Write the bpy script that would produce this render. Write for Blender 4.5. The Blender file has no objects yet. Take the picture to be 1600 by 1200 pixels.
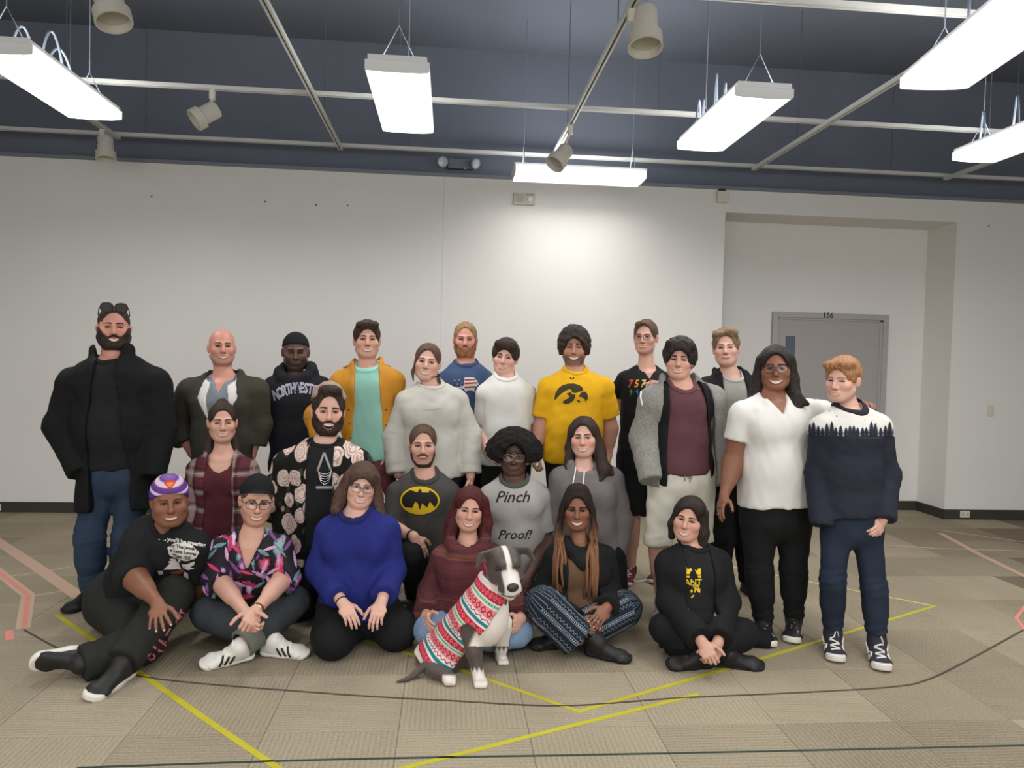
import bpy, bmesh, math, random
import numpy as np
from math import sin, cos, pi, radians, sqrt
from mathutils import Vector, Matrix
from concurrent.futures import ThreadPoolExecutor
random.seed(7)
RNG = np.random.default_rng(7)
SC = bpy.context.scene
COL = SC.collection
f4 = np.float32

# ------------------------------------------------------------------ camera
FPX = 1143.2                      # focal length in pixels of the 1600 px frame
YAW, PITCH, ROLL = 0.0869, -0.0321, 0.0254
CAM = np.array([0.0, 0.0, 1.6])
def _cam_axes():
    cy, sy, cp, sp = cos(YAW), sin(YAW), cos(PITCH), sin(PITCH)
    f = np.array([sy*cp, cy*cp, sp]); r0 = np.array([cy, -sy, 0.0]); u0 = np.cross(r0, f)
    r = cos(ROLL)*r0 + sin(ROLL)*u0; u = -sin(ROLL)*r0 + cos(ROLL)*u0
    return r, u, f
CR, CU, CF = _cam_axes()
cam_d = bpy.data.cameras.new('camera'); cam_d.sensor_fit = 'HORIZONTAL'; cam_d.sensor_width = 36.0
cam_d.lens = 36.0*FPX/1600.0; cam_d.clip_start = 0.05; cam_d.clip_end = 60
cam = bpy.data.objects.new('camera', cam_d); COL.objects.link(cam)
M = Matrix(((CR[0], CU[0], -CF[0], CAM[0]), (CR[1], CU[1], -CF[1], CAM[1]), (CR[2], CU[2], -CF[2], CAM[2]), (0, 0, 0, 1)))
cam.matrix_world = M
SC.camera = cam
def ray(px, py):
    return CF*FPX + CR*(px-800.0) - CU*(py-600.0)
def P(px, py, Y):                 # point of the vertical plane y = Y seen at a pixel
    d = ray(px, py); return CAM + d*((Y-CAM[1])/d[1])
def G(px, py, z=0.0):             # point of the horizontal plane z seen at a pixel
    d = ray(px, py); return CAM + d*((z-CAM[2])/d[2])
def proj(p):
    d = np.asarray(p)-CAM; z = d@CF; return 800+FPX*(d@CR)/z, 600-FPX*(d@CU)/z

# ------------------------------------------------------------------ world, lamps, exposure
w = bpy.data.worlds.new('world'); SC.world = w; w.use_nodes = True
w.node_tree.nodes['Background'].inputs[0].default_value = (0.5, 0.52, 0.55, 1)
w.node_tree.nodes['Background'].inputs[1].default_value = 0.02
SC.view_settings.view_transform = 'Standard'; SC.view_settings.look = 'None'
SC.view_settings.exposure = 0.0; SC.view_settings.gamma = 1.0; SC.view_settings.use_curve_mapping = False
SC.cycles.max_bounces = 6; SC.cycles.diffuse_bounces = 4; SC.cycles.glossy_bounces = 2
SC.cycles.transmission_bounces = 3; SC.cycles.transparent_max_bounces = 6
SC.cycles.caustics_reflective = False; SC.cycles.caustics_refractive = False
Y_FILL = -4.4
LENS_STRENGTH = 3.2               # glow of the fluorescent diffusers
TUBE_WATT = 22.0                  # light each fixture throws down
def area_lamp(x, y, z, sx, sy, e, spread=180):  # the further rows of the same ceiling fixtures, behind the camera
    l = bpy.data.lights.new('fluorescent_row', 'AREA'); l.shape = 'RECTANGLE'; l.size = sx; l.size_y = sy; l.energy = e
    l.color = (1.0, 0.985, 0.962); l.spread = radians(spread)
    o = bpy.data.objects.new('fluorescent_row', l); COL.objects.link(o); o.location = (x, y, z)
    return o
for lx in (-4.9, -2.65, -0.35, 1.95, 4.2):
    area_lamp(lx, 2.35, 3.28, 0.38, 1.2, 16, 170)
    area_lamp(lx, -0.4, 3.28, 0.38, 1.2, 50, 180)
fill_lamp = area_lamp(0.6, Y_FILL, 2.0, 13.0, 3.2, 290)      # added fill lamp behind the camera to brighten the walls; no window there
fill_lamp.rotation_euler = (radians(90), 0, 0); fill_lamp.name = fill_lamp.data.name = 'added_fill_light'; fill_lamp.data.color = (0.97, 0.985, 1.0)

# ------------------------------------------------------------------ materials
MATS = {}
def mat(name, col, rough=0.6, spec=0.35, emit=0.0, bump=0.0, bscale=200.0, var=0.0, vscale=6.0, metal=0.0, stretch=None, sheen=0.0, coat=0.0):
    if name in MATS: return MATS[name]
    m = bpy.data.materials.new(name); m.use_nodes = True; nt = m.node_tree
    b = nt.nodes['Principled BSDF']; b.inputs['Base Color'].default_value = (*col, 1)
    b.inputs['Roughness'].default_value = rough; b.inputs['Specular IOR Level'].default_value = spec
    b.inputs['Metallic'].default_value = metal
    if sheen: b.inputs['Sheen Weight'].default_value = sheen; b.inputs['Sheen Roughness'].default_value = 0.5
    if coat: b.inputs['Coat Weight'].default_value = coat
    if emit:
        b.inputs['Emission Color'].default_value = (*col, 1); b.inputs['Emission Strength'].default_value = emit
    if bump or var:
        tc = nt.nodes.new('ShaderNodeTexCoord'); mp = nt.nodes.new('ShaderNodeMapping')
        nt.links.new(tc.outputs['Object'], mp.inputs[0])
        if stretch: mp.inputs['Scale'].default_value = stretch
    if var:
        n = nt.nodes.new('ShaderNodeTexNoise'); n.inputs['Scale'].default_value = vscale; n.inputs['Detail'].default_value = 4
        nt.links.new(mp.outputs[0], n.inputs['Vector'])
        r = nt.nodes.new('ShaderNodeValToRGB'); r.color_ramp.elements[0].position = .3; r.color_ramp.elements[1].position = .7
        r.color_ramp.elements[0].color = (*[max(0, c*(1-var)) for c in col], 1)
        r.color_ramp.elements[1].color = (*[min(1, c*(1+var)) for c in col], 1)
        nt.links.new(n.outputs['Fac'], r.inputs[0]); nt.links.new(r.outputs[0], b.inputs['Base Color'])
    if bump:
        n2 = nt.nodes.new('ShaderNodeTexNoise'); n2.inputs['Scale'].default_value = bscale; n2.inputs['Detail'].default_value = 3
        nt.links.new(mp.outputs[0], n2.inputs['Vector'])
        bp = nt.nodes.new('ShaderNodeBump'); bp.inputs['Strength'].default_value = bump; bp.inputs['Distance'].default_value = 0.004
        nt.links.new(n2.outputs['Fac'], bp.inputs['Height']); nt.links.new(bp.outputs[0], b.inputs['Normal'])
    MATS[name] = m
    return m
def srgb(r, g, b):
    return tuple(((c/255)/12.92 if c/255 <= .04045 else ((c/255+.055)/1.055)**2.4) for c in (r, g, b))

# ------------------------------------------------------------------ object helpers
def tag(o, label=None, cat=None, group=None, kind=None):
    if label: o['label'] = label
    if cat: o['category'] = cat
    if group: o['group'] = group
    if kind: o['kind'] = kind
    return o
def empty(name, loc=(0, 0, 0), label=None, cat=None, group=None):
    o = bpy.data.objects.new(name, None); COL.objects.link(o); o.location = tuple(loc); o.empty_display_size = .1
    return tag(o, label, cat, group)
def mesh_np(name, V, F, mats, parent=None, smooth=True, mi=None, col=None, uv=None):
    """V (n,3) world coordinates, F (m,4) or (m,3) or list of polygons; one object."""
    me = bpy.data.meshes.new(name)
    V = np.asarray(V, f4)
    if isinstance(F, np.ndarray):
        n = F.shape[1]; me.vertices.add(len(V)); me.vertices.foreach_set('co', V.ravel())
        me.loops.add(F.size); me.loops.foreach_set('vertex_index', F.astype(np.int32).ravel())
        me.polygons.add(len(F)); me.polygons.foreach_set('loop_start', np.arange(0, F.size, n, dtype=np.int32))
        me.update(calc_edges=True)
    else:
        me.from_pydata(V.tolist(), [], F); me.update()
    if smooth: me.polygons.foreach_set('use_smooth', np.ones(len(me.polygons), bool))
    for m in (mats if isinstance(mats, (list, tuple)) else [mats]): me.materials.append(m)
    if mi is not None: me.polygons.foreach_set('material_index', np.asarray(mi, np.int32))
    if col is not None:
        a = me.color_attributes.new('Col', 'FLOAT_COLOR', 'POINT')
        c4 = np.ones((len(V), 4), f4); c4[:, :3] = col; a.data.foreach_set('color', c4.ravel())
    if uv is not None:
        a = me.attributes.new('uvw', 'FLOAT_VECTOR', 'POINT'); a.data.foreach_set('vector', np.asarray(uv, f4).ravel())
    o = bpy.data.objects.new(name, me); COL.objects.link(o)
    if parent is not None:
        o.parent = parent; o.matrix_parent_inverse = Matrix.Translation(-Vector(world_loc(parent)))
    return o
def world_loc(o):
    # parents here are only translated, never rotated
    l = Vector(o.location)
    if o.parent is not None and o.type == 'EMPTY': l = l + world_loc(o.parent)
    return l if o.type == 'EMPTY' else (Vector((0, 0, 0)))
class MB:                                            # small polygon collector
    def __init__(s): s.v = []; s.f = []; s.m = []
    def add(s, V, F, m=0):
        o = len(s.v); s.v += [tuple(map(float, p)) for p in V]; s.f += [tuple(i+o for i in q) for q in F]; s.m += [m]*len(F); return s
    def box(s, lo, hi, m=0, R=None, c=None):
        x0, y0, z0 = lo; x1, y1, z1 = hi
        V = np.array([(x0, y0, z0), (x1, y0, z0), (x1, y1, z0), (x0, y1, z0), (x0, y0, z1), (x1, y0, z1), (x1, y1, z1), (x0, y1, z1)], float)
        if R is not None: V = V@np.asarray(R).T
        if c is not None: V = V+np.asarray(c)
        return s.add(V, [(0, 3, 2, 1), (4, 5, 6, 7), (0, 1, 5, 4), (1, 2, 6, 5), (2, 3, 7, 6), (3, 0, 4, 7)], m)
    def bbox(s, lo, hi, b, m=0, R=None, c=None):     # box with chamfered edges
        lo = np.asarray(lo, float); hi = np.asarray(hi, float)
        bm = bmesh.new(); bmesh.ops.create_cube(bm, size=1)
        for v in bm.verts: v.co = Vector((lo+hi)/2) + Vector(np.array(v.co)*(hi-lo))
        bmesh.ops.bevel(bm, geom=bm.edges[:], offset=b, segments=2, affect='EDGES', profile=.6)
        bm.verts.index_update(); V = np.array([v.co[:] for v in bm.verts]); F = [tuple(v.index for v in f.verts) for f in bm.faces]; bm.free()
        if R is not None: V = V@np.asarray(R).T
        if c is not None: V = V+np.asarray(c)
        return s.add(V, F, m)
    def tube(s, pts, r, n=6, m=0, closed=False, flat=1.0):
        pts = [np.asarray(p, float) for p in pts]; N = len(pts); rs = r if hasattr(r, '__len__') else [r]*N
        V = []; up = None
        for i in range(N):
            a = pts[(i-1) % N] if (closed or i > 0) else pts[i]; b = pts[(i+1) % N] if (closed or i < N-1) else pts[i]
            t = b-a; t = t/(np.linalg.norm(t)+1e-9)
            if up is None: up = np.array([0, 0, 1.]) if abs(t[2]) < .9 else np.array([1., 0, 0])
            u = up-t*(up@t); u = u/(np.linalg.norm(u)+1e-9); v = np.cross(t, u); up = u
            for k in range(n):
                an = 2*pi*k/n; V.append(pts[i]+rs[i]*(cos(an)*u+flat*sin(an)*v))
        F = []
        for i in range(N if closed else N-1):
            j = (i+1) % N
            for k in range(n): F.append((i*n+k, i*n+(k+1) % n, j*n+(k+1) % n, j*n+k))
        if not closed: F.append(tuple(range(n-1, -1, -1))); F.append(tuple((N-1)*n+k for k in range(n)))
        return s.add(V, F, m)
    def ball(s, c, r, m=0, nu=10, nv=7, R=None):
        r = np.asarray(r, float) if hasattr(r, '__len__') else np.array([r]*3, float); V = []; F = []
        for i in range(nv+1):
            th = pi*i/nv
            for k in range(nu): V.append((sin(th)*cos(2*pi*k/nu), sin(th)*sin(2*pi*k/nu), cos(th)))
        V = np.array(V)*r
        if R is not None: V = V@np.asarray(R).T
        for i in range(nv):
            for k in range(nu): F.append((i*nu+k, (i+1)*nu+k, (i+1)*nu+(k+1) % nu, i*nu+(k+1) % nu))
        return s.add(V+np.asarray(c), F, m)
    def lathe(s, prof, c, R=None, n=20, m=0):        # profile of (radius, height along local z)
        V = []; F = []
        for rr, h in prof:
            for k in range(n): V.append((rr*cos(2*pi*k/n), rr*sin(2*pi*k/n), h))
        V = np.array(V, float)
        if R is not None: V = V@np.asarray(R).T
        for i in range(len(prof)-1):
            for k in range(n): F.append((i*n+k, i*n+(k+1) % n, (i+1)*n+(k+1) % n, (i+1)*n+k))
        return s.add(V+np.asarray(c), F, m)
    def build(s, name, mats, parent=None, smooth=False):
        o = mesh_np(name, np.array(s.v), s.f, mats, parent, smooth, s.m); return o
def frame(z, x=None):                                # rotation matrix whose columns are x, y, z axes
    z = np.asarray(z, float); z = z/np.linalg.norm(z)
    x = np.asarray(x if x is not None else ((1, 0, 0) if abs(z[0]) < .9 else (0, 1, 0)), float)
    x = x-z*(x@z); x = x/np.linalg.norm(x); y = np.cross(z, x)
    return np.stack([x, y, z], 1)
# ================================================================== the room
D = 7.455; DR = 7.93; ZT = 3.43; ZC = 4.75
XL, XR, YB = -8.5, 9.5, -4.5
XA = 2.835; XB = 5.39; ZS = 3.2                      # recess: left edge, right edge, soffit
wallm = mat('white_wall_paint', srgb(226, 224, 220), .75, .2, bump=.05, bscale=60, var=.02, vscale=1.2)
darkm = mat('slate_blue_paint', srgb(106, 112, 124), .85, .15, var=.05, vscale=1.5)
basem = mat('black_rubber_base', srgb(62, 58, 54), .5, .3)
trimm = mat('grey_trim', srgb(120, 126, 134), .5, .4)
def struct(o, kind='structure'): o['kind'] = kind; return o
def wall_box(name, lo, hi, m, parent=None, bev=0):
    b = MB(); (b.bbox(lo, hi, bev) if bev else b.box(lo, hi)); o = b.build(name, m, parent)
    if parent is None: struct(o)
    return o
# floor slab and its carpet tiles
floor = wall_box('floor', (XL, YB, -.12), (XR, DR+.3, -.006), mat('floor_slab', srgb(120, 108, 92), .9, .1))
def carpet(name, ang):
    m = bpy.data.materials.new(name); m.use_nodes = True; nt = m.node_tree; L = nt.links.new; N = nt.nodes.new
    b = nt.nodes['Principled BSDF']; b.inputs['Roughness'].default_value = .95; b.inputs['Specular IOR Level'].default_value = .12
    oi = N('ShaderNodeObjectInfo'); geo = N('ShaderNodeNewGeometry')
    mp = N('ShaderNodeMapping'); mp.inputs['Rotation'].default_value = (0, 0, ang); L(geo.outputs['Position'], mp.inputs[0])
    wv = N('ShaderNodeTexWave'); wv.inputs['Scale'].default_value = 14; wv.inputs['Distortion'].default_value = 1.2; wv.inputs['Detail'].default_value = 2; wv.inputs['Detail Scale'].default_value = 6
    L(mp.outputs[0], wv.inputs[0])
    n1 = N('ShaderNodeTexNoise'); n1.inputs['Scale'].default_value = 95; n1.inputs['Detail'].default_value = 3; L(geo.outputs['Position'], n1.inputs['Vector'])
    n2 = N('ShaderNodeTexNoise'); n2.inputs['Scale'].default_value = 1.3; n2.inputs['Detail'].default_value = 5; L(geo.outputs['Position'], n2.inputs['Vector'])
    def mth(op, a, b2=None):
        q = N('ShaderNodeMath'); q.operation = op
        for i, v in enumerate((a, b2)):
            if v is None: continue
            if isinstance(v, (int, float)): q.inputs[i].default_value = v
            else: L(v, q.inputs[i])
        return q.outputs[0]
    s = mth('MULTIPLY', mth('SUBTRACT', wv.outputs['Fac'], .5), .22)
    s = mth('ADD', s, mth('MULTIPLY', mth('SUBTRACT', n1.outputs['Fac'], .5), 1.1))
    s = mth('ADD', s, mth('MULTIPLY', mth('SUBTRACT', n2.outputs['Fac'], .5), .7))
    s = mth('ADD', s, mth('MULTIPLY', mth('SUBTRACT', oi.outputs['Random'], .5), .42))
    s = mth('ADD', s, .5)
    r = N('ShaderNodeValToRGB'); L(s, r.inputs[0])
    r.color_ramp.elements[0].position = 0; r.color_ramp.elements[0].color = (*srgb(118, 108, 91), 1)
    r.color_ramp.elements[1].position = 1; r.color_ramp.elements[1].color = (*srgb(170, 159, 137), 1)
    L(r.outputs[0], b.inputs['Base Color'])
    bp = N('ShaderNodeBump'); bp.inputs['Strength'].default_value = .25; bp.inputs['Distance'].default_value = .004
    L(mth('ADD', wv.outputs['Fac'], n1.outputs['Fac']), bp.inputs['Height']); L(bp.outputs[0], b.inputs['Normal'])
    return m
CM = [carpet('carpet_ribbed_lengthwise', 0.0), carpet('carpet_ribbed_crosswise', pi/2)]
TS = .56
tmesh = []
for k in range(2):
    b = MB(); h = TS/2-.0008; V = [(-h, -h, -.006), (h, -h, -.006), (h, h, -.006), (-h, h, -.006)] + [(x*(h-.0025*q), y*(h-.0025*q), z) for z, q in ((-.0015, 0), (0, 1)) for x, y in ((-1, -1), (1, -1), (1, 1), (-1, 1))]
    F = [(3, 2, 1, 0)] + [(i+o, (i+1) % 4+o, (i+1) % 4+4+o, i+4+o) for o in (0, 4) for i in range(4)] + [(8, 9, 10, 11)]
    b.add(V, F); t = b.build('carpet_tile', CM[k]); tmesh.append(t.data); bpy.data.objects.remove(t)
nt_ = 0
iy = 0
y = 2.0
while y < DR:
    half = 0.62*max(y+TS, 2.6)+.45; ix = -int((half-.35)/TS)-1
    while ix*TS < half+.9:
        x = ix*TS+.1
        if x > -half+.3 and x < half+.8 and (y+TS/2 < D or XA < x < XB):
            o = bpy.data.objects.new('carpet_tile', tmesh[(ix+iy) % 2]); COL.objects.link(o); o.location = (x, y+TS/2, 0); o.parent = floor; nt_ += 1
        ix += 1
    y += TS; iy += 1
# plain carpet past the tiles that the photograph can show
b = MB(); b.box((XL, YB, -.006), (XR, 2.0, -.0005)); b.build('carpet_field', CM[0], floor)
ceil = wall_box('ceiling', (XL, YB, ZC), (XR, DR+.3, ZC+.1), darkm)
# back wall: white gallery panels standing proud of the dark upper wall, on a recessed black base
wb = wall_box('wall_back', (XL, D+.1, 0), (XA, D+.3, ZC), darkm)
xs_ = P(688, 560, D)[0]
wall_box('panel', (XL, D, .105), (xs_-.0004, D+.1, ZT), wallm, wb, .002)
wall_box('panel', (xs_+.0004, D, .105), (XA, D+.1, ZT), wallm, wb, .002)
wall_box('baseboard_back', (XL, D+.012, 0), (XA-.002, D+.1, .105), basem)
wall_box('trim_1', (XL, D-.008, ZT), (XR, D+.1, ZT+.035), trimm, None)
# recess with the door
wr = wall_box('wall_recess', (XA-.2, DR, 0), (XB+.2, DR+.15, ZC), wallm)
wall_box('return', (XA-.1, D+.1, 0), (XA, DR, ZS), wallm, wr)
wall_box('return', (XB, D+.1, 0), (XB+.12, DR, ZS), wallm, wr)
wall_box('soffit', (XA, D, ZS), (XB, DR, ZT), wallm, wr)
wall_box('baseboard_recess', (XA, DR-.012, 0), (XB, DR, .105), basem)
wall_box('baseboard_return', (XB-.012, D-.0, 0), (XB, DR-.012, .105), basem)
wf = wall_box('wall_right', (XB, D, 0), (XR, D+.1, ZT), wallm)
wall_box('upper_wall', (XA, D+.1, ZT), (XR, D+.3, ZC), darkm, wf)
wall_box('baseboard_right', (XB-.012, D-.012, 0), (XR, D, .105), basem)
struct(wall_box('wall_left', (XL-.1, YB, 0), (XL, DR+.3, ZC), wallm))
struct(wall_box('wall_east', (XR, YB, 0), (XR+.1, DR+.3, ZC), wallm))
struct(wall_box('wall_front', (XL, YB-.1, 0), (XR, YB, ZC), wallm))
# door 156
doorm = mat('grey_door_paint', srgb(168, 162, 160), .5, .4, var=.02, vscale=2)
dframe = mat('grey_door_frame', srgb(172, 166, 163), .45, .4)
glassm = mat('dark_door_glass', srgb(96, 104, 120), .15, .5)
tl = P(1206, 487.5, DR); tr = P(1386, 492, DR); dz = (tl[2]+tr[2])/2; dx0, dx1 = tl[0], tr[0]
door = empty('door_1', ((dx0+dx1)/2, DR, 0)); struct(door)
door['label'] = 'grey steel door with narrow glass lite numbered 156'
fw = .062
b = MB(); b.bbox((dx0, DR-.045, 0), (dx0+fw, DR, dz), .004); b.bbox((dx1-fw, DR-.045, 0), (dx1, DR, dz), .004); b.bbox((dx0+fw, DR-.045, dz-fw), (dx1-fw, DR, dz), .004)
b.box((dx0+fw, DR-.03, 0), (dx0+fw+.012, DR, dz-fw)); b.box((dx1-fw-.03, DR-.03, 0), (dx1-fw, DR, dz-fw)); b.box((dx0+fw, DR-.03, dz-fw-.02), (dx1-fw, DR, dz-fw))
b.build('door_frame', dframe, door)
g0 = P(1226.5, 525, DR); g1 = P(1241.5, 525, DR)
lx0, lx1, lz1, lz0 = g0[0], g1[0], g0[2], g0[2]-.62
xa, xb, zt_ = dx0+fw+.012, dx1-fw-.03, dz-fw-.02
b = MB(); b.box((xa, DR-.02, .01), (lx0, DR-.004, zt_)); b.box((lx1, DR-.02, .01), (xb, DR-.004, zt_)); b.box((lx0, DR-.02, lz1), (lx1, DR-.004, zt_)); b.box((lx0, DR-.02, .01), (lx1, DR-.004, lz0))
leaf = b.build('door_leaf', doorm, door)
b = MB(); b.box((lx0, DR-.012, lz0), (lx1, DR-.008, lz1)); b.build('window_lite', glassm, leaf)
b = MB(); hx = dx0+fw+.09; b.lathe([(0, 0), (.03, 0), (.03, .012), (.012, .014), (.012, .05)], (hx, DR-.02, 1.0), frame((0, -1, 0))); b.tube([(hx, DR-.065, 1.0), (hx+.11, DR-.065, 1.0)], .009, 8)
b.build('lever_handle', mat('brushed_steel', (.55, .55, .55), .35, .5, metal=.9), leaf)
def text_obj(name, txt, size, m, parent, loc, R, depth=.001, shear=0.0, align='CENTER', offset=0.0, space=1.0):
    cu = bpy.data.curves.new(name, 'FONT'); cu.body = txt; cu.size = size; cu.extrude = depth; cu.align_x = align; cu.align_y = 'CENTER'; cu.shear = shear; cu.offset = offset; cu.space_character = space
    cu.resolution_u = 3
    o = bpy.data.objects.new(name, cu); COL.objects.link(o); dg = bpy.context.evaluated_depsgraph_get()
    me = bpy.data.meshes.new_from_object(o.evaluated_get(dg)); bpy.data.objects.remove(o)
    V = np.array([v.co[:] for v in me.vertices]); F = [tuple(p.vertices) for p in me.polygons]; bpy.data.meshes.remove(me)
    V = V@np.asarray(R).T+np.asarray(loc)
    return mesh_np(name, V, F, m, parent, False)
RF = np.array([[1, 0, 0], [0, 0, -1], [0, 1, 0]], float)        # text plane facing -y
blackm = mat('black_print', (.01, .01, .011), .6, .3)
n156 = P(1294, 493, DR-.047); text_obj('door_number', '156', .085, blackm, door, n156, RF, .001, offset=.0015)

# small fittings on the walls
platem = mat('ivory_plastic', srgb(214, 208, 194), .4, .45)
def plate(name, x0, y0, x1, y1, label, cat, Y=D, kind='outlet'):
    a = P(x0, y1, Y); c = P(x1, y0, Y); mid = (a+c)/2; r = empty(name, (mid[0], Y, mid[2]), label, cat)
    w2, h2 = (c[0]-a[0])/2, (c[2]-a[2])/2
    MB().bbox((mid[0]-w2, Y-.009, mid[2]-h2), (mid[0]+w2, Y, mid[2]+h2), .003).build('face_plate', platem, r)
    if kind == 'outlet':
        for s in (-1, 1):
            MB().bbox((mid[0]+s*w2*.5-w2*.3, Y-.012, mid[2]-h2*.55), (mid[0]+s*w2*.5+w2*.3, Y-.008, mid[2]+h2*.55), .002).build('socket', mat('ivory_socket', srgb(190, 184, 170), .45, .4), r)
    else:
        MB().bbox((mid[0]-w2*.2, Y-.018, mid[2]-h2*.3), (mid[0]+w2*.2, Y-.008, mid[2]+h2*.3), .003).build('toggle', platem, r)
    return r
plate('wall_outlet', 1499.5, 798, 1515, 808.5, 'ivory outlet in the black base right of the doorway recess', 'outlet', D-.012)
plate('wall_outlet', -14, 787, 2, 798, 'ivory outlet in the black base at the far left of the wall', 'outlet', D+.012)
plate('light_switch', 1541.5, 633, 1552.5, 650, 'white light switch plate on the wall right of the door', 'switch', D, 'switch')
# fire alarm with strobe
a = P(802, 320, D); c = P(835, 303, D); mid = (a+c)/2
fa = empty('fire_alarm', (mid[0], D, mid[2]), 'beige speaker strobe high on the white wall under the end fluorescent light', 'fire alarm')
w2, h2 = (c[0]-a[0])/2, (c[2]-a[2])/2
am = mat('beige_alarm', srgb(196, 188, 176), .45, .4)
MB().bbox((mid[0]-w2, D-.035, mid[2]-h2), (mid[0]+w2, D, mid[2]+h2), .006).build('housing', am, fa)
b = MB()
for k in range(7): z = mid[2]-h2*.62+k*h2*.2; b.box((mid[0]-w2*.82, D-.038, z), (mid[0]-w2*.08, D-.034, z+h2*.09))
b.build('speaker_grille', mat('alarm_grille', srgb(172, 164, 150), .5, .4), fa)
MB().ball((mid[0]+w2*.55, D-.035, mid[2]-h2*.05), (w2*.3, .03, h2*.5), 0, 12, 8).build('strobe_lens', mat('clear_lens', srgb(235, 235, 232), .08, .6), fa)
MB().bbox((mid[0]+w2*.15, D-.037, mid[2]+h2*.5), (mid[0]+w2*.92, D-.034, mid[2]+h2*.85), .001).build('strobe_label', mat('alarm_red_text', srgb(176, 160, 150), .5, .4), fa)
# motion sensor near the top corner of the recess
a = P(1118, 317, D); c = P(1135, 301, D); mid = (a+c)/2; w2, h2 = (c[0]-a[0])/2, (c[2]-a[2])/2
ms = empty('motion_sensor', (mid[0], D, mid[2]), 'small white box at the top of the wall beside the recess', 'sensor')
MB().bbox((mid[0]-w2, D-.07, mid[2]-h2), (mid[0]+w2, D, mid[2]+h2), .006).build('case', platem, ms)
MB().bbox((mid[0]-w2*.6, D-.05, mid[2]+h2), (mid[0]+w2*.6, D-.005, mid[2]+h2+.03), .004).build('bracket', basem, ms)
# emergency light on the dark upper wall
eY = D+.1
c1 = P(692, 253, eY-.1); c2 = P(743, 256, eY-.1)
em = empty('emergency_light', ((c1[0]+c2[0])/2, eY, c1[2]), 'twin-head emergency light on the dark upper wall between fixtures', 'emergency light')
MB().bbox((c1[0]+.05, eY-.07, c1[2]-.05), (c2[0]-.03, eY, c1[2]+.05), .008).build('housing', darkm, em)
hm = mat('emergency_head', srgb(150, 156, 162), .4, .4); rm = mat('emergency_reflector', srgb(190, 196, 200), .2, .6)
for cc, dr in ((c1, (-.15, -1, -.35)), (c2, (.75, -.75, -.45))):
    R = frame(dr)
    h = MB().lathe([(0, -.05), (.035, -.045), (.052, -.01), (.055, .012), (.048, .014), (.044, .004)], cc, R, 18).build('lamp_head', hm, em, True)
    MB().lathe([(0, -.005), (.03, .0), (.044, .006)], cc, R, 18).build('lens', rm, h, True)
    MB().tube([cc-R[:, 2]*.04, np.array([cc[0], eY-.06, cc[2]]), np.array([(c1[0]+c2[0])/2, eY-.06, c1[2]])], .011, 6).build('bracket', darkm, em)
MB().bbox((P(727, 263, eY-.08)[0]-.012, eY-.074, P(727, 263, eY-.08)[2]-.006), (P(727, 263, eY-.08)[0]+.012, eY-.068, P(727, 263, eY-.08)[2]+.006), .002).build('test_button', rm, em)
# old screw holes in the wall
hb = MB()
for px, py in ((237, 307), (414, 315), (494, 320), (543, 321), (1545, 353), (447, 575)):
    q = P(px, py, D); hb.lathe([(0, 0), (.007, 0), (.009, .0015)], (q[0], D-.0012, q[2]), frame((0, 1, 0)), 8)
o = hb.build('screw_hole', mat('hole_dark', srgb(70, 66, 62), .8, .1), wb)
o['kind'] = 'stuff'

# ------------------------------------------------------------------ track grid
trackm = mat('white_track', srgb(196, 196, 192), .45, .4)
slotm = mat('track_slot', srgb(86, 88, 92), .6, .3)
ZTR = 3.62; YA, YBt = 7.26, 5.876; X0, DX = -3.148, 2.061
YC = G(1100, 0, ZTR)[1]; YC = (YC+G(1390, 15, ZTR)[1])/2
def track(p0, p1, label, axis):
    p0 = np.array(p0, float); p1 = np.array(p1, float); mid = (p0+p1)/2; r = empty('lighting_track', mid, label, 'lighting track', 'ceiling lighting tracks')
    lo = np.minimum(p0, p1); hi = np.maximum(p0, p1); hw = .021
    b = MB(); sb = MB()
    if axis == 'x':
        b.box((lo[0], lo[1]-hw, lo[2]), (hi[0], lo[1]-.007, lo[2]+.032)); b.box((lo[0], lo[1]+.007, lo[2]), (hi[0], lo[1]+hw, lo[2]+.032)); sb.box((lo[0], lo[1]-.007, lo[2]+.012), (hi[0], lo[1]+.007, lo[2]+.03))
    else:
        b.box((lo[0]-hw, lo[1], lo[2]), (lo[0]-.007, hi[1], lo[2]+.032)); b.box((lo[0]+.007, lo[1], lo[2]), (lo[0]+hw, hi[1], lo[2]+.032)); sb.box((lo[0]-.007, lo[1], lo[2]+.012), (lo[0]+.007, hi[1], lo[2]+.03))
    b.build('rail', trackm, r); sb.build('slot', slotm, r)
    n = max(2, int(np.linalg.norm(p1-p0)/2.6)+1)
    for i in range(n):
        q = p0+(p1-p0)*((i+.5)/n); MB().tube([q+(0, 0, .03), (q[0], q[1], ZC)], .0035, 5).build('hanger_rod', slotm, r)
for yy, wd in ((YA, 'the farthest one'), (YBt, 'the middle one'), (YC, 'the nearest one')):
    track((-6.6, yy, ZTR), (8.2, yy, ZTR), 'white track running across the room parallel to the wall, '+wd, 'x')
for i, wd in enumerate(('behind the left fluorescent light', 'left of the second fluorescent light', 'carrying two white spot heads right of centre', 'crossing under the right fluorescent light', 'at the far right end')):
    track((X0+i*DX, 1.6, ZTR-.034), (X0+i*DX, YA, ZTR-.034), 'white track running from front to back, '+wd, 'y')
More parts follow.
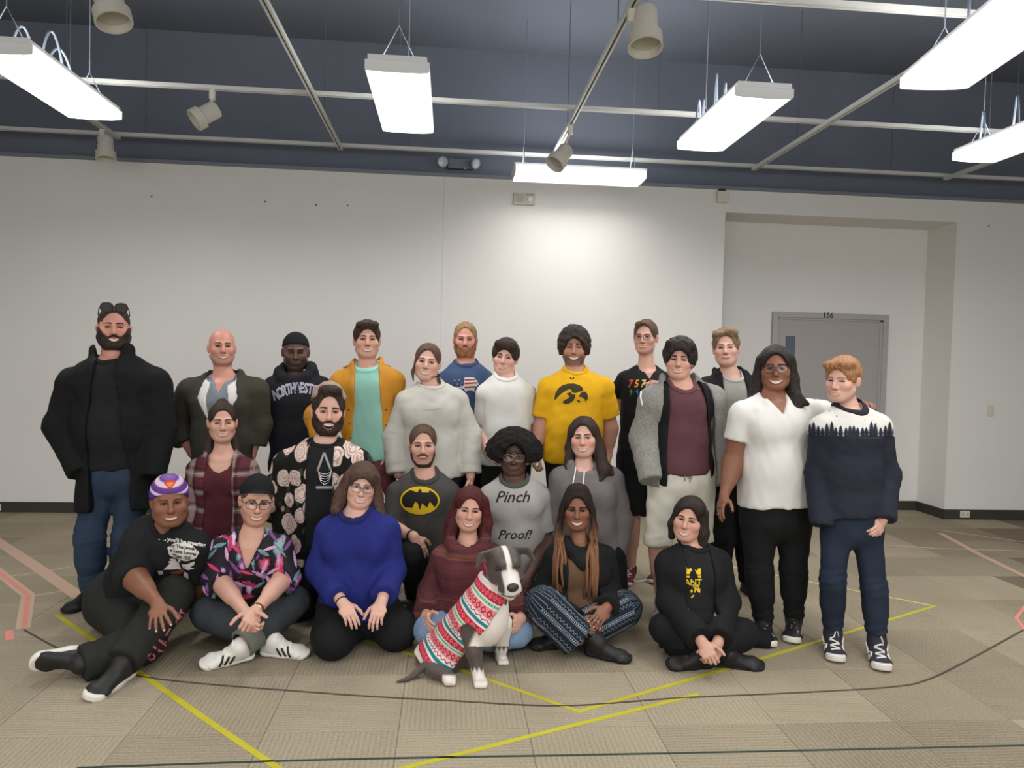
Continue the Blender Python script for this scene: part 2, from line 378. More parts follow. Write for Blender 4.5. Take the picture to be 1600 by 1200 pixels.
# track heads
headm = mat('white_track_head', srgb(206, 202, 190), .45, .4)
inm = mat('head_inside', srgb(176, 172, 160), .4, .4)
def track_head(top, c, d, L, r, label):
    """top: point on the track, c: centre of the can, d: beam direction"""
    top = np.asarray(top, float); c = np.asarray(c, float); R = frame(d); o = empty('track_spotlight', c, label, 'track light', 'white track spotlights')
    can = MB().lathe([(0, -L*.5), (r*.72, -L*.5), (r*.78, -L*.46), (r*.78, L*.14), (r, L*.18), (r, L*.5), (r*.9, L*.5), (r*.86, L*.3), (r*.6, L*.12), (0, L*.1)], c, R, 26).build('can', headm, o, True)
    md = can.modifiers.new('edges', 'EDGE_SPLIT'); md.split_angle = radians(35)
    MB().lathe([(0, L*.16), (r*.55, L*.18), (r*.8, L*.3)], c, R, 20).build('reflector', inm, can, True)
    side = np.cross(R[:, 2], (0, 0, 1)); side = side/(np.linalg.norm(side)+1e-6)
    MB().tube([top+(0, 0, -.06), top*.5+(c-R[:, 2]*L*.2)*.5, c-R[:, 2]*L*.2], .011, 8, flat=.45).build('yoke_arm', headm, o)
    MB().bbox((top[0]-.02, top[1]-.02, top[2]-.075), (top[0]+.02, top[1]+.02, top[2]), .004).build('track_adapter', headm, o)
    MB().lathe([(0, 0), (.012, 0), (.012, .012), (0, .012)], c-R[:, 2]*L*.2+side*r*.76, frame(side), 10).build('knob', slotm, o)
tT = ZTR-.034
def on_track(px, py): return P(px, py, YBt)
h1 = P(332, 150, YBt); track_head((h1[0], YBt, ZTR), P(321, 179, YBt-.02), (-.75, -.35, -.62), .2, .085, 'white spotlight hanging from the middle cross track, left of centre')
h2y = 6.95; track_head((X0, h2y, tT), P(165, 232, h2y), (.1, -.12, -1), .2, .085, 'white spotlight pointing down under the end of the left fluorescent light')
h3y = G(891, 205, tT-.05)[1]; track_head((X0+2*DX, h3y, tT), P(876, 245, h3y), (-.55, -.35, -.75), .2, .085, 'white spotlight in front of the fluorescent light nearest the wall')
h4y = 4.1; track_head((X0+2*DX, h4y, tT), P(999, 40, h4y)+np.array([.03, 0, -.02]), (.0, -.28, -1), .24, .098, 'large white spotlight at the top edge, right of centre')
h5y = 4.3; track_head((P(172, -20, h5y)[0], h5y, tT), P(172, 8, h5y), (.3, -.2, -1), .22, .098, 'white spotlight cut by the top edge above the left fluorescent light')

# ------------------------------------------------------------------ fluorescent fixtures
lensm = mat('lit_acrylic_diffuser', (1.0, .995, .975), .4, .3, emit=LENS_STRENGTH)
sidem = mat('lit_acrylic_side', (1.0, .995, .97), .4, .3, emit=LENS_STRENGTH*.3)
upm = mat('uplight_slot', (1.0, .995, .975), .4, .3, emit=LENS_STRENGTH*5.0)
panm = mat('white_fixture_pan', srgb(228, 230, 232), .5, .4)
capm = mat('fixture_end_cap', srgb(232, 233, 235), .5, .4)
wirem = mat('fixture_wire', srgb(120, 126, 136), .6, .3)
fixm = mat('flex_conduit', srgb(108, 116, 128), .5, .4)
def fixture(cx, cy, z, rot, label, L=1.2, W=.38, chains=True, conduit=0, seed=0, watt=1.0):
    o = empty('fluorescent_light', (cx, cy, z), label, 'ceiling light', 'hanging fluorescent lights')
    R = np.array([[cos(rot), -sin(rot), 0], [sin(rot), cos(rot), 0], [0, 0, 1]]); T = lambda p: R@np.asarray(p, float)+np.array([cx, cy, z])
    h = W/2; t = .07
    # wrap lens profile across the width, from one side to the other
    prof = [(-h, .062), (-h, .012), (-h+.006, .003), (-h*.6, -.001), (0, -.003), (h*.6, -.001), (h-.06, .0), (h-.008, .006), (h, .014), (h, .062)]
    b = MB(); y0, y1 = -L/2+.012, L/2-.012
    V = [T((x, yy, zz)) for yy in (y0, y1) for x, zz in prof]; n = len(prof)
    F = [(i, i+1, n+i+1, n+i) for i in range(n-1)]
    b.add(V, F)
    b.m = [1 if i in (6, 7, 8) else 0 for i in range(n-1)]
    lens = b.build('diffuser', [lensm, sidem], o, False)
    MB().box((-h+.015, -L/2+.004, .062), (h-.015, L/2-.004, t+.025), 0, R, (cx, cy, z)).build('housing', panm, o)
    MB().box((-h+.05, -L/2+.06, t+.025), (h-.05, L/2-.06, t+.029), 0, R, (cx, cy, z)).build('uplight', upm, o)
    lamp = area_lamp(cx, cy, z-.014, W-.07, L-.05, TUBE_WATT*watt, 162); lamp.rotation_euler = (0, 0, rot); lamp.data.name = lamp.name = 'fluorescent_tubes'
    for s in (-1, 1):
        bb = MB(); V = [T((x, s*(L/2-.012)+dy, zz)) for dy in (-.003, .003) for x, zz in ([(-h-.002, .066)]+[(x*1.01, zz-.001) for x, zz in prof[1:-1]]+[(h+.002, .066)])]
        k = len(V)//2; bb.add(V, [tuple(range(k)), tuple(range(2*k-1, k-1, -1))]+[(i, (i+1) % k, (i+1) % k+k, i+k) for i in range(k)])
        bb.build('end_cap', capm, o)
        if chains:
            yy = s*(L/2-.1); a = T((-h*.6, yy, t+.02)); c = T((h*.6, yy, t+.02)); m = T((0, yy, t+.24))
            bb = MB(); bb.tube([a, m, c], .004, 5); bb.tube([m, (m[0], m[1], ZC)], .004, 5); bb.build('hanging_wire', wirem, o)
    rr = random.Random(seed)
    for k in range(conduit):
        yy = .1+rr.uniform(-.25, .45); x = -h*.2+rr.uniform(-.1, .1); hgt = rr.uniform(.22, .34); sp = rr.uniform(.12, .24)
        pts = [T((x+sp*(u-.5)*.5, yy+sp*(u-.5), t+.02+hgt*4*u*(1-u)*(1-.3*u))) for u in np.linspace(0, 1, 13)]
        MB().tube(pts, .008, 6).build('flex_conduit', fixm, o)
    return o
fixture(-2.64, 5.12, 3.3, 0, 'hanging fluorescent light at the left edge', conduit=3, seed=1)
fixture(-.345, 5.05, 3.3, 0, 'hanging fluorescent light second from the left', conduit=0, seed=2)
fixture(1.95, 5.12, 3.3, 0, 'hanging fluorescent light above the tall man in black tee', conduit=4, seed=3)
fixture(4.2, 5.05, 3.3, 0, 'hanging fluorescent light at the right edge, the lower one', conduit=3, seed=4)
fixture(2.62, 3.40, 3.2, radians(-9), 'largest hanging fluorescent light in the top right corner', L=1.22, conduit=2, seed=5)
fixture(1.165, 6.83, 3.3, pi/2, 'fluorescent light lying parallel to the wall above the fire alarm', L=1.23, chains=True, conduit=0, seed=6, watt=.5)

# ------------------------------------------------------------------ tape on the carpet
def tape(pts, wdt, m, label, z=.0016, group=None, smooth=False, name='floor_tape'):
    Q = [G(px, py) for px, py in pts]
    if smooth:
        C = []
        for i in range(len(Q)-1):
            p0 = Q[max(i-1, 0)]; p1, p2 = Q[i], Q[i+1]; p3 = Q[min(i+2, len(Q)-1)]
            for u in np.linspace(0, 1, 8, endpoint=False):
                C.append(.5*((2*p1)+(-p0+p2)*u+(2*p0-5*p1+4*p2-p3)*u*u+(-p0+3*p1-3*p2+p3)*u**3))
        Q = C+[Q[-1]]
    V = []; F = []
    for i, q in enumerate(Q):
        d = (Q[min(i+1, len(Q)-1)]-Q[max(i-1, 0)]); d = d/np.linalg.norm(d)
        if 0 < i < len(Q)-1:
            d1 = Q[i]-Q[i-1]; d2 = Q[i+1]-Q[i]; d1 = d1/np.linalg.norm(d1); d2 = d2/np.linalg.norm(d2); d = d1+d2; d = d/np.linalg.norm(d); k = 1/max(.45, abs(d@d1))
        else: k = 1
        n = np.array([-d[1], d[0], 0])*wdt/2*k
        V += [(*(q+n)[:2], .0002), (*(q-n)[:2], .0002), (*(q-n)[:2], z), (*(q+n)[:2], z)]
    for i in range(len(Q)-1):
        a = 4*i; c = a+4; F += [(a+3, a+2, c+2, c+3), (a, a+3, c+3, c), (a+2, a+1, c+1, c+2)]
    F += [(0, 1, 2, 3), (4*len(Q)-1, 4*len(Q)-2, 4*len(Q)-3, 4*len(Q)-4)]
    o = mesh_np(name, V, F, m, None, False)
    return tag(o, label, 'tape', group)
ytm = mat('yellow_tape', srgb(184, 176, 44), .5, .35, var=.06, vscale=9)
ytf = mat('faded_yellow_tape', srgb(214, 204, 120), .6, .3)
ptm = mat('pink_tape', srgb(214, 138, 126), .7, .2)
ppm = mat('peach_tape', srgb(192, 164, 142), .8, .15)
wtm = mat('white_tape', srgb(214, 206, 188), .7, .2)
ctm = mat('brown_tape', srgb(84, 72, 62), .7, .2)
gtm = mat('dark_green_tape', srgb(44, 62, 52), .6, .25)
tape([(88, 960), (150, 1003), (225, 1056), (330, 1130), (450, 1211)], .03, ytm, 'bright yellow tape line running out under the man in the striped beanie')
tape([(520, 985), (700, 1040), (905, 1112), (1180, 1032), (1461, 947)], .025, ytm, 'yellow tape corner in front of the dog, its arm passing behind the sweatered woman')
tape([(1461, 947), (1300, 916), (1140, 885), (1020, 862)], .014, ytf, 'thin faded yellow tape behind the standing pair at right', z=.0014)
tape([(600, 1208), (850, 1145), (1091, 1085)], .027, ytm, 'yellow tape line along the bottom centre of the floor')
tape([(37, 984), (110, 1022), (225, 1058), (500, 1083), (700, 1095), (880, 1103), (1060, 1091), (1240, 1083), (1390, 1074), (1450, 1062), (1520, 1028), (1600, 984)], .012, ctm, 'thin brown tape arc sweeping across the floor in front of everybody', z=.0022, smooth=True)
tape([(120, 1200), (520, 1187), (900, 1180), (1250, 1173), (1640, 1164)], .012, gtm, 'thin dark green tape line at the very bottom', smooth=True)
tape([(-40, 822), (60, 888), (125, 933)], .09, ppm, 'wide peach tape strip at left ending by the black boot')
tape([(-30, 872), (44, 930), (36, 982)], .075, ppm, 'peach tape strip with a bend at the left edge', z=.0012)
tape([(-30, 872), (44, 930), (37, 980)], .026, ptm, 'narrow pink tape laid over the bent peach strip', z=.0024)
tape([(48, 932), (100, 923), (135, 917)], .02, ppm, 'thin faded peach tape joining the two peach strips', z=.001)
tape([(8, 902), (60, 894), (110, 886)], .02, ppm, 'thin faded tape beyond the bent peach strip', z=.001)
tape([(14, 985), (16, 1000)], .04, ptm, 'small pink tape mark near the left edge')
tape([(1469, 833), (1530, 866), (1640, 919)], .055, ppm, 'wide peach tape strip at the right edge')
tape([(1460, 827), (1600, 847)], .02, ppm, 'thin peach tape below the right wall, the farther one', z=.001)
tape([(1380, 851), (1465, 857), (1640, 862)], .022, ppm, 'thin peach tape crossing the wide peach strip', z=.001)
tape([(1612, 934), (1588, 966), (1604, 988)], .022, ptm, 'pink tape corner at the right edge', z=.0018)
tape([(940, 912), (1000, 908), (1032, 903)], .03, wtm, 'white tape behind the dark red sneaker')
# ================================================================== implicit-surface modelling
import zlib
hsh = lambda s: zlib.crc32(str(s).encode())
def smin(a, b, k):
    if k <= 0: return np.minimum(a, b)
    h = np.maximum(k-np.abs(a-b), 0)/k
    return np.minimum(a, b)-h*h*k*.25
def smax(a, b, k): return -smin(-a, -b, k)
nrm = lambda v: np.asarray(v, float)/(np.linalg.norm(v)+1e-9)
A = lambda *v: np.array(v, float)
class Prim:
    __slots__ = ('fn', 'lo', 'hi', 'k')
    def __init__(s, fn, lo, hi, k=.02): s.fn = fn; s.lo = np.asarray(lo, float); s.hi = np.asarray(hi, float); s.k = k
def RC(a, b, ra, rb, k=.02):                          # tapered capsule
    a = np.asarray(a, float); b = np.asarray(b, float); ba = b-a; L2 = float(ba@ba)+1e-12
    def fn(x, y, z):
        t = np.clip(((x-a[0])*ba[0]+(y-a[1])*ba[1]+(z-a[2])*ba[2])/L2, 0, 1)
        return np.sqrt((x-a[0]-t*ba[0])**2+(y-a[1]-t*ba[1])**2+(z-a[2]-t*ba[2])**2)-(ra+(rb-ra)*t)
    r = max(ra, rb); return Prim(fn, np.minimum(a, b)-r, np.maximum(a, b)+r, k)
def EL(c, r, R=None, k=.02):                          # ellipsoid, R columns = its axes
    c = np.asarray(c, float); r = np.asarray(r, float)
    def fn(x, y, z):
        dx, dy, dz = x-c[0], y-c[1], z-c[2]
        if R is not None:
            dx, dy, dz = (R[0, 0]*dx+R[1, 0]*dy+R[2, 0]*dz, R[0, 1]*dx+R[1, 1]*dy+R[2, 1]*dz, R[0, 2]*dx+R[1, 2]*dy+R[2, 2]*dz)
        k0 = np.sqrt((dx/r[0])**2+(dy/r[1])**2+(dz/r[2])**2); k1 = np.sqrt((dx/r[0]**2)**2+(dy/r[1]**2)**2+(dz/r[2]**2)**2)
        return k0*(k0-1)/(k1+1e-9)
    m = r.max(); e = np.full(3, m) if R is not None else r
    return Prim(fn, c-e, c+e, k)
def EC(a, b, wa, wb, right, front, k=.03, p=2.3, cs=1.0):     # elliptic tapered capsule (torso segment)
    a = np.asarray(a, float); b = np.asarray(b, float); ba = b-a; L = np.linalg.norm(ba)+1e-9; ax = ba/L
    right = np.asarray(right, float); right = nrm(right-ax*(right@ax)); fr = nrm(np.cross(right, ax))
    def fn(x, y, z):
        dx, dy, dz = x-a[0], y-a[1], z-a[2]
        h = dx*ax[0]+dy*ax[1]+dz*ax[2]; t = np.clip(h/L, 0, 1); e = h-t*L
        u = dx*right[0]+dy*right[1]+dz*right[2]; v = dx*fr[0]+dy*fr[1]+dz*fr[2]
        A_ = wa[0]+(wb[0]-wa[0])*t; B = wa[1]+(wb[1]-wa[1])*t; C = np.minimum(A_, B)
        q = (np.abs(u/A_)**p+np.abs(v/B)**p+np.abs(e/(C*np.where(e > 0, cs, 1.0)))**p)**(1/p)
        return (q-1)*C
    m = max(*wa, *wb); return Prim(fn, np.minimum(a, b)-m, np.maximum(a, b)+m, k)
def cut(pr, pt, nv, k=.006, lo=None, hi=None):        # keep the side where (p-pt).n < 0
    pt = np.asarray(pt, float); nv = nrm(nv); f = pr.fn
    return Prim(lambda x, y, z: smax(f(x, y, z), (x-pt[0])*nv[0]+(y-pt[1])*nv[1]+(z-pt[2])*nv[2], k), pr.lo, pr.hi, pr.k)
def UN(prims, k=None, kk=.02):
    ps = list(prims)
    def fn(x, y, z):
        d = ps[0].fn(x, y, z)
        for q in ps[1:]: d = smin(d, q.fn(x, y, z), q.k)
        return d
    return Prim(fn, np.min([q.lo for q in ps], 0), np.max([q.hi for q in ps], 0), kk if k is None else k)
def axis_arr(lo, hi, h, flo=None, fhi=None, fh=None):
    if flo is None: return np.arange(lo, hi+h, h).astype(f4)
    out = [np.arange(lo, flo, h)] if flo > lo else []
    out.append(np.arange(flo, fhi, fh))
    if fhi < hi: out.append(np.arange(fhi, hi+h, h))
    return np.concatenate(out).astype(f4)
class Vol:
    def __init__(s, lo, hi, h, fine=None):
        if fine is None: s.ax = [axis_arr(lo[i], hi[i], h) for i in range(3)]
        else: s.ax = [axis_arr(lo[i], hi[i], h, max(lo[i], fine[0][i]), min(hi[i], fine[1][i]), fine[2]) for i in range(3)]
        s.F = np.full([len(a) for a in s.ax], .3, f4)
    def sl(s, lo, hi):
        r = []
        for i in range(3):
            a = max(0, np.searchsorted(s.ax[i], lo[i])-1); b = min(len(s.ax[i]), np.searchsorted(s.ax[i], hi[i])+1); r.append(slice(a, max(b, a)))
        return tuple(r)
    def xyz(s, q=None):
        q = q or (slice(None),)*3
        return s.ax[0][q[0]][:, None, None], s.ax[1][q[1]][None, :, None], s.ax[2][q[2]][None, None, :]
    def add(s, pr, pad=.03, k=None):
        k = pr.k if k is None else k; q = s.sl(pr.lo-pad-k, pr.hi+pad+k)
        if 0 in s.F[q].shape: return s
        s.F[q] = smin(s.F[q], pr.fn(*s.xyz(q)).astype(f4), k); return s
    def sub(s, pr, k=.004, pad=.02):
        q = s.sl(pr.lo-pad-k, pr.hi+pad+k)
        if 0 in s.F[q].shape: return s
        s.F[q] = smax(s.F[q], -pr.fn(*s.xyz(q)).astype(f4), k); return s
    def inter(s, fn, k=.004): s.F = smax(s.F, np.broadcast_to(fn(*s.xyz()), s.F.shape).astype(f4), k); return s
    def disp(s, fn): s.F = s.F+np.broadcast_to(fn(*s.xyz()), s.F.shape).astype(f4); return s
    def sample(s, Pt):
        Pt = np.asarray(Pt, f4); ix = []; fr = []
        for i in range(3):
            a = s.ax[i]; j = np.clip(np.searchsorted(a, Pt[..., i])-1, 0, len(a)-2); ix.append(j); fr.append(np.clip((Pt[..., i]-a[j])/(a[j+1]-a[j]), 0, 1))
        F = s.F; i, j, k = ix; u, v, w_ = fr; o = 0
        for di in (0, 1):
            for dj in (0, 1):
                for dk in (0, 1):
                    o = o+F[i+di, j+dj, k+dk]*(u if di else 1-u)*(v if dj else 1-v)*(w_ if dk else 1-w_)
        return o
    def march(s, O, d, L, n=80):                      # first hit of rays O + t d, distance or nan
        O = np.asarray(O, float); d = nrm(d); ts = np.linspace(0, L, n)
        f = s.sample(O[..., None, :]+ts[:, None]*d)
        neg = f < 0; hit = neg.any(-1); j = np.clip(neg.argmax(-1), 1, n-1)
        f1 = np.take_along_axis(f, j[..., None], -1)[..., 0]; f0 = np.take_along_axis(f, (j-1)[..., None], -1)[..., 0]
        t = ts[j-1]+(ts[j]-ts[j-1])*np.clip(f0/(f0-f1+1e-9), 0, 1)
        return np.where(hit, t, np.nan)
    def mesh(s):
        F = s.F; S = F < 0
        c = [S[i:S.shape[0]-1+i, j:S.shape[1]-1+j, k:S.shape[2]-1+k] for i in (0, 1) for j in (0, 1) for k in (0, 1)]
        anyc = c[0].copy(); allc = c[0].copy()
        for q in c[1:]: anyc |= q; allc &= q
        msk = anyc & ~allc; idx = np.argwhere(msk); n = len(idx)
        off = np.array([(i, j, k) for i in (0, 1) for j in (0, 1) for k in (0, 1)])
        Vv = np.stack([F[idx[:, 0]+o[0], idx[:, 1]+o[1], idx[:, 2]+o[2]] for o in off], 1)
        acc = np.zeros((n, 3)); cnt = np.zeros(n)
        for i in range(8):
            for j in range(i+1, 8):
                if np.abs(off[i]-off[j]).sum() != 1: continue
                a, b = Vv[:, i], Vv[:, j]; m = (a < 0) != (b < 0); t = np.where(m, a/np.where(m, a-b, 1), 0)
                acc += np.where(m[:, None], off[i]+t[:, None]*(off[j]-off[i]), 0); cnt += m
        p = acc/cnt[:, None]; V = np.zeros((n, 3), f4)
        for i in range(3):
            a = s.ax[i]; V[:, i] = a[idx[:, i]]+p[:, i]*(a[idx[:, i]+1]-a[idx[:, i]])
        ID = np.full(msk.shape, -1, np.int32); ID[msk] = np.arange(n)
        quads = []
        for axn in range(3):
            sa = [slice(None)]*3; sb = [slice(None)]*3; sa[axn] = slice(0, -1); sb[axn] = slice(1, None)
            e = np.argwhere(S[tuple(sa)] != S[tuple(sb)]); o1, o2 = [(1, 2), (2, 0), (0, 1)][axn]
            sh = msk.shape
            ok = (e[:, o1] > 0) & (e[:, o2] > 0) & (e[:, o1] < sh[o1]) & (e[:, o2] < sh[o2]); e = e[ok]
            def cell(d1, d2):
                q = e.copy(); q[:, o1] += d1; q[:, o2] += d2; return ID[q[:, 0], q[:, 1], q[:, 2]]
            Q = np.stack([cell(-1, -1), cell(0, -1), cell(0, 0), cell(-1, 0)], 1)
            flip = ~S[tuple(sa)][e[:, 0], e[:, 1], e[:, 2]]; Q[flip] = Q[flip][:, ::-1]; quads.append(Q)
        Q = np.concatenate(quads) if quads else np.zeros((0, 4), np.int32)
        return V, Q[(Q >= 0).all(1)]
def vol_of(prims, h, pad=.03, fine=None, zmin=None):
    lo = np.min([p.lo for p in prims], 0)-pad; hi = np.max([p.hi for p in prims], 0)+pad
    v = Vol(lo, hi, h, fine)
    for p in prims: v.add(p)
    return v
def waves(seed, amp, wl, aniso=(1, 1, 1), n=5):       # smooth quasi-random displacement
    r = np.random.default_rng(seed); K = r.normal(size=(n, 3)); K = K/np.linalg.norm(K, axis=1)[:, None]*(2*pi/wl)*r.uniform(.7, 1.4, (n, 1))*np.array(aniso); ph = r.uniform(0, 6.28, n)
    def fn(x, y, z):
        d = 0
        for k, p in zip(K, ph): d = d+np.sin(k[0]*x+k[1]*y+k[2]*z+p)
        return (d*(amp/n)).astype(f4)
    return fn
def rotm(yaw=0, pitch=0, roll=0):                     # degrees: yaw turns the face to image right, pitch lowers the chin, roll tilts the head to image right
    a, b, c = radians(yaw), radians(pitch), radians(roll)
    Rz = np.array([[cos(a), -sin(a), 0], [sin(a), cos(a), 0], [0, 0, 1]]); Rx = np.array([[1, 0, 0], [0, cos(b), -sin(b)], [0, sin(b), cos(b)]])
    Ry = np.array([[cos(c), 0, sin(c)], [0, 1, 0], [-sin(c), 0, cos(c)]])
    return Ry@Rz@Rx

# ------------------------------------------------------------------ hands
def hand_prims(wr, d, nb, side, s=1.0, curl=.35, spread=.12, thumb=.6, fd=None, fr=.028):
    """wr wrist, d towards the fingers, nb towards the back of the hand, side +1: thumb on cross(d, nb) side"""
    d = nrm(d); nb = nrm(nb-d*(np.asarray(nb)@d)); t = np.cross(d, nb)*side
    W = lambda a, b, c: wr+s*(d*a+t*b+nb*c)
    fd = d if fd is None else fd
    pr = [RC(wr-fd*.06, wr, fr, .0265*s, .02), RC(wr, W(.03, 0, 0), .0255*s, .022*s, .02),
          EC(W(.015, 0, 0), W(.055, .001, 0), (.027*s, .018*s), (.039*s, .0145*s), t, nb, .012), EC(W(.055, .001, 0), W(.088, 0, 0), (.039*s, .0145*s), (.040*s, .012*s), t, nb, .01),
          RC(W(.02, .016, -.006), W(.055, .028, -.008), .016*s, .014*s, .012)]
    tips = []
    L = [(.074, .0088), (.082, .009), (.076, .0086), (.058, .0076)]
    for i in range(4):
        b = W((.090, .095, .091, .081)[i], (.029, .0098, -.0098, -.028)[i], 0); sp = (1.5-i)*spread
        dirv = nrm(d*cos(sp)+t*sin(sp)); an = 0.0; p = b; r = L[i][1]*s; cs = curl*(1+.12*i)
        for j, (fr, ca) in enumerate(((.46, 42), (.30, 52), (.24, 34))):
            an += radians(ca)*cs; v = dirv*cos(an)-nb*sin(an); q = p+v*L[i][0]*fr*s
            pr.append(RC(p, q, r*(1-.07*j), r*(.95-.09*j), .004)); p = q
        tips.append((p, v, r*.8, nb*cos(an)+dirv*sin(an)))
    p = W(.028, .026, -.004); v = nrm(d*.62+t*.75*thumb/.6-nb*.35)
    for j, (ln, r) in enumerate(((.042, .0125), (.034, .0108), (.027, .0095))):
        q = p+v*ln*s; pr.append(RC(p, q, r*s, r*.88*s, .006)); p = q; v = nrm(v*.8+d*.45-nb*.12*(1+curl)-t*.1)
    tips.append((p, v, .0085*s, t*.7+nb*.7))
    return pr, tips

# ------------------------------------------------------------------ shoes
def shoe_vols(an, toe, up, s, boot=0.0, sole_h=.026, shaft=None):
    """an: ankle joint; returns prims of the upper and of the sole; foot drawn along toe, sole facing -up"""
    toe = nrm(toe); up = nrm(np.asarray(up)-toe*(np.asarray(up)@toe)); rt = np.cross(toe, up)
    W = lambda a, b, c: an+s*(toe*a+rt*b+up*c)
    zs = -.085
    U = [EC(W(-.045, 0, -.05), W(.04, 0, -.045), (.033*s, .036*s), (.036*s, .042*s), rt, up, .02), EC(W(.04, 0, -.045), W(.135, 0, -.062), (.038*s, .038*s), (.046*s, .024*s), rt, up, .02),
         EC(W(.135, 0, -.062), W(.165, 0, -.064), (.045*s, .024*s), (.036*s, .019*s), rt, up, .02), RC(W(-.012, 0, -.03), W(0, 0, -.005), .043*s, .044*s, .02)]
    upn = up if shaft is None else nrm(shaft); top = W(0, 0, 0)+upn*(.018+boot); U.append(cut(RC(W(-.004, 0, -.005), W(0, 0, 0)+upn*(.05+boot), .044*s, .046*s, .02), top, upn))
    bot = W(0, 0, zs+sole_h*.6)
    uu = UN(U); f = uu.fn
    upper = Prim(lambda x, y, z: smax(f(x, y, z), -((x-bot[0])*up[0]+(y-bot[1])*up[1]+(z-bot[2])*up[2]), .004), uu.lo, uu.hi, 0)
    c1, c2, c3 = W(-.045, 0, zs), W(.12, 0, zs), W(.165, -.0, zs)
    def foot2d(x, y, z):
        dx, dy, dz = x-an[0], y-an[1], z-an[2]
        a = (dx*toe[0]+dy*toe[1]+dz*toe[2])/s; b = (dx*rt[0]+dy*rt[1]+dz*rt[2])/s; c = (dx*up[0]+dy*up[1]+dz*up[2])/s
        def cap(a0, a1, r0, r1):
            t = np.clip((a-a0)/(a1-a0), 0, 1); return np.sqrt((a-a0-t*(a1-a0))**2+b**2)-(r0+(r1-r0)*t)
        q = smin(cap(-.045, .05, .038, .037), cap(.05, .15, .038, .047), .03)
        hgt = sole_h*.5; sp = .012*np.clip((a-.13)/.07, 0, 1)**2
        return smax(q, np.abs(c-zs-hgt-sp)-hgt, .008)*s
    sole = Prim(foot2d, np.minimum(W(-.1, 0, zs)-.08*s, W(.22, 0, zs)-.08*s), np.maximum(W(-.1, 0, zs)+.09*s, W(.22, 0, zs)+.09*s), 0)
    return upper, sole, W

# ------------------------------------------------------------------ prints on cloth
def densify(V, F, mx=.02):
    bm = bmesh.new(); vs = [bm.verts.new(p) for p in V]
    for f in F:
        try: bm.faces.new([vs[i] for i in f])
        except ValueError: pass
    bmesh.ops.triangulate(bm, faces=bm.faces[:])
    for _ in range(4):
        es = [e for e in bm.edges if e.calc_length() > mx]
        if not es: break
        bmesh.ops.subdivide_edges(bm, edges=es, cuts=1); bmesh.ops.triangulate(bm, faces=[f for f in bm.faces if len(f.verts) > 3])
    bm.verts.index_update(); V = np.array([v.co[:] for v in bm.verts]); F = [tuple(v.index for v in f.verts) for f in bm.faces]; bm.free()
    return V, F
def poly2d(pts):
    return np.array([(x, y, 0) for x, y in pts], float), [tuple(range(len(pts)))]
def text2d(txt, size, shear=0.0, offset=0.0, space=1.0):
    cu = bpy.data.curves.new('t', 'FONT'); cu.body = txt; cu.size = size; cu.align_x = 'CENTER'; cu.align_y = 'CENTER'; cu.shear = shear; cu.offset = offset; cu.resolution_u = 2; cu.space_character = space
    o = bpy.data.objects.new('t', cu); COL.objects.link(o); dg = bpy.context.evaluated_depsgraph_get()
    me = bpy.data.meshes.new_from_object(o.evaluated_get(dg)); bpy.data.objects.remove(o); bpy.data.curves.remove(cu)
    V = np.array([v.co[:] for v in me.vertices]).reshape(-1, 3); F = [tuple(p.vertices) for p in me.polygons]; bpy.data.meshes.remove(me)
    return V, F
def join2d(parts):
    V = []; F = []
    for v, f in parts:
        o = sum(len(q) for q in V); V.append(np.asarray(v, float)); F += [tuple(i+o for i in q) for q in f]
    return np.concatenate(V), F
def project(vol, V2, F2, c, right, up, fwd, lift=.002, mx=.018, dist=.5):
    """lay a flat drawing on a garment: c centre, right/up the drawing axes, fwd the direction looking at the cloth"""
    V, F = densify(V2, F2, mx); right, up, fwd = nrm(right), nrm(up), nrm(fwd)
    O = c+V[:, :1]*right+V[:, 1:2]*up-fwd*dist*.5
    t = vol.march(O, fwd, dist, 100); ok = ~np.isnan(t); t = np.where(ok, t, np.nanmedian(t) if ok.any() else dist*.5)
    Vw = O+fwd*(t-lift)[:, None]
    F = [f for f in F if all(ok[i] for i in f) and max(abs(t[f[0]]-t[f[1]]), abs(t[f[1]]-t[f[2]]), abs(t[f[0]]-t[f[2]])) < mx*2.2+.004]
    # orient towards the viewer
    out = []
    for f in F:
        a, b, c3 = Vw[f[0]], Vw[f[1]], Vw[f[2]]
        out.append(f if np.cross(b-a, c3-a)@fwd < 0 else f[::-1])
    return Vw, out
# ================================================================== people
skinm = bpy.data.materials.new('skin'); skinm.use_nodes = True
_nt = skinm.node_tree; _b = _nt.nodes['Principled BSDF']; _a = _nt.nodes.new('ShaderNodeVertexColor'); _a.layer_name = 'Col'
_nt.links.new(_a.outputs[0], _b.inputs['Base Color']); _b.inputs['Roughness'].default_value = .48; _b.inputs['Specular IOR Level'].default_value = .35
eyewhite = mat('eye_white', srgb(176, 164, 156), .3, .4)
iris = {k: mat('iris_'+k, c, .2, .5) for k, c in (('brown', (.018, .010, .006)), ('dark', (.006, .004, .003)), ('blue', (.05, .08, .11)), ('hazel', (.04, .03, .016)))}
lashm = mat('eyelash', (.012, .009, .008), .6, .2)
teethm = mat('teeth', srgb(226, 217, 204), .3, .4)
mouthm = mat('mouth_inside', (.03, .008, .008), .5, .3)
nailm = mat('fingernail', srgb(222, 178, 168), .3, .5)
lipm = {}
def lips_mat(c):
    k = tuple(round(q, 3) for q in c)
    if k not in lipm: lipm[k] = mat('lips_%d' % len(lipm), c, .4, .4)
    return lipm[k]
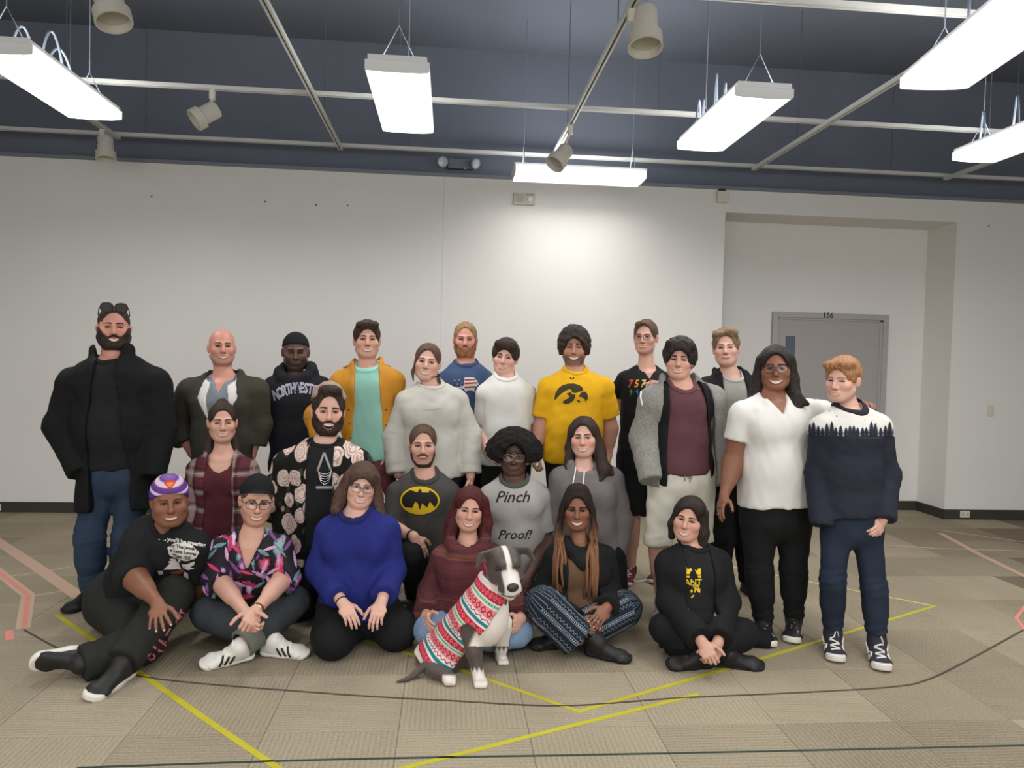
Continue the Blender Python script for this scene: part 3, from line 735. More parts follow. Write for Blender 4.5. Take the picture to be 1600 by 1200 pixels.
def hairm(name, c, c2=None, rough=.45):
    if name in MATS: return MATS[name]
    m = bpy.data.materials.new(name); m.use_nodes = True; nt = m.node_tree; L = nt.links.new; N = nt.nodes.new
    b = nt.nodes['Principled BSDF']; b.inputs['Roughness'].default_value = rough+.15; b.inputs['Specular IOR Level'].default_value = .22
    tc = N('ShaderNodeTexCoord'); mp = N('ShaderNodeMapping'); mp.inputs['Scale'].default_value = (1, 1, .14); L(tc.outputs['Object'], mp.inputs[0])
    n = N('ShaderNodeTexNoise'); n.inputs['Scale'].default_value = 170; n.inputs['Detail'].default_value = 4; L(mp.outputs[0], n.inputs['Vector'])
    r = N('ShaderNodeValToRGB'); r.color_ramp.elements[0].position = .3; r.color_ramp.elements[1].position = .72
    c2 = tuple(q*.75 for q in c2) if c2 else tuple(min(1, q*1.45) for q in c); r.color_ramp.elements[0].color = (*[q*.42 for q in c], 1); r.color_ramp.elements[1].color = (*c2, 1)
    L(n.outputs['Fac'], r.inputs[0]); L(r.outputs[0], b.inputs['Base Color'])
    bp = N('ShaderNodeBump'); bp.inputs['Strength'].default_value = .7; bp.inputs['Distance'].default_value = .006; L(n.outputs['Fac'], bp.inputs['Height']); L(bp.outputs[0], b.inputs['Normal'])
    MATS[name] = m; return m
def cloth(name, c, rough=.85, bump=.10, bscale=420, var=.04, vscale=9, sheen=.0):
    return mat(name, c, rough, .2, bump=bump, bscale=bscale, var=var, vscale=vscale, sheen=sheen)

LERP = lambda a, b, t: a+(b-a)*t
class Fig: pass
DEF = dict(ch=(.165, .115), wa=(.14, .10), hp=(.165, .12), arm=(.052, .041, .030), leg=(.083, .056, .045), neck=.055, bust=0, belly=0, butt=.0)
def setup(sp):
    f = Fig(); f.sp = sp; f.S = dict(DEF); f.S.update(sp.get('shape', {})); pu = sp.pop('push', 0); ratio = (sp['Y']+pu)/sp['Y']; sp['Y'] += pu; Y = sp['Y']
    if pu:
        for k in ('ch', 'wa', 'hp', 'arm', 'leg', 'neck'): f.S[k] = tuple(q*ratio for q in f.S[k]) if isinstance(f.S[k], tuple) else f.S[k]*ratio
        sp['hd'] = (*sp['hd'][:2], sp['hd'][2]*ratio, *sp['hd'][3:])
    f.J = {}
    for k, v in sp['J'].items():
        if v[0] == 'G': f.J[k] = G(v[1], v[2], v[3])
        elif v[0] == 'F': r_ = f.J[v[1]]; f.J[k] = A(r_[0]+v[2], r_[1]+v[3], v[4])
        elif v[0] == 'D': f.J[k] = f.J[v[1]]+A(*v[2:5])
        else: f.J[k] = P(v[0], v[1], Y+(v[2] if len(v) > 2 else 0))
    h = sp['hd']; f.hs = h[2]*1.035; f.hc = P(h[0], h[1], Y+(h[3] if len(h) > 3 else -.03)); _fc = sp.get('face', (0, 0, 0)); f.R = rotm(_fc[0]+math.degrees(math.atan2(-f.hc[0], f.hc[1])), _fc[1], _fc[2])
    # hc is given at the eyes on the face: move to the head centre
    f.hc = f.hc+f.R[:, 1]*.055*f.hs
    J = f.J; f.axis = nrm(J['nb']-J['pl']); f.right = nrm(J['sR']-J['sL']); f.right = nrm(f.right-f.axis*(f.right@f.axis)); f.front = np.cross(f.right, f.axis)
    for q in 'LR': J['s'+q] = J['s'+q]-f.axis*.022
    msh = (J['sL']+J['sR'])/2; f.chp = J['nb']-f.axis*(.16)+f.front*.0; f.up = J['nb']-f.axis*.055
    f.wap = LERP(J['pl'], f.chp, .5)
    if 'hL' not in J:
        J['hL'] = J['pl']-f.right*f.S['hp'][0]*.55-f.axis*.03; J['hR'] = J['pl']+f.right*f.S['hp'][0]*.55-f.axis*.03
    if 'kL' not in J:                                   # straight standing legs
        for q in 'LR':
            hp = J['h'+q]; J['k'+q] = A(hp[0]*1.0, hp[1]-.02, hp[2]*.52); J['a'+q] = A(hp[0]+(.02 if q == 'R' else -.02), hp[1]+.03, .088)
    for sh in sp.get('shoes', []):
        if 'up' not in sh and sh['toe'][2] == 0: J['a'+sh['q']][2] = .087*sh.get('s', 1.0)
    for q in 'LR':
        if ('a'+q) in J and sp.get('ground', True) and J['a'+q][2] < .2 and 'foot' not in sp: J['a'+q][2] = max(J['a'+q][2], .05)
    return f
def torso(f, g, k=.035):
    J, S = f.J, f.S; G2 = lambda w_: (w_[0]+g, w_[1]+g*.9); r, fr, ax = f.right, f.front, f.axis
    ps = [EC(J['pl'], f.wap, G2(S['hp']), G2(S['wa']), r, fr, k), EC(f.wap, f.chp, G2(S['wa']), G2(S['ch']), r, fr, k),
          EC(f.chp, f.up, G2(S['ch']), (S['ch'][0]*.58+g, S['ch'][1]*.74+g*.8), r, fr, k, cs=.5)]
    for q in 'LR':
        s = J['s'+q]; ps.append(RC(s, LERP(s, f.up, .75)-ax*.03, S['arm'][0]+g, .055+g, .04)); ps.append(RC(J['nb']+ax*.012+fr*(-.014), LERP(J['nb'], s, .85), S['neck']*.74+g*.5, S['arm'][0]*.72+g*.9, .03))
    if S['bust']:
        for sgn in (-1, 1): ps.append(EL(f.chp+r*sgn*S['ch'][0]*.48+fr*(S['ch'][1]*.62)-ax*.035, np.array([.075, .072, .08])*S['bust']+g*.8, None, .05))
    if S['belly']: ps.append(EL(LERP(J['pl'], f.chp, .38)+fr*S['wa'][1]*.45, np.array([S['wa'][0]*.85, S['wa'][1]*.75, .15])*S['belly']+g*.8, None, .08))
    return ps
def arm(f, q, g, frac=1.0, loose=0.0, k=.035):
    J, S = f.J, f.S; s, e, w_ = J['s'+q], J['e'+q], J['w'+q]; r0, r1, r2 = S['arm']; r2 = min(r2, .029) if g == 0 else r2
    l1, l2 = np.linalg.norm(e-s), np.linalg.norm(w_-e); L = (l1+l2)*frac
    if L <= l1:
        t = L/l1; e2 = LERP(s, e, t); re = LERP(r0, r1, t)+g+loose; pr = [RC(s, e2+nrm(e-s)*.03, r0+g, re, k)]; d = nrm(e-s); end = e2; rend = re
    else:
        t = (L-l1)/l2; w2 = LERP(e, w_, t); rw = LERP(r1*1.0, r2, t)+g+loose
        pr = [RC(s, e, r0+g, r1+g+loose*.6, k), RC(e, w2+(nrm(w_-e)*.03 if frac < 1.0 or g > 0 else 0), r1*1.02+g+loose*.8, rw, .03)]
        if frac >= 1.0 and g == 0: pr.append(RC(LERP(e, w_, .12), LERP(e, w_, .5), r1*1.06, (r1+r2)*.52, .03))
        d = nrm(w_-e); end = w2; rend = rw
    return pr, end, d, rend
def leg(f, q, g, frac=1.0, flare=0.0):
    J, S = f.J, f.S; h, k_, a = J['h'+q], J['k'+q], J['a'+q]; r0, r1, r2 = S['leg']; r2 = min(r2, .040) if g == 0 else r2
    l1, l2 = np.linalg.norm(k_-h), np.linalg.norm(a-k_); L = (l1+l2)*frac
    if L <= l1:
        t = L/l1; p = LERP(h, k_, t); pr = [RC(h, p+nrm(k_-h)*.03, r0+g, LERP(r0, r1, t)+g+flare, .04)]; d = nrm(k_-h)
    else:
        t = (L-l1)/l2; p = LERP(k_, a, t); re = LERP(r1, r2, t)+g+flare
        pr = [RC(h, k_, r0+g, r1+g, .04), RC(k_, p+nrm(a-k_)*(.03 if g > 0 else -.012), r1*1.0+g, re, .03), RC(LERP(k_, a, .15), LERP(k_, a, .45), r1*1.0+g, r1*.98+g, .03)]; d = nrm(a-k_)
    return pr, p, d
def head_prims(f):
    c, R, s = f.hc, f.R, f.hs; o = f.sp.get('head', {}); jw, ck, ns, fl = o.get('jaw', 1), o.get('cheek', 1), o.get('nose', 1), o.get('long', 1)
    T = lambda x, y, z: c+s*(R@A(x, y, z)); E = lambda p, r, k: EL(T(*p), np.array(r)*s, R, k*s); C = lambda a, b, ra, rb, k: RC(T(*a), T(*b), ra*s, rb*s, k*s)
    ps = [E((0, .014, .036), (.0795, .096, .086), .01), E((0, -.026, -.028), (.0655*ck, .066, .084*fl), .03), E((0, -.026, -.072*fl), (.054*jw, .056, .040), .03), E((0, -.072, -.098*fl), (.022*jw, .019, .018), .025)]
    for m in (-1, 1):
        ps += [E((m*.043*ck, -.058, -.026), (.024, .026, .022), .025), C((m*.010, -.087, .019), (m*.040, -.076, .021), .010, .009, .012), C((m*.05*jw, -.005, -.055), (m*.024*jw, -.062, -.094*fl), .022, .018, .03)]
    hole = [E((m*.031, -.099, .0), (.019, .017, .011), .012) for m in (-1, 1)]
    nz = [C((0, -.088, .012), (0, -.108*1, -.026), .0085*ns, .0115*ns, .012), E((0, -.110, -.033), (.0125*ns, .0115, .0105), .008)]+[E((m*.0125*ns, -.099, -.037), (.0085*ns, .010, .0085), .007) for m in (-1, 1)]
    mo = [E((0, -.089, -.066), (.027, .010, .013), .014)]
    ears = [EL(T(m*.0815, .014, -.008), np.array([.0075, .018, .031])*s, R@rotm(-m*22, 0, m*6), .006*s) for m in (-1, 1)]
    nb = f.J['nb']; nr = f.S['neck']; top = T(0, .022, -.05)
    neck = [RC(LERP(top, nb, .0), nb-f.axis*.03, nr*.96, nr*1.08, .02)]
    return ps, hole, nz+mo, ears, neck
def body_compute(f):
    sp = f.sp; J, S = f.J, f.S; ps, hole, nz, ears, neck = head_prims(f)
    bod = torso(f, -.004)
    for q in 'LR':
        bod += arm(f, q, 0.0)[0]; bod += leg(f, q, 0.0)[0]
    hl = np.min([p.lo for p in ps+nz], 0)-.02; hh = np.max([p.hi for p in ps+ears], 0)+.02
    allp = bod+ps+nz+ears+neck; lo = np.min([p.lo for p in allp], 0)-.03; hi = np.max([p.hi for p in allp], 0)+.03
    v = Vol(lo, hi, .0125, (hl, hh, .0038 if sp.get('fineh', 1) else .005))
    for p in ps: v.add(p)
    for h_ in hole: v.sub(h_, k=.012*f.hs)
    for p in nz: v.add(p)
    for p in ears: v.add(p)
    for p in neck: v.add(p, k=.025)
    for p in bod: v.add(p)
    f.bvol = v; V, F = v.mesh()
    nb = len(V); hands = []; f.tips = []
    for q in 'LR':
        hd = sp.get('hands', {}).get(q, 'auto')
        if hd is None: continue
        w_ = J['w'+q]; d = nrm(w_-J['e'+q]); side = -1 if q == 'L' else 1; kw = dict(spread=.04)
        nbk = f.right*(-1 if q == 'L' else 1)
        if isinstance(hd, dict):
            hd = dict(hd)
            if 'to' in hd: t = hd.pop('to'); d = nrm(P(t[0], t[1], sp['Y']+t[2])-w_)
            if 'nb' in hd: nbk = A(*hd.pop('nb'))
            kw.update(hd)
        pr, tips = hand_prims(w_, d, nbk, side, kw.pop('s', S.get('hand', 1.0)), fd=nrm(w_-J['e'+q]), fr=min(S['arm'][2], .031)+.0005, **kw); f.tips += tips
        hv = vol_of(pr, .0034, .02); Vh, Fh = hv.mesh(); hands.append((Vh, Fh))
    for Vh, Fh in hands: F = np.concatenate([F, Fh+len(V)]); V = np.concatenate([V, Vh])
    # skin colour, in head-local coordinates for the face
    base = np.array(sp['skin'])*.88; col = np.tile(base, (len(V), 1)).astype(f4)
    lp = ((V-f.hc)@f.R)/f.hs; x, y, z = lp[:, 0], lp[:, 1], lp[:, 2]; hm = np.exp(-np.maximum(np.linalg.norm(lp, axis=1)-.12, 0)**2/.0008)
    red = np.array(sp.get('flush', base*np.array([1.12, .80, .76]))); amt = sp.get('flush_amt', .38)
    def mix(wt, c): nonlocal col; wt = np.clip(wt, 0, 1)[:, None]; col = col*(1-wt)+np.asarray(c)*wt
    g = lambda cx, cy, cz, r: np.exp(-((np.abs(x)-cx)**2+(y-cy)**2+(z-cz)**2)/(2*r*r))
    mix(amt*g(.042, -.07, -.03, .02)*hm, red); mix(amt*.9*g(0, -.115, -.033, .014), red); mix(amt*.8*g(.078, .01, -.005, .018), red)
    st = sp.get('stubble')
    if st: mix(st[1]*hm*np.clip((-.042-z+.35*np.maximum(0, -.02-y)*0)/.02, 0, 1)*np.clip((.03-y)/.03, 0, 1)*(1-np.exp(-((x/.028)**2+((z+.066)/.011)**2)*2))*np.clip((z+.135)/.02, 0, 1), st[0])
    sc = sp.get('scalp')
    if sc: mix(sc[1]*np.clip((z-(.062-.9*np.maximum(0, y+.05)))/.012, 0, 1)*np.clip((y+.085)/.01, 0, 1), sc[0])
    f.body = (V, F, col)
    f.n_body = nb
# --- garments
def top_compute(f, g):
    J, S = f.J, f.S; gr = g.get('g', .018); hem = g.get('hem', .02); ax, r, fr = f.axis, f.right, f.front; hx = g.get('hemdir', ax)
    T = torso(f, gr); pe = J['pl']-np.asarray(hx)*hem; fl = g.get('flare', 1.0)
    if hem > -.02: T.append(EC(J['pl'], pe-np.asarray(hx)*.03, (S['hp'][0]+gr, S['hp'][1]+gr), ((S['hp'][0]+gr)*fl, (S['hp'][1]+gr)*fl), r, fr, .035))
    if g.get('drape'):                                   # cloth hanging straight from the chest
        T.append(EC(f.chp-ax*.02, J['pl'], (S['ch'][0]*.94+gr, S['ch'][1]*.96+gr), (max(S['hp'][0], S['ch'][0]*.9)*g['drape']+gr, S['hp'][1]*g['drape']+gr), r, fr, .04))
    for e in g.get('extra', []): T.append(e(f))
    tu = UN(T); tf = tu.fn; wav = waves(hsh(f.sp['key']) % 999, .006, .12, n=4)
    tcut = Prim(lambda x, y, z: smax(tf(x, y, z), (pe[0]-x)*hx[0]+(pe[1]-y)*hx[1]+(pe[2]-z)*hx[2]+wav(x, y, z), .008), tu.lo-.0, tu.hi+.0, .0)
    sl = g.get('sleeve', .42); sl = sl if isinstance(sl, tuple) else (sl, sl); sleeves = []; cuffs = []
    for q, fc in zip('LR', sl):
        if fc <= 0: continue
        pr, end, d, re = arm(f, q, gr, fc, g.get('loose', .006)); u = UN(pr); sleeves.append(cut(u, end, d, .006)); cuffs.append((end, d, re))
    ps = [tcut]+sleeves; lo = np.min([p.lo for p in ps], 0)-.05; hi = np.max([p.hi for p in ps], 0)+.05; lo[2] = max(lo[2], -.01)
    v = Vol(lo, hi, g.get('h', .0105))
    v.add(tcut, k=0, pad=.05)
    for s_ in sleeves: v.add(s_, k=g.get('sk', .018))
    if g.get('fold', .004):
        A1 = waves(hsh(g['name']+f.sp['key']) % 9999, g.get('fold', .005), .12, (1, 1, .75), 6); A2 = waves(3+hsh(f.sp['key']) % 997, g.get('fold', .005)*.5, .06, (1, 1, .8), 5)
        v.disp(lambda x, y, z: A1(x, y, z)+A2(x, y, z))
        for q, fc in zip('LR', sl):                      # creases round the bent elbow
            if fc < .6: continue
            e = J['e'+q]; dd = nrm(J['w'+q]-J['s'+q]); amp = g.get('crease', .005)*.62
            pr = Prim(None, e-.14, e+.14); qs = v.sl(pr.lo, pr.hi); x, y, z = v.xyz(qs)
            hh = (x-e[0])*dd[0]+(y-e[1])*dd[1]+(z-e[2])*dd[2]+.25*((x-e[0])*fr[0]+(y-e[1])*fr[1]); rr = (x-e[0])**2+(y-e[1])**2+(z-e[2])**2
            v.F[qs] += (amp*np.sin(hh*2*pi/.042)*np.exp(-rr/.006)).astype(f4)
    for e in g.get('hood', []): v.add(e(f))
    f.gv = v; L = lambda x, y, z: ((x-J['pl'][0])*r[0]+(y-J['pl'][1])*r[1]+(z-J['pl'][2])*r[2], (x-J['pl'][0])*fr[0]+(y-J['pl'][1])*fr[1]+(z-J['pl'][2])*fr[2], (x-J['pl'][0])*ax[0]+(y-J['pl'][1])*ax[1]+(z-J['pl'][2])*ax[2])
    H = float((J['nb']-J['pl'])@ax); nk = g.get('neck', ('crew', .0)); rn = S['neck']+.012+nk[1] if nk[0] == 'crew' else S['neck']+.016
    nrel = f.hc+f.R@A(0, .02, -.06)*f.hs
    nvec = nrm(nrel-J['nb']); n0 = J['nb']-nvec*.03+fr*(.008+ (nk[1]*.6 if nk[0] == 'crew' else 0))-ax*(nk[2] if len(nk) > 2 and nk[0] == 'crew' else 0)
    ncap = RC(n0, nrel+nvec*.05, rn*.93, rn*1.05)
    if nk[0] != 'none':
        if g.get('collar') is not None:
            cw = g.get('collar_w', .011); cv = Vol(ncap.lo-.04, ncap.hi+.04, .0048); xyz = cv.xyz(); pts = np.stack(np.broadcast_arrays(*xyz), -1)
            cf = v.sample(pts); dn = ncap.fn(*xyz); inside = np.ones(cf.shape, bool)
            for i in range(3): inside &= (pts[..., i] > v.ax[i][0]) & (pts[..., i] < v.ax[i][-1])
            cv.F = np.where(inside, smax(np.abs(dn-cw*.75)-cw, np.abs(cf-.001)-.006, .005), .1).astype(f4)
            if nk[0] == 'crew' : g['_collar'] = cv.mesh()
        v.sub(ncap, k=.008)
        if nk[0] == 'v':
            w0, dp = nk[1], nk[2]
            def vf(x, y, z):
                u, vv, h = L(x, y, z); ww = np.interp(h, [H-dp, H+.03], [0.0, w0]); return np.maximum(np.maximum(np.abs(u)-ww, H-dp-h), -vv)
            v.sub(Prim(vf, J['nb']-.3, J['nb']+.3), k=.006)
    if g.get('open'):
        hs, wsL, wsR = g['open']                         # heights above the pelvis as fractions of pelvis-to-neck, half widths left and right of the middle
        hs = np.array(hs)*H
        def of(x, y, z):
            u, vv, h = L(x, y, z); a = np.interp(h, hs, wsL); b = np.interp(h, hs, wsR); return np.maximum(np.maximum(np.maximum(-u-a, u-b), -vv-.0), vv-(S['ch'][1]*1.15+gr+.035+.1*S['belly']))
        v.sub(Prim(of, v_lo(v), v_hi(v)), k=.006)
    g['_m'] = v.mesh(); g['_v'] = v; g['_cuffs'] = cuffs
    if g.get('cuff'):
        out = []
        for end, d, re in cuffs:
            out.append((end, d, re))
        g['_cuffrings'] = out
def v_lo(v): return np.array([a[0] for a in v.ax])
def v_hi(v): return np.array([a[-1] for a in v.ax])
def legs_compute(f, g):
    J, S = f.J, f.S; gr = g.get('g', .012); fc = g.get('frac', 1.0); ax, r, fr = f.axis, f.right, f.front
    hm = (J['hL']+J['hR'])/2; T = [EC(hm-ax*.02, J['pl']+ax*g.get('rise', .09), (S['hp'][0]+gr*.8, S['hp'][1]+gr*.8), (LERP(S['hp'][0], S['wa'][0], .5)+gr*.8, LERP(S['hp'][1], S['wa'][1], .5)+gr*.8), r, fr, .04)]
    for s_ in g.get('extra', []): T.append(s_(f))
    ps = [UN(T, 0)]
    fcs = fc if isinstance(fc, tuple) else (fc, fc); ends = []
    for q, c in zip('LR', fcs):
        pr, p, d = leg(f, q, gr, c, g.get('flare', 0)); ps.append(cut(UN(pr, .04), p, d, .006)); ps[-1].k = .035; ends.append((p, d))
    lo = np.min([p.lo for p in ps], 0)-.04; hi = np.max([p.hi for p in ps], 0)+.04; lo[2] = max(lo[2], -.03)
    v = Vol(lo, hi, g.get('h', .0115))
    for p in ps: v.add(p, pad=.05)
    fo = g.get('fold', .005)
    A1 = waves(hsh(g['name']+f.sp['key']) % 9999, fo, .10, (1, 1, .8), 6); v.disp(A1)
    for q in 'LR':
        for e, dd, am in ((J['k'+q], nrm(J['a'+q]-J['h'+q]), .006), (LERP(J['k'+q], J['a'+q], .88), nrm(J['a'+q]-J['k'+q]), .007*(1 if fc_full(fcs) else 0))):
            qs = v.sl(e-.13, e+.13)
            if 0 in v.F[qs].shape: continue
            x, y, z = v.xyz(qs); hh = (x-e[0])*dd[0]+(y-e[1])*dd[1]+(z-e[2])*dd[2]+.3*((x-e[0])*r[0]+(y-e[1])*r[1]); rr = (x-e[0])**2+(y-e[1])**2+(z-e[2])**2
            v.F[qs] += (am*np.sin(hh*2*pi/.045)*np.exp(-rr/.007)).astype(f4)
    v.inter(lambda x, y, z: -(z-.004)+0*x+0*y, .004)
    g['_m'] = v.mesh(); g['_v'] = v
    if g.get('uv'):
        V = g['_m'][0]; uv = np.zeros((len(V), 3)); best = np.full(len(V), 9.)
        for q in 'LR':
            a0 = 0
            for a, b in ((J['h'+q], J['k'+q]), (J['k'+q], J['a'+q])):
                L_ = np.linalg.norm(b-a); d = (b-a)/L_; t = np.clip((V-a)@d, 0, L_); c = V-a-t[:, None]*d; dist = np.linalg.norm(c, axis=1)
                u = nrm(A(0, 0, 1)-d*d[2]); w_ = np.cross(d, u); m = dist < best; best[m] = dist[m]
                uv[m, 0] = np.arctan2(c[m]@w_, c[m]@u)*.085; uv[m, 1] = a0+t[m]; a0 += L_
        g['_uv'] = uv
def fc_full(fcs): return fcs[0] > .9
# --- hair, beards, hats
def local_fn(f, fn):
    c, R, s = f.hc, f.R, f.hs
    def g(x, y, z):
        dx, dy, dz = x-c[0], y-c[1], z-c[2]
        return fn((R[0, 0]*dx+R[1, 0]*dy+R[2, 0]*dz)/s, (R[0, 1]*dx+R[1, 1]*dy+R[2, 1]*dz)/s, (R[0, 2]*dx+R[1, 2]*dy+R[2, 2]*dz)/s)*s
    return g
def lprim(f, d):
    c, R, s = f.hc, f.R, f.hs; T = lambda p: c+s*(R@A(*p))
    if d[0] == 'rc': return RC(T(d[1]), T(d[2]), d[3]*s, d[4]*s, (d[5] if len(d) > 5 else .02)*s)
    if d[0] == 'el': return EL(T(d[1]), np.array(d[2])*s, R, (d[3] if len(d) > 3 else .02)*s)
    if d[0] == 'wrc':  # from head-local point to a world pixel point
        return RC(T(d[1]), d[2], d[3], d[4], .02)
def cap_compute(f, h):
    """hair or hat grown over the skull"""
    c, R, s = f.hc, f.R, f.hs; tt, ts = h.get('top', .018), h.get('side', .012)
    cap = EL(c+s*(R@A(0, .014, .036)), np.array([.0795+ts, .096+h.get('back', ts), .086+tt])*s, R, .02)
    ex = [lprim(f, e) for e in h.get('extra', [])]; lo_ = [lprim(f, e) for e in h.get('locks', [])]
    ps = [cap]+ex+lo_; lo = np.min([p.lo for p in ps], 0)-.04; hi = np.max([p.hi for p in ps], 0)+.04
    v = Vol(lo, hi, h.get('h', .0055)); v.add(cap)
    for e in ex: v.add(e)
    fe = h.get('face', (.077, .095, .135, -.115, -.035))  # exclusion ellipsoid: radii x, y, z, centre y, centre z
    if fe: v.sub(EL(c+s*(R@A(0, fe[3], fe[4])), np.array(fe[:3])*s, R), k=.010)
    sb, nz = h.get('sideburn', -.02), h.get('nape', -.065)
    v.inter(local_fn(f, lambda x, y, z: np.interp(y, [-.02, .02, .05, .07], [sb, sb, nz, nz])-z), .010)
    if h.get('earcut', True): 
        for m in (-1, 1): v.sub(EL(c+s*(R@A(m*.082, .012, -.012)), np.array([.03, .021, .034])*s, R), k=.006)
    for e in lo_: v.add(e)
    if h.get('plane'):
        pz, ty = h['plane']; v.inter(local_fn(f, lambda x, y, z: pz+ty*y-z), .004)
    am, wl, an = h.get('noise', (.006, .035, (1, 1, .35)))
    if am: v.disp(waves(hsh(f.sp['key']+h['name']) % 9999, am*s, wl, an, 8)); 
    if h.get('fuzz'): v.disp(waves(5+hsh(f.sp['key']) % 99, h['fuzz'], .014, (1, 1, 1), 10))
    h['_m'] = v.mesh(); h['_v'] = v
def beard_compute(f, b):
    """a short beard raised from the jaw"""
    c, R, s = f.hc, f.R, f.hs; bl = c-np.array([.13, .15, .15])*s; bh = c+np.array([.13, .09, .06])*s; v = Vol(bl, bh, .0045)
    v.F = (f.bvol.sample(np.stack(np.broadcast_arrays(*[q for q in v.xyz()]), -1))-b['t']*s).astype(f4)
    n = waves(hsh(f.sp['key']) % 777, .003, .012, (1, 1, .5), 8); v.disp(n)
    zt = b.get('top', -.035); mw = b.get('mouth', .024)
    def reg(x, y, z):
        side = np.interp(np.abs(x), [0, .03, .052, .075], [zt-.018, zt-.016, zt+.004, .005])   # cheek line
        d = np.maximum(z-side, y-np.interp(z, [-.125, -.10, -.07, -.03], [-.05, -.03, -.012, b.get('backy', -.002)]))
        d = np.maximum(d, -.128-z)
        if b.get('moustache', True): d = np.minimum(d, np.maximum(np.maximum(np.abs(z+.050+.22*np.abs(x))-.0062, np.abs(x)-.034), y+.05))
        m = np.sqrt((x/mw)**2+((z+.068-b.get('mz', 0))/b.get('mh', .0125))**2+((y+.1)/.06)**2)
        d = np.maximum(d, (1-m)*.012)
        return d
    v.inter(local_fn(f, reg), .004); b['_m'] = v.mesh()
def face_build(f, root, body):
    sp = f.sp; fa = sp.get('expr', {}); c, R, s = f.hc, f.R, f.hs; v = f.bvol; fwd = R[:, 1]
    def surf(xz, lift=0.0):
        xz = np.asarray(xz, float).reshape(-1, 2); O = c+s*(np.stack([xz[:, 0], np.full(len(xz), -.17), xz[:, 1]], 1)@R.T); t = v.march(O, fwd, .2*s, 160)
        t = np.where(np.isnan(t), .08*s, t); return O+fwd*(t-lift*s)[:, None]
    op = fa.get('eye', .8)*.74; ic = iris[fa.get('iris', 'brown')]
    for m in (-1, 1):
        cx = m*.0315; b = MB(); ct = surf([(cx, .0)])[0]+fwd*.0035*s
        if op > .15:
            b.ball(ct, np.array([.0142, .0075, .0062*op])*s, 0, 12, 8, R); gx = fa.get('gaze', 0)*.004
            b.ball(ct-fwd*.0052*s+R[:, 0]*gx*s, np.array([.0076, .003, .0064*min(1, op+.25)])*s, 1, 10, 6, R)
        us = np.linspace(-1, 1, 9); arc = np.stack([cx+us*.0165, .0062*op*np.sqrt(np.maximum(0, 1-us**2))+.0012-m*us*.0012], 1)
        b.tube(surf(arc, .0022), [(.0012+.0018*(1-abs(u)))*s*fa.get('lash', 1) for u in us], 5, 2)
        arc = np.stack([cx+us*.015, -.0062*op*np.sqrt(np.maximum(0, 1-us**2))-.0006], 1); b.tube(surf(arc, .0012), .0009*s, 4, 2)
        b.build('eye', [eyewhite, ic, lashm], body, True)
        us = np.linspace(0, 1, 7); bw = sp.get('brow', {}); z0 = bw.get('z', .0200); xs = m*(.013+us*.035); zs = z0+bw.get('arch', .006)*np.sin(us*2.2)-.004*us+bw.get('tilt', 0)*us
        b = MB(); b.tube(surf(np.stack([xs, zs], 1), .0012), [bw.get('w', .0036)*1.25*s*(1-.55*u) for u in us], 5); b.build('eyebrow', sp['browm'], body, True)
    mw, cr, th, zm = fa.get('mw', .026)*1.2, fa.get('smile', .007)*1.25, fa.get('open', .008)*1.1, fa.get('mz', -.0665)
    us = np.linspace(-1, 1, 11); mid = zm+cr*us**2-cr*.5
    up = np.stack([us*mw, mid+th*.30*(1-us**2)], 1); lw = np.stack([us*mw, mid-th*.70*(1-us**2)], 1)
    lc = lips_mat(fa.get('lip', tuple(np.array(sp['skin'])*np.array([.60, .34, .32]))))
    b = MB(); b.tube(surf(up+(0, .0016), .0010), [(.0008+.0013*(1-u*u)*fa.get('lipw', 1))*s for u in us], 6); b.tube(surf(lw-(0, .0014), .0006), [(.0008+.0023*(1-u*u)*fa.get('lipw', 1))*s for u in us], 6); lip = b.build('lips', lc, body, True)
    if th > .0065:
        rows = 4; V = []; 
        for i in range(rows): V.append(surf(LERP(up, lw, i/(rows-1)), .0016))
        V = np.concatenate(V); F = [(i*11+k, (i+1)*11+k, (i+1)*11+k+1, i*11+k+1) for i in range(rows-1) for k in range(10)]
        if fa.get('teeth', 'full') == 'full': mi = None; MB().add(V, F).build('teeth', teethm, body, True)
        else: MB().add(V, F[:10], 0).add(V, F[10:], 1).build('teeth', [teethm, mouthm], body, True)
    else:
        MB().tube(surf(np.stack([us*mw, mid], 1), .0016), [.0011*s*(1-.3*abs(u)) for u in us], 5).build('mouth_line', mouthm, body, True)
    b = MB()
    for m in (-1, 1): b.ball(surf([(m*.0065, -.0435)])[0], np.array([.0042, .003, .0022])*s, 0, 8, 5, R)
    b.build('nostrils', mouthm, body, True)
    gl = sp.get('glasses')
    if gl:
        fr_m = mat('glasses_'+gl['mat'], gl['col'], .3, .5, metal=gl.get('metal', 0)); y0 = float(((surf([(0, .006)])[0]-c)@R[:, 1])/s)-.012
        T = lambda x, y, z: c+s*(R@A(x, y, z)); rw, rh, zc_ = gl.get('w', .0255), gl.get('hh', .019), gl.get('z', -.002); b = MB(); lens = MB()
        for m in (-1, 1):
            an = np.linspace(0, 2*pi, 20, endpoint=False); pts = []
            for a in an:
                ca, sa = cos(a), sin(a); e = gl.get('sq', .7); px = rw*np.sign(ca)*abs(ca)**e; pz = rh*np.sign(sa)*abs(sa)**e*(1 if sa > 0 else gl.get('low', 1.0)); pts.append(T(m*.0325+px, y0+.5*(abs(m*.0325+px)-.0)**2/.09, zc_+pz))
            b.tube(pts, [gl.get('r', .0022)*s*(gl.get('browline', 1) if sin(a) > .1 else 1) for a in an], 6, 0, True); lens.add(pts, [tuple(range(20))])
            b.tube([T(m*(.0325+rw), y0+.018, zc_+.008), T(m*.086, .0, .004), T(m*.086, .02, 0)], gl.get('r', .0022)*.9*s, 5)
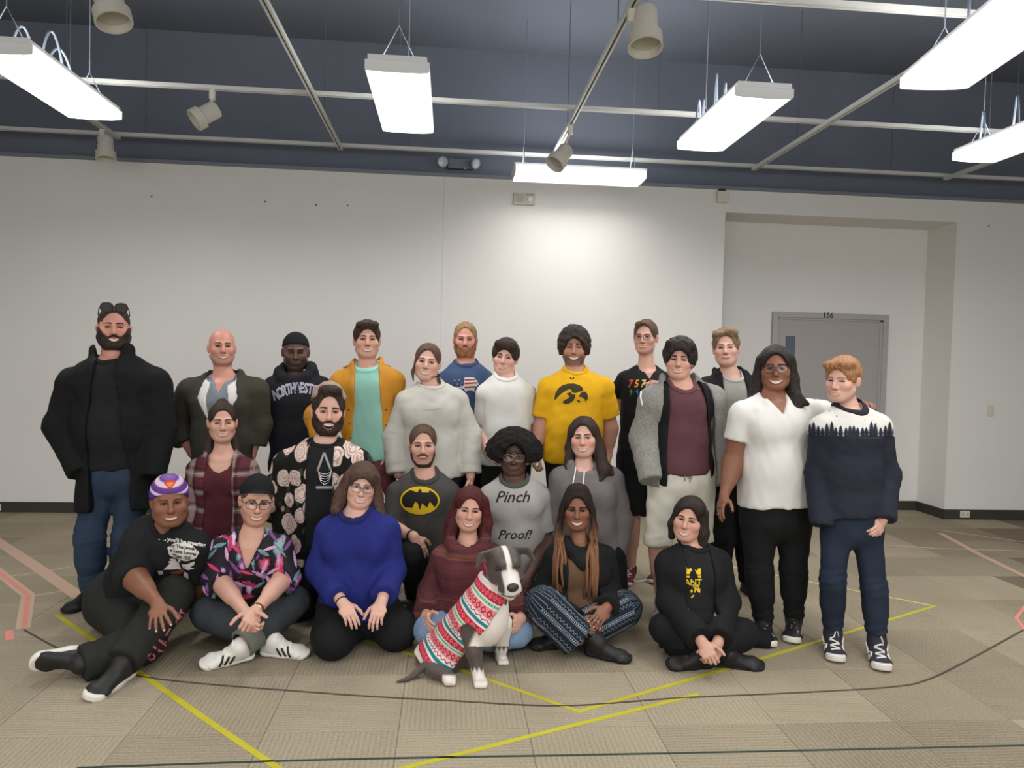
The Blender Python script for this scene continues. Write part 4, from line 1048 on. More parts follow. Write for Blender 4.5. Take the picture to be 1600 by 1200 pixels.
        b.tube([T(-.0325+rw*.98, y0, zc_+.004), T(0, y0-.004, zc_+.007), T(.0325-rw*.98, y0, zc_+.004)], gl.get('r', .0022)*s, 5)
        go = b.build('glasses', fr_m, root, True)
        lm = MATS.get('spectacle_lens')
        if lm is None:
            lm = bpy.data.materials.new('spectacle_lens'); lm.use_nodes = True; nt = lm.node_tree; nt.nodes.remove(nt.nodes['Principled BSDF'])
            t1 = nt.nodes.new('ShaderNodeBsdfTransparent'); g1 = nt.nodes.new('ShaderNodeBsdfGlossy'); g1.inputs['Roughness'].default_value = .05; mx = nt.nodes.new('ShaderNodeMixShader'); mx.inputs[0].default_value = .07
            nt.links.new(t1.outputs[0], mx.inputs[1]); nt.links.new(g1.outputs[0], mx.inputs[2]); nt.links.new(mx.outputs[0], nt.nodes['Material Output'].inputs[0]); MATS['spectacle_lens'] = lm
        lens.build('lens', lm, go, False)
def compute(sp):
    f = setup(sp); body_compute(f)
    for g in sp['wear']:
        (legs_compute if g.get('kind') == 'legs' else top_compute)(f, g)
    for h in sp.get('caps', []): cap_compute(f, h)
    if sp.get('beard'): beard_compute(f, sp['beard'])
    f.shoes = []
    for sh in sp.get('shoes', []):
        q = sh['q']; an = f.J['a'+q]; up = sh.get('up', (0, 0, 1)); toe = sh['toe']
        an = an+np.asarray(sh.get('off', (0, 0, 0)))
        U, So, W = shoe_vols(an, toe, up, sh.get('s', 1.0), sh.get('boot', 0), sh.get('sole', .026), nrm(f.J['k'+q]-f.J['a'+q]))
        vu = Vol(U.lo-.02, U.hi+.02, .0065); vu.add(U, k=0); vs = Vol(So.lo-.02, So.hi+.02, .0065); vs.add(So, k=0)
        f.shoes.append((sh, vu, vu.mesh(), vs.mesh(), W))
    return f
def realize(f):
    sp = f.sp; pl = f.J['pl']; root = empty('person', (pl[0], pl[1], 0), sp['label'], 'person', sp.get('group'))
    V, F, col = f.body; body = mesh_np('body', V, F, skinm, root, True, None, col); f.root = root; f.bobj = body
    b = MB()
    for p, v_, r, n in f.tips:
        t = np.cross(v_, n); b.ball(p+n*r*.62+v_*r*.1, np.array([r*.62, r*.9, r*.35]), 0, 8, 5, np.stack([nrm(t), nrm(v_), nrm(n)], 1))
    if f.tips: tag(b.build('fingernails', mat('nails_'+sp['nails'][0], sp['nails'][1], .25, .5) if sp.get('nails') else nailm, body, True), kind='stuff')
    face_build(f, root, body)
    for g in sp['wear']:
        V, F = g['_m']; o = mesh_np(g['name'], V, F, g['mat'], root, True, None, None, g.get('_uv')); g['_o'] = o
        if g.get('label'): o['label'] = g['label']
        if g.get('_collar') is not None and g.get('collar') is not None:
            cV, cF = g['_collar']
            if len(cV): mesh_np('collar', cV, cF, g['collar'], o, True)
        if g.get('_cuffrings'):
            for end, d, re in g['_cuffrings']:
                MB().lathe([(re*.7, .006), (re+.003, .006), (re+.005, -.01), (re+.004, -.045), (re+.012, -.06)], end, frame(d), 20).build('cuff', g['cuff'], o, True)
        if sp.get('belt') and g.get('kind') == 'legs': pass
    for h in sp.get('caps', []):
        V, F = h['_m']; o = mesh_np(h['name'], V, F, h['mat'], root, True); h['_o'] = o
    if sp.get('beard'): mesh_np('beard', *sp['beard']['_m'], sp['beard']['mat'], root, True)
    for sh, vu, mu, ms, W in f.shoes:
        o = mesh_np(sh.get('name', 'shoe'), *mu, sh['mat'], root, True); so = mesh_np('sole', *ms, sh['solem'], o, True)
        if sh.get('laces'):
            s = sh.get('s', 1.0); b = MB()
            for i in range(sh.get('nl', 5)):
                a = .035+.02*i; zz = W(a, 0, .1); up = nrm(W(0, 0, 1)-W(0, 0, 0))
                pts = [W(a+(.008 if k % 2 else -.004)*0+(k-2)*.004*(1 if i % 2 else -1), (k-2)*.011, .1) for k in range(5)]
                t = vu.march(np.array(pts), -up, .25, 90); pts = [p-up*(tt-.002) for p, tt in zip(pts, t) if not np.isnan(tt)]
                if len(pts) > 2: b.tube(pts, .0042*s, 5)
            for m in (-1, 1):
                if sh.get('boot', 0) or 'up' in sh: break
                p0 = W(.03, 0, .1); t = vu.march(np.array([p0]), -up, .25, 90)[0]
                if not np.isnan(t): q = p0-up*(t-.004); rt = nrm(W(0, 1, 0)-W(0, 0, 0)); tv = nrm(W(1, 0, 0)-W(0, 0, 0)); b.tube([q, q+rt*m*.02+up*.014, q+rt*m*.04+up*.004+tv*.012, q+rt*m*.03-up*.008+tv*.02], .0034*s, 5)
            if b.v: b.build('laces', sh['laces'], o, True)
        if sh.get('stripes'):
            b = MB(); rt = nrm(W(0, 1, 0)-W(0, 0, 0))
            for m in (-1, 1):
                for i in range(sh['stripes'][0]):
                    a = .03+.026*i; pts = [W(a+.022*u, m*.12, -.02-.045*u) for u in np.linspace(0, 1, 5)]
                    t = vu.march(np.array(pts), -rt*m, .2, 90); ok = [p-rt*m*(tt-.0015) for p, tt in zip(pts, t) if not np.isnan(tt)]
                    if len(ok) > 2: b.tube(ok, .0058*sh.get('s', 1), 6)
            if b.v: tag(b.build('stripes', sh['stripes'][1], o, True), kind='stuff')
        sh['_o'] = o; sh['_vu'] = vu; sh['_W'] = W
    if sp.get('after'): sp['after'](f)
    return root
# ------------------------------------------------------------------ patterned cloth
class NB:                                              # tiny node-graph builder
    def __init__(s, name, rough=.85, spec=.2):
        s.m = bpy.data.materials.new(name); s.m.use_nodes = True; s.nt = s.m.node_tree; s.b = s.nt.nodes['Principled BSDF']; s.b.inputs['Roughness'].default_value = rough; s.b.inputs['Specular IOR Level'].default_value = spec
        s.tc = s.n('ShaderNodeTexCoord'); s.pos = s.tc.outputs['Object']
    def n(s, t): return s.nt.nodes.new(t)
    def L(s, a, b): s.nt.links.new(a, b)
    def put(s, v, i):
        if isinstance(v, (int, float)): i.default_value = v
        elif isinstance(v, tuple): i.default_value = (*v, 1) if len(i.default_value) == 4 and len(v) == 3 else v
        else: s.L(v, i)
    def f(s, op, a, b=0.0, c=0.0):
        q = s.n('ShaderNodeMath'); q.operation = op; s.put(a, q.inputs[0]); s.put(b, q.inputs[1]); s.put(c, q.inputs[2]); return q.outputs[0]
    def xyz(s, v=None):
        q = s.n('ShaderNodeSeparateXYZ'); s.L(v or s.pos, q.inputs[0]); return q.outputs
    def attr(s, name):
        q = s.n('ShaderNodeAttribute'); q.attribute_name = name; return q.outputs['Vector']
    def map(s, v=None, sc=(1, 1, 1), rot=(0, 0, 0), loc=(0, 0, 0)):
        q = s.n('ShaderNodeMapping'); s.L(v or s.pos, q.inputs[0]); q.inputs['Scale'].default_value = sc; q.inputs['Rotation'].default_value = rot; q.inputs['Location'].default_value = loc; return q.outputs[0]
    def noise(s, v, sc, det=3, out='Fac'):
        q = s.n('ShaderNodeTexNoise'); s.L(v, q.inputs['Vector']); q.inputs['Scale'].default_value = sc; q.inputs['Detail'].default_value = det; return q.outputs[out]
    def vor(s, v, sc, out='Distance', feat='F1', rnd=1.0):
        q = s.n('ShaderNodeTexVoronoi'); q.feature = feat; s.L(v, q.inputs['Vector']); q.inputs['Scale'].default_value = sc; q.inputs['Randomness'].default_value = rnd; return q.outputs[out]
    def mix(s, fac, a, b):
        q = s.n('ShaderNodeMix'); q.data_type = 'RGBA'; s.put(fac, q.inputs[0]); s.put(a, q.inputs[6]); s.put(b, q.inputs[7]); return q.outputs[2]
    def step(s, v, t, w=.02):                            # 1 above t
        q = s.n('ShaderNodeMapRange'); s.put(v, q.inputs[0]); q.inputs[1].default_value = t-w; q.inputs[2].default_value = t+w; return q.outputs[0]
    def ramp(s, v, pts, interp='LINEAR'):
        r = s.n('ShaderNodeValToRGB'); r.color_ramp.interpolation = interp; s.put(v, r.inputs[0]); e = r.color_ramp.elements
        e[0].position, e[0].color = pts[0][0], (*pts[0][1], 1); e[1].position, e[1].color = pts[-1][0], (*pts[-1][1], 1)
        for p, c in pts[1:-1]: q = e.new(p); q.color = (*c, 1)
        return r.outputs[0]
    def band(s, v, per, lo, hi, w=.02):                   # periodic stripe between lo and hi of the period
        t = s.f('FRACT', s.f('DIVIDE', v, per)); return s.f('MULTIPLY', s.step(t, lo, w), s.f('SUBTRACT', 1.0, s.step(t, hi, w)))
    def vec(s, x, y, z=0.0):
        q = s.n('ShaderNodeCombineXYZ'); s.put(x, q.inputs[0]); s.put(y, q.inputs[1]); s.put(z, q.inputs[2]); return q.outputs[0]
    def done(s, col, bump=.25, bs=260):
        s.put(col, s.b.inputs['Base Color'])
        if bump:
            n = s.noise(s.pos, bs); bp = s.n('ShaderNodeBump'); bp.inputs['Strength'].default_value = bump; bp.inputs['Distance'].default_value = .004; s.L(n, bp.inputs['Height']); s.L(bp.outputs[0], s.b.inputs['Normal'])
        return s.m
def m_plaid():
    b = NB('red_grey_plaid'); w = b.noise(b.pos, 9, 2); x, y, z = b.xyz(); xx = b.f('ADD', x, b.f('MULTIPLY', w, .02)); zz = b.f('ADD', z, b.f('MULTIPLY', w, .015))
    c = srgb(92, 44, 50)
    c = b.mix(b.f('MULTIPLY', b.band(xx, .125, .30, .62, .03), .62), c, srgb(160, 148, 142)); c = b.mix(b.f('MULTIPLY', b.band(zz, .115, .35, .62, .03), .5), c, srgb(158, 146, 142))
    c = b.mix(b.f('MULTIPLY', b.band(xx, .125, .66, .80, .02), .6), c, srgb(44, 34, 36)); c = b.mix(b.f('MULTIPLY', b.band(zz, .115, .68, .84, .02), .55), c, srgb(44, 34, 36))
    c = b.mix(b.f('MULTIPLY', b.band(xx, .125, .44, .48, .01), .6), c, srgb(190, 120, 126)); c = b.mix(b.f('MULTIPLY', b.band(zz, .115, .47, .52, .01), .5), c, srgb(200, 170, 168))
    return b.done(c)
def m_rose():
    b = NB('rose_print_on_black'); d = b.n('ShaderNodeVectorMath'); d.operation = 'ADD'; b.L(b.pos, d.inputs[0]); nz = b.noise(b.pos, 16, 3, 'Color'); sc = b.n('ShaderNodeVectorMath'); sc.operation = 'SCALE'; b.L(nz, sc.inputs[0]); sc.inputs['Scale'].default_value = .035; b.L(sc.outputs[0], d.inputs[1])
    p = b.map(d.outputs[0], (1, .2, .8)); v = b.vor(p, 11.5, rnd=.75); idc = b.vor(p, 11.5, 'Color', rnd=.75); sep = b.xyz(idc)
    rose = b.step(b.f('SUBTRACT', b.f('ADD', .42, b.f('MULTIPLY', sep[0], .20)), v), .0, .012)
    pet = b.noise(b.map(d.outputs[0], (1, .3, 1)), 60, 3)
    swirl = b.f('FRACT', b.f('ADD', b.f('MULTIPLY', v, 7.0), b.f('MULTIPLY', pet, 1.6)))
    col = b.ramp(swirl, [(0, srgb(150, 116, 110)), (.35, srgb(206, 184, 172)), (.8, srgb(222, 206, 194)), (1, srgb(168, 134, 124))])
    v2 = b.vor(b.map(d.outputs[0], (1, .2, .55), (0, .5, 0), (.3, 0, .2)), 21); leaf = b.f('SUBTRACT', 1.0, b.step(v2, .30, .02)); tone = b.mix(leaf, srgb(22, 21, 20), srgb(58, 64, 48))
    return b.done(b.mix(rose, tone, col))
def m_tropic():
    b = NB('tropical_leaf_print', .7, .3); d = b.n('ShaderNodeVectorMath'); d.operation = 'ADD'; b.L(b.pos, d.inputs[0]); nz = b.noise(b.pos, 10, 3, 'Color'); sc = b.n('ShaderNodeVectorMath'); sc.operation = 'SCALE'; b.L(nz, sc.inputs[0]); sc.inputs['Scale'].default_value = .05; b.L(sc.outputs[0], d.inputs[1])
    c = srgb(24, 21, 29)
    for k, (rot, scl, per, cols) in enumerate((((0, .7, 0), (1.0, .2, .42), 12, [(0, srgb(150, 92, 150)), (.5, srgb(204, 154, 196)), (1, srgb(120, 60, 120))]), ((0, -.8, 0), (1, .2, .40), 11, [(0, srgb(98, 128, 136)), (.5, srgb(140, 168, 172)), (1, srgb(60, 92, 96))]), ((0, .3, 0), (1, .2, .6), 11, [(0, srgb(196, 50, 90)), (.5, srgb(220, 92, 120)), (1, srgb(150, 30, 70))]), ((0, -.35, 0), (1, .2, .45), 13, [(0, srgb(176, 120, 180)), (.6, srgb(226, 196, 226)), (1, srgb(140, 80, 150))]))):
        p = b.map(d.outputs[0], scl, rot, (k*.37, .1, k*.53)); v = b.vor(p, per, rnd=.9); idc = b.xyz(b.vor(p, per, 'Color', rnd=.9))
        vein = b.f('ABSOLUTE', b.f('SUBTRACT', b.f('FRACT', b.f('MULTIPLY', b.xyz(p)[2], 55.0)), .5)); th = b.f('ADD', .25, b.f('MULTIPLY', vein, .18))
        on = b.f('MULTIPLY', b.step(b.f('SUBTRACT', th, v), 0.0, .015), b.step(idc[1], .18, .01))
        c = b.mix(on, c, b.ramp(b.f('MULTIPLY', v, 3.2), cols))
    return b.done(c, .15)
def m_ombre():
    b = NB('maroon_striped_knit', .9); x, y, z = b.xyz(); w = b.noise(b.pos, 5, 3); t = b.f('ADD', b.f('MULTIPLY', z, 1.0), b.f('MULTIPLY', w, .05)); n1 = b.noise(b.vec(0.0, 0.0, b.f('MULTIPLY', t, 16.0)), 1.0, 2)
    c = b.ramp(n1, [(.28, srgb(62, 40, 56)), (.42, srgb(98, 50, 54)), (.52, srgb(82, 44, 50)), (.6, srgb(128, 78, 62)), (.68, srgb(92, 48, 54)), (.8, srgb(70, 46, 66))])
    k = b.band(z, .011, .0, .35, .12); c = b.mix(b.f('MULTIPLY', k, .3), c, srgb(40, 26, 30)); return b.done(c, .5, 180)
def m_pants():
    b = NB('navy_pants_white_pattern'); u = b.xyz(b.attr('uvw')); a = u[0]; h = u[1]
    c = srgb(28, 37, 49); dots = b.band(h, .012, .0, .55, .06)
    c = b.mix(b.f('MULTIPLY', b.f('MULTIPLY', b.band(a, .062, .0, .10, .02), dots), .8), c, srgb(186, 194, 202)); c = b.mix(b.f('MULTIPLY', b.band(a, .062, .16, .20, .01), .55), c, srgb(170, 180, 190))
    zig = b.f('ADD', a, b.f('MULTIPLY', b.f('PINGPONG', h, .012), 1.0)); c = b.mix(b.f('MULTIPLY', b.f('MULTIPLY', b.band(zig, .031, .4, .55, .04), b.band(a, .062, .35, .85, .03)), .5), c, srgb(150, 160, 172)); c = b.mix(b.f('MULTIPLY', b.band(a, .062, .9, .94, .01), .6), c, srgb(176, 186, 196))
    return b.done(c)
def m_split(name, zsplit, lo, hi):
    b = NB(name); x, y, z = b.xyz(); c = b.mix(b.step(z, zsplit, .002), lo, hi); sp = b.vor(b.map(b.pos, (1, .3, 1)), 22); on = b.f('MULTIPLY', b.f('SUBTRACT', 1.0, b.step(sp, .10, .02)), b.step(z, zsplit+.05, .01)); return b.done(b.mix(on, c, srgb(150, 150, 152)), .4, 200)
def m_heather(name, c, amt=.35, sc=130):
    b = NB(name); n = b.noise(b.map(b.pos, (1, 1, 2.2)), sc, 2); return b.done(b.ramp(n, [(.3, tuple(q*(1-amt) for q in c)), (.7, tuple(min(1, q*(1+amt)) for q in c))]), .3)
def m_denim(name, c, fade=1.25):
    b = NB(name, .8); n = b.noise(b.map(b.pos, (1, 1, .6)), 7, 4); n2 = b.noise(b.map(b.pos, (1, 1, .25)), 240, 2); t = b.f('ADD', b.f('MULTIPLY', n, .7), b.f('MULTIPLY', n2, .35)); return b.done(b.ramp(t, [(.35, tuple(q*.72 for q in c)), (.72, tuple(min(1, q*fade) for q in c))]), .35, 300)
def m_stripe_beanie(f):
    b = NB('striped_knit_beanie', .9); c = f.hc; R = f.R; s = f.hs; q = b.n('ShaderNodeVectorMath'); q.operation = 'SUBTRACT'; b.L(b.pos, q.inputs[0]); q.inputs[1].default_value = tuple(c)
    d = b.n('ShaderNodeVectorMath'); d.operation = 'DOT_PRODUCT'; b.L(q.outputs[0], d.inputs[0]); up = R@A(0, -.35, 1); up = up/np.linalg.norm(up); d.inputs[1].default_value = tuple(up); t = b.f('DIVIDE', d.outputs['Value'], s)
    pu, wh = srgb(84, 52, 142), srgb(214, 190, 206); c2 = b.ramp(b.f('MULTIPLY', b.f('SUBTRACT', t, .03), 6.0), [(0, pu), (.19, pu), (.21, wh), (.27, wh), (.29, pu), (.42, srgb(110, 66, 128)), (.45, wh), (.52, wh), (.55, srgb(96, 58, 138)), (.75, srgb(180, 150, 180)), (1, pu)]); return b.done(c2, .5, 150)
# ================================================================== who stands and sits where
PEOPLE = []
def person(**k): PEOPLE.append(k)
SK = dict(pale=srgb(222, 176, 158), fair=srgb(212, 164, 144), tan=srgb(194, 144, 120), ruddy=srgb(208, 148, 130), brown=srgb(140, 94, 72), dark=srgb(92, 66, 56), deep=srgb(112, 76, 60))
black_c = cloth('black_cloth', srgb(24, 25, 26)); blackt = cloth('black_jersey', srgb(29, 30, 32)); blackp = cloth('black_trouser_cloth', srgb(25, 26, 28)); black_k = cloth('black_knit', srgb(21, 21, 22), bump=.6, bscale=140)
greyrib = cloth('grey_rib', srgb(168, 166, 160)); whitem = cloth('white_jersey', srgb(214, 212, 208), var=.03)
shoe_black = mat('black_shoe', srgb(34, 33, 33), .5, .35); sole_black = mat('black_sole', srgb(24, 23, 22), .6, .3); sole_white = mat('white_rubber', srgb(222, 218, 208), .5, .35)
shoe_white = mat('white_leather', srgb(224, 221, 214), .4, .4); lace_w = mat('white_lace', srgb(228, 224, 216), .7, .2)
H = dict(dkbrown=hairm('dark_brown_hair', srgb(56, 43, 37)), brown=hairm('brown_hair', srgb(92, 70, 56)), black=hairm('black_hair', srgb(26, 23, 22), srgb(62, 54, 50)), ltbrown=hairm('light_brown_hair', srgb(128, 104, 80)), ginger=hairm('ginger_hair', srgb(160, 116, 80)), blond=hairm('dark_blond_hair', srgb(150, 120, 86)), red=hairm('dark_red_hair', srgb(70, 28, 30), srgb(112, 48, 48)), curly=hairm('curly_brown_hair', srgb(56, 46, 41)), stubble=hairm('stubble_hair', srgb(70, 52, 44)), gbeard=hairm('ginger_beard', srgb(150, 100, 66)), frost=hairm('frosted_hair_tips', srgb(190, 160, 140), srgb(216, 192, 172)))
def std_shoes(m=None, so=None, **k): return [dict(q='L', toe=(-.25, -1, 0), mat=m or shoe_black, solem=so or sole_black, **k), dict(q='R', toe=(.25, -1, 0), mat=m or shoe_black, solem=so or sole_black, **k)]
def ring_hood(pts, r):                                 # thick fold of cloth round the neck: points (right, front, up) from the neck base
    def mk(a, b, ra, rb): return lambda f: RC(f.J['nb']+f.right*a[0]+f.front*a[1]+f.axis*a[2], f.J['nb']+f.right*b[0]+f.front*b[1]+f.axis*b[2], ra, rb, .03)
    rr = r if hasattr(r, '__len__') else [r]*len(pts)
    return [mk(pts[i], pts[i+1], rr[i], rr[i+1]) for i in range(len(pts)-1)]
HOOD = lambda r=.035, w_=.10, fz=-.045: ring_hood([(-w_*.8, .085, fz-.03), (-w_, .03, fz+.045), (-w_*.85, -.05, fz+.07), (0, -.095, fz+.075), (w_*.85, -.05, fz+.07), (w_, .03, fz+.045), (w_*.8, .085, fz-.03)], [r*.6, r*.85, r, r*1.15, r, r*.85, r*.6])
def GX(kind, *a):                                      # extra prims placed by pixel
    if kind == 'rc': p, q, ra, rb = a; return lambda f: RC(P(p[0], p[1], f.sp['Y']+p[2]), P(q[0], q[1], f.sp['Y']+q[2]), ra, rb, .05)
    if kind == 'el': p, r_ = a; return lambda f: EL(P(p[0], p[1], f.sp['Y']+p[2]), r_, None, .06)
short = dict(name='hair', top=.016, side=.008, back=.010, nape=-.05, sideburn=-.012, noise=(.004, .03, (1, 1, .4)))
# ---------------- back row
person(key='coat', Y=4.75, label='tall bearded man in a long black coat with sunglasses on his head', hd=(178, 512, 1.06), face=(0, -3, 0), skin=SK['ruddy'], browm=H['dkbrown'], head=dict(jaw=1.18, cheek=1.1, long=1.04),
  J=dict(nb=(178, 559), sL=(120, 596), sR=(238, 596), eL=(99, 665), eR=(246, 668), wL=(122, 722, -.10), wR=(240, 726, -.08), pl=(185, 718), hL=(162, 735), hR=(214, 735), kL=(140, 835, -.06), kR=(199, 832), aL=(143, 917, .02), aR=(192, 915, .06)),
  shape=dict(ch=(.20, .15), wa=(.205, .165), hp=(.19, .15), arm=(.075, .064, .036), leg=(.098, .074, .058), neck=.068, belly=1.0), expr=dict(open=0.0110, smile=.008, eye=.55, mw=.024), stubble=(srgb(70, 48, 42), .7),
  beard=dict(t=.0055, mat=H['dkbrown'], top=-.040), caps=[dict(short, mat=H['dkbrown'], top=.006, side=.003, back=.004)], hands=dict(L=None, R=None),
  wear=[dict(name='t_shirt', mat=blackt, g=.012, sleeve=0, hem=.05, neck=('crew', .012, .0), collar=black_c), dict(name='jeans', kind='legs', mat=m_denim('dark_blue_denim', srgb(44, 58, 76), 1.5), g=.010, frac=1.0),
        dict(name='long_coat', mat=black_k, g=.036, sleeve=1.15, loose=.012, hem=.30, flare=1.14, h=.0115, fold=.007, neck=('crew', .02, .02), open=([-3, 0, .5, .85, 1.2], [.115, .10, .08, .055, .05], [.135, .13, .10, .07, .06]), hood=ring_hood([(-.075, .13, -.16), (-.085, .085, -.05), (-.088, .02, .045), (0, -.075, .07), (.088, .02, .045), (.09, .085, -.05), (.08, .13, -.16)], [.02, .032, .040, .042, .040, .032, .02]))],
  shoes=[dict(q='L', toe=(-.35, -1, 0), mat=shoe_black, solem=sole_black, boot=.05, s=1.08), dict(q='R', toe=(.3, -1, 0), mat=shoe_black, solem=sole_black, boot=.05, s=1.08)])
person(key='bald', Y=5.1, label='bald man in an olive zip jacket over a grey henley', hd=(348, 542, 1.0), face=(4, -5, 0), skin=SK['ruddy'], browm=H['stubble'], brow=dict(w=.003), head=dict(jaw=1.08),
  J=dict(nb=(350, 590), sL=(298, 606), sR=(400, 606), eL=(275, 660, .08), eR=(404, 664, .05), wL=(300, 708, .04), wR=(393, 712, .02), pl=(347, 738)), shape=dict(ch=(.18, .135), wa=(.165, .125), hp=(.165, .125), arm=(.056, .048, .034), neck=.06),
  expr=dict(open=0.0090, smile=.007, eye=.55), stubble=(srgb(150, 116, 106), .5),
  wear=[dict(name='henley', mat=m_heather('grey_blue_heather', srgb(122, 130, 138), .2), g=.010, sleeve=0, hem=.02, neck=('v', .06, .10)), dict(name='jacket_lining', mat=whitem, g=.024, sleeve=0, hem=.05, fold=.002, neck=('crew', .03, .02), open=([-3, .55, .62, .8, .95, 1.2], [0, 0, .055, .07, .05, .04], [0, 0, .055, .07, .05, .04])),
        dict(name='zip_jacket', mat=cloth('olive_fleece', srgb(62, 60, 51)), g=.032, sleeve=.84, loose=.012, hem=.06, neck=('crew', .03, .02), open=([-3, .52, .6, .8, .95, 1.2], [0, 0, .06, .125, .105, .08], [0, 0, .06, .125, .105, .08]), hood=HOOD(.030), crease=.008), dict(name='trousers', kind='legs', mat=blackp)], shoes=std_shoes())
person(key='hoodie', push=.15, Y=5.2, label='man in a black hooded sweatshirt with arched college lettering and black skull cap', hd=(462, 551, 1.04), face=(0, 4, 0), skin=SK['dark'], browm=H['black'],
  J=dict(nb=(463, 592), sL=(430, 603), sR=(500, 603), eL=(428, 657, .03), eR=(505, 657), wL=(447, 695, -.06), wR=(488, 695, -.06), pl=(466, 724)), shape=dict(ch=(.17, .13), wa=(.16, .12), hp=(.16, .12), arm=(.058, .05, .032), neck=.058), expr=dict(open=0, smile=-.001, eye=.6, iris='dark', lash=.8), stubble=(srgb(34, 26, 24), .8),
  caps=[dict(name='skull_cap', mat=black_c, top=.010, side=.006, face=None, earcut=False, nape=.0, sideburn=.0, plane=(.030, -.33), noise=(0, .03, (1, 1, 1)))], hands=dict(L=None, R=None),
  wear=[dict(name='hooded_sweatshirt', mat=cloth('black_fleece', srgb(29, 30, 35)), g=.028, sleeve=1.1, loose=.010, hem=.10, neck=('crew', .006, -.03), crease=.008, hood=ring_hood([(0, .085, -.005), (-.075, .065, .012), (-.108, .0, .05), (-.085, -.07, .075), (0, -.10, .08), (.085, -.07, .075), (.108, 0, .05), (.075, .065, .012), (0, .085, -.005)], [.034, .036, .042, .045, .045, .045, .042, .036, .034])), dict(name='trousers', kind='legs', mat=blackp)], shoes=std_shoes())
person(key='mustard', Y=5.0, label='man in a mustard jacket open over a mint green T-shirt', hd=(574, 531, 1.0), face=(3, -4, 0), skin=SK['fair'], browm=H['dkbrown'], head=dict(jaw=1.05),
  J=dict(nb=(574, 569), sL=(535, 594), sR=(612, 592), eL=(496, 652, .05), eR=(616, 652, .04), wL=(512, 702, -.05), wR=(610, 704, -.02), pl=(580, 712)), shape=dict(ch=(.165, .12), wa=(.15, .11), hp=(.158, .115), arm=(.056, .046, .032), neck=.056), expr=dict(open=0.0090, smile=.007, eye=.55),
  caps=[dict(short, mat=H['dkbrown'], top=.020, side=.010, extra=[('el', (-.02, -.06, .095), (.055, .04, .03)), ('el', (.025, -.055, .098), (.05, .04, .03))], face=(.073, .092, .118, -.115, -.04))], hands=dict(L=None),
  wear=[dict(name='t_shirt', mat=cloth('mint_jersey', srgb(136, 184, 170), var=.04), g=.013, sleeve=0, hem=.02, neck=('crew', .008), collar=cloth('mint_rib', srgb(150, 204, 188)), drape=.98),
        dict(name='jacket', mat=cloth('mustard_cotton', srgb(188, 130, 42), .75), g=.030, sleeve=.97, loose=.014, hem=.10, flare=1.06, fold=.007, crease=.010, neck=('crew', .022, .02), open=([-3, 0, .55, .9, 1.2], [.14, .125, .075, .072, .06], [.10, .10, .088, .085, .06]), hood=HOOD(.024, .085)),
        dict(name='trousers', kind='legs', mat=cloth('maroon_twill', srgb(112, 62, 66)))], shoes=std_shoes())
person(key='sweatshirt', push=.1, Y=4.8, label='woman in a plain light grey crewneck sweatshirt with loose side locks', hd=(667, 566, .97), face=(-4, -2, 6), skin=SK['pale'], browm=H['brown'], brow=dict(w=.0028),
  J=dict(nb=(673, 600), sL=(637, 624), sR=(712, 622), eL=(617, 682, .02), eR=(732, 680, .02), wL=(622, 742, -.06), wR=(735, 742, -.06), pl=(675, 737)), shape=dict(ch=(.165, .125), wa=(.155, .13), hp=(.168, .135), arm=(.056, .047, .03), neck=.051, bust=.95, belly=.8), expr=dict(open=0.0130, smile=.009, eye=.65, lip=srgb(196, 110, 104)),
  caps=[dict(name='hair', mat=H['brown'], top=.008, side=.006, back=.012, face=(0.075, .092, 0.132, -.115, -.04), nape=-.07, sideburn=-.02, noise=(.003, .03, (1, 1, .3)), extra=[('el', (.0, .10, -.03), (.05, .04, .06))], locks=[('rc', (-.068, -.045, .02), (-.085, -.035, -.07), .007, .008), ('rc', (-.085, -.035, -.07), (-.07, -.06, -.13), .010, .006), ('rc', (.062, .0, -.06), (.078, -.02, -.12), .018, .020), ('rc', (.078, -.02, -.12), (.085, -.05, -.15), .018, .006)])],
  hands=dict(L=None), wear=[dict(name='sweatshirt', mat=cloth('light_grey_fleece', srgb(186, 183, 175), var=.04), g=.026, sleeve=.97, loose=.014, hem=.03, neck=('crew', .012), collar=cloth('light_grey_rib', srgb(194, 190, 180)), cuff=cloth('light_grey_rib', srgb(194, 190, 180)), fold=.006, crease=.009), dict(name='trousers', kind='legs', mat=blackp)], shoes=std_shoes(shoe_white, sole_white, laces=lace_w))
person(key='blond', Y=5.4, label='bearded blond man in a blue T-shirt with a red and white print', hd=(727, 531, 1.0), face=(0, 0, 0), skin=SK['ruddy'], browm=H['blond'], head=dict(jaw=1.08, long=1.08),
  J=dict(nb=(728, 564), sL=(697, 592), sR=(758, 592), eL=(692, 650), eR=(766, 650), wL=(700, 700, -.05), wR=(764, 702, -.05), pl=(729, 702)), shape=dict(ch=(.175, .13), wa=(.16, .12), hp=(.16, .12), arm=(.06, .05, .033), neck=.062), expr=dict(open=0, smile=0, eye=.6, iris='blue'), stubble=(srgb(150, 104, 76), .5),
  beard=dict(t=.0032, mat=H['gbeard'], top=-.046), caps=[dict(short, mat=H['blond'], top=.012, side=.004)], hands=dict(L=None),
  wear=[dict(name='t_shirt', mat=m_heather('blue_heather', srgb(66, 84, 118), .18), g=.014, sleeve=.45, hem=.06, neck=('crew', .006), collar=m_heather('blue_rib', srgb(58, 74, 106), .1)), dict(name='trousers', kind='legs', mat=blackp)], shoes=std_shoes())
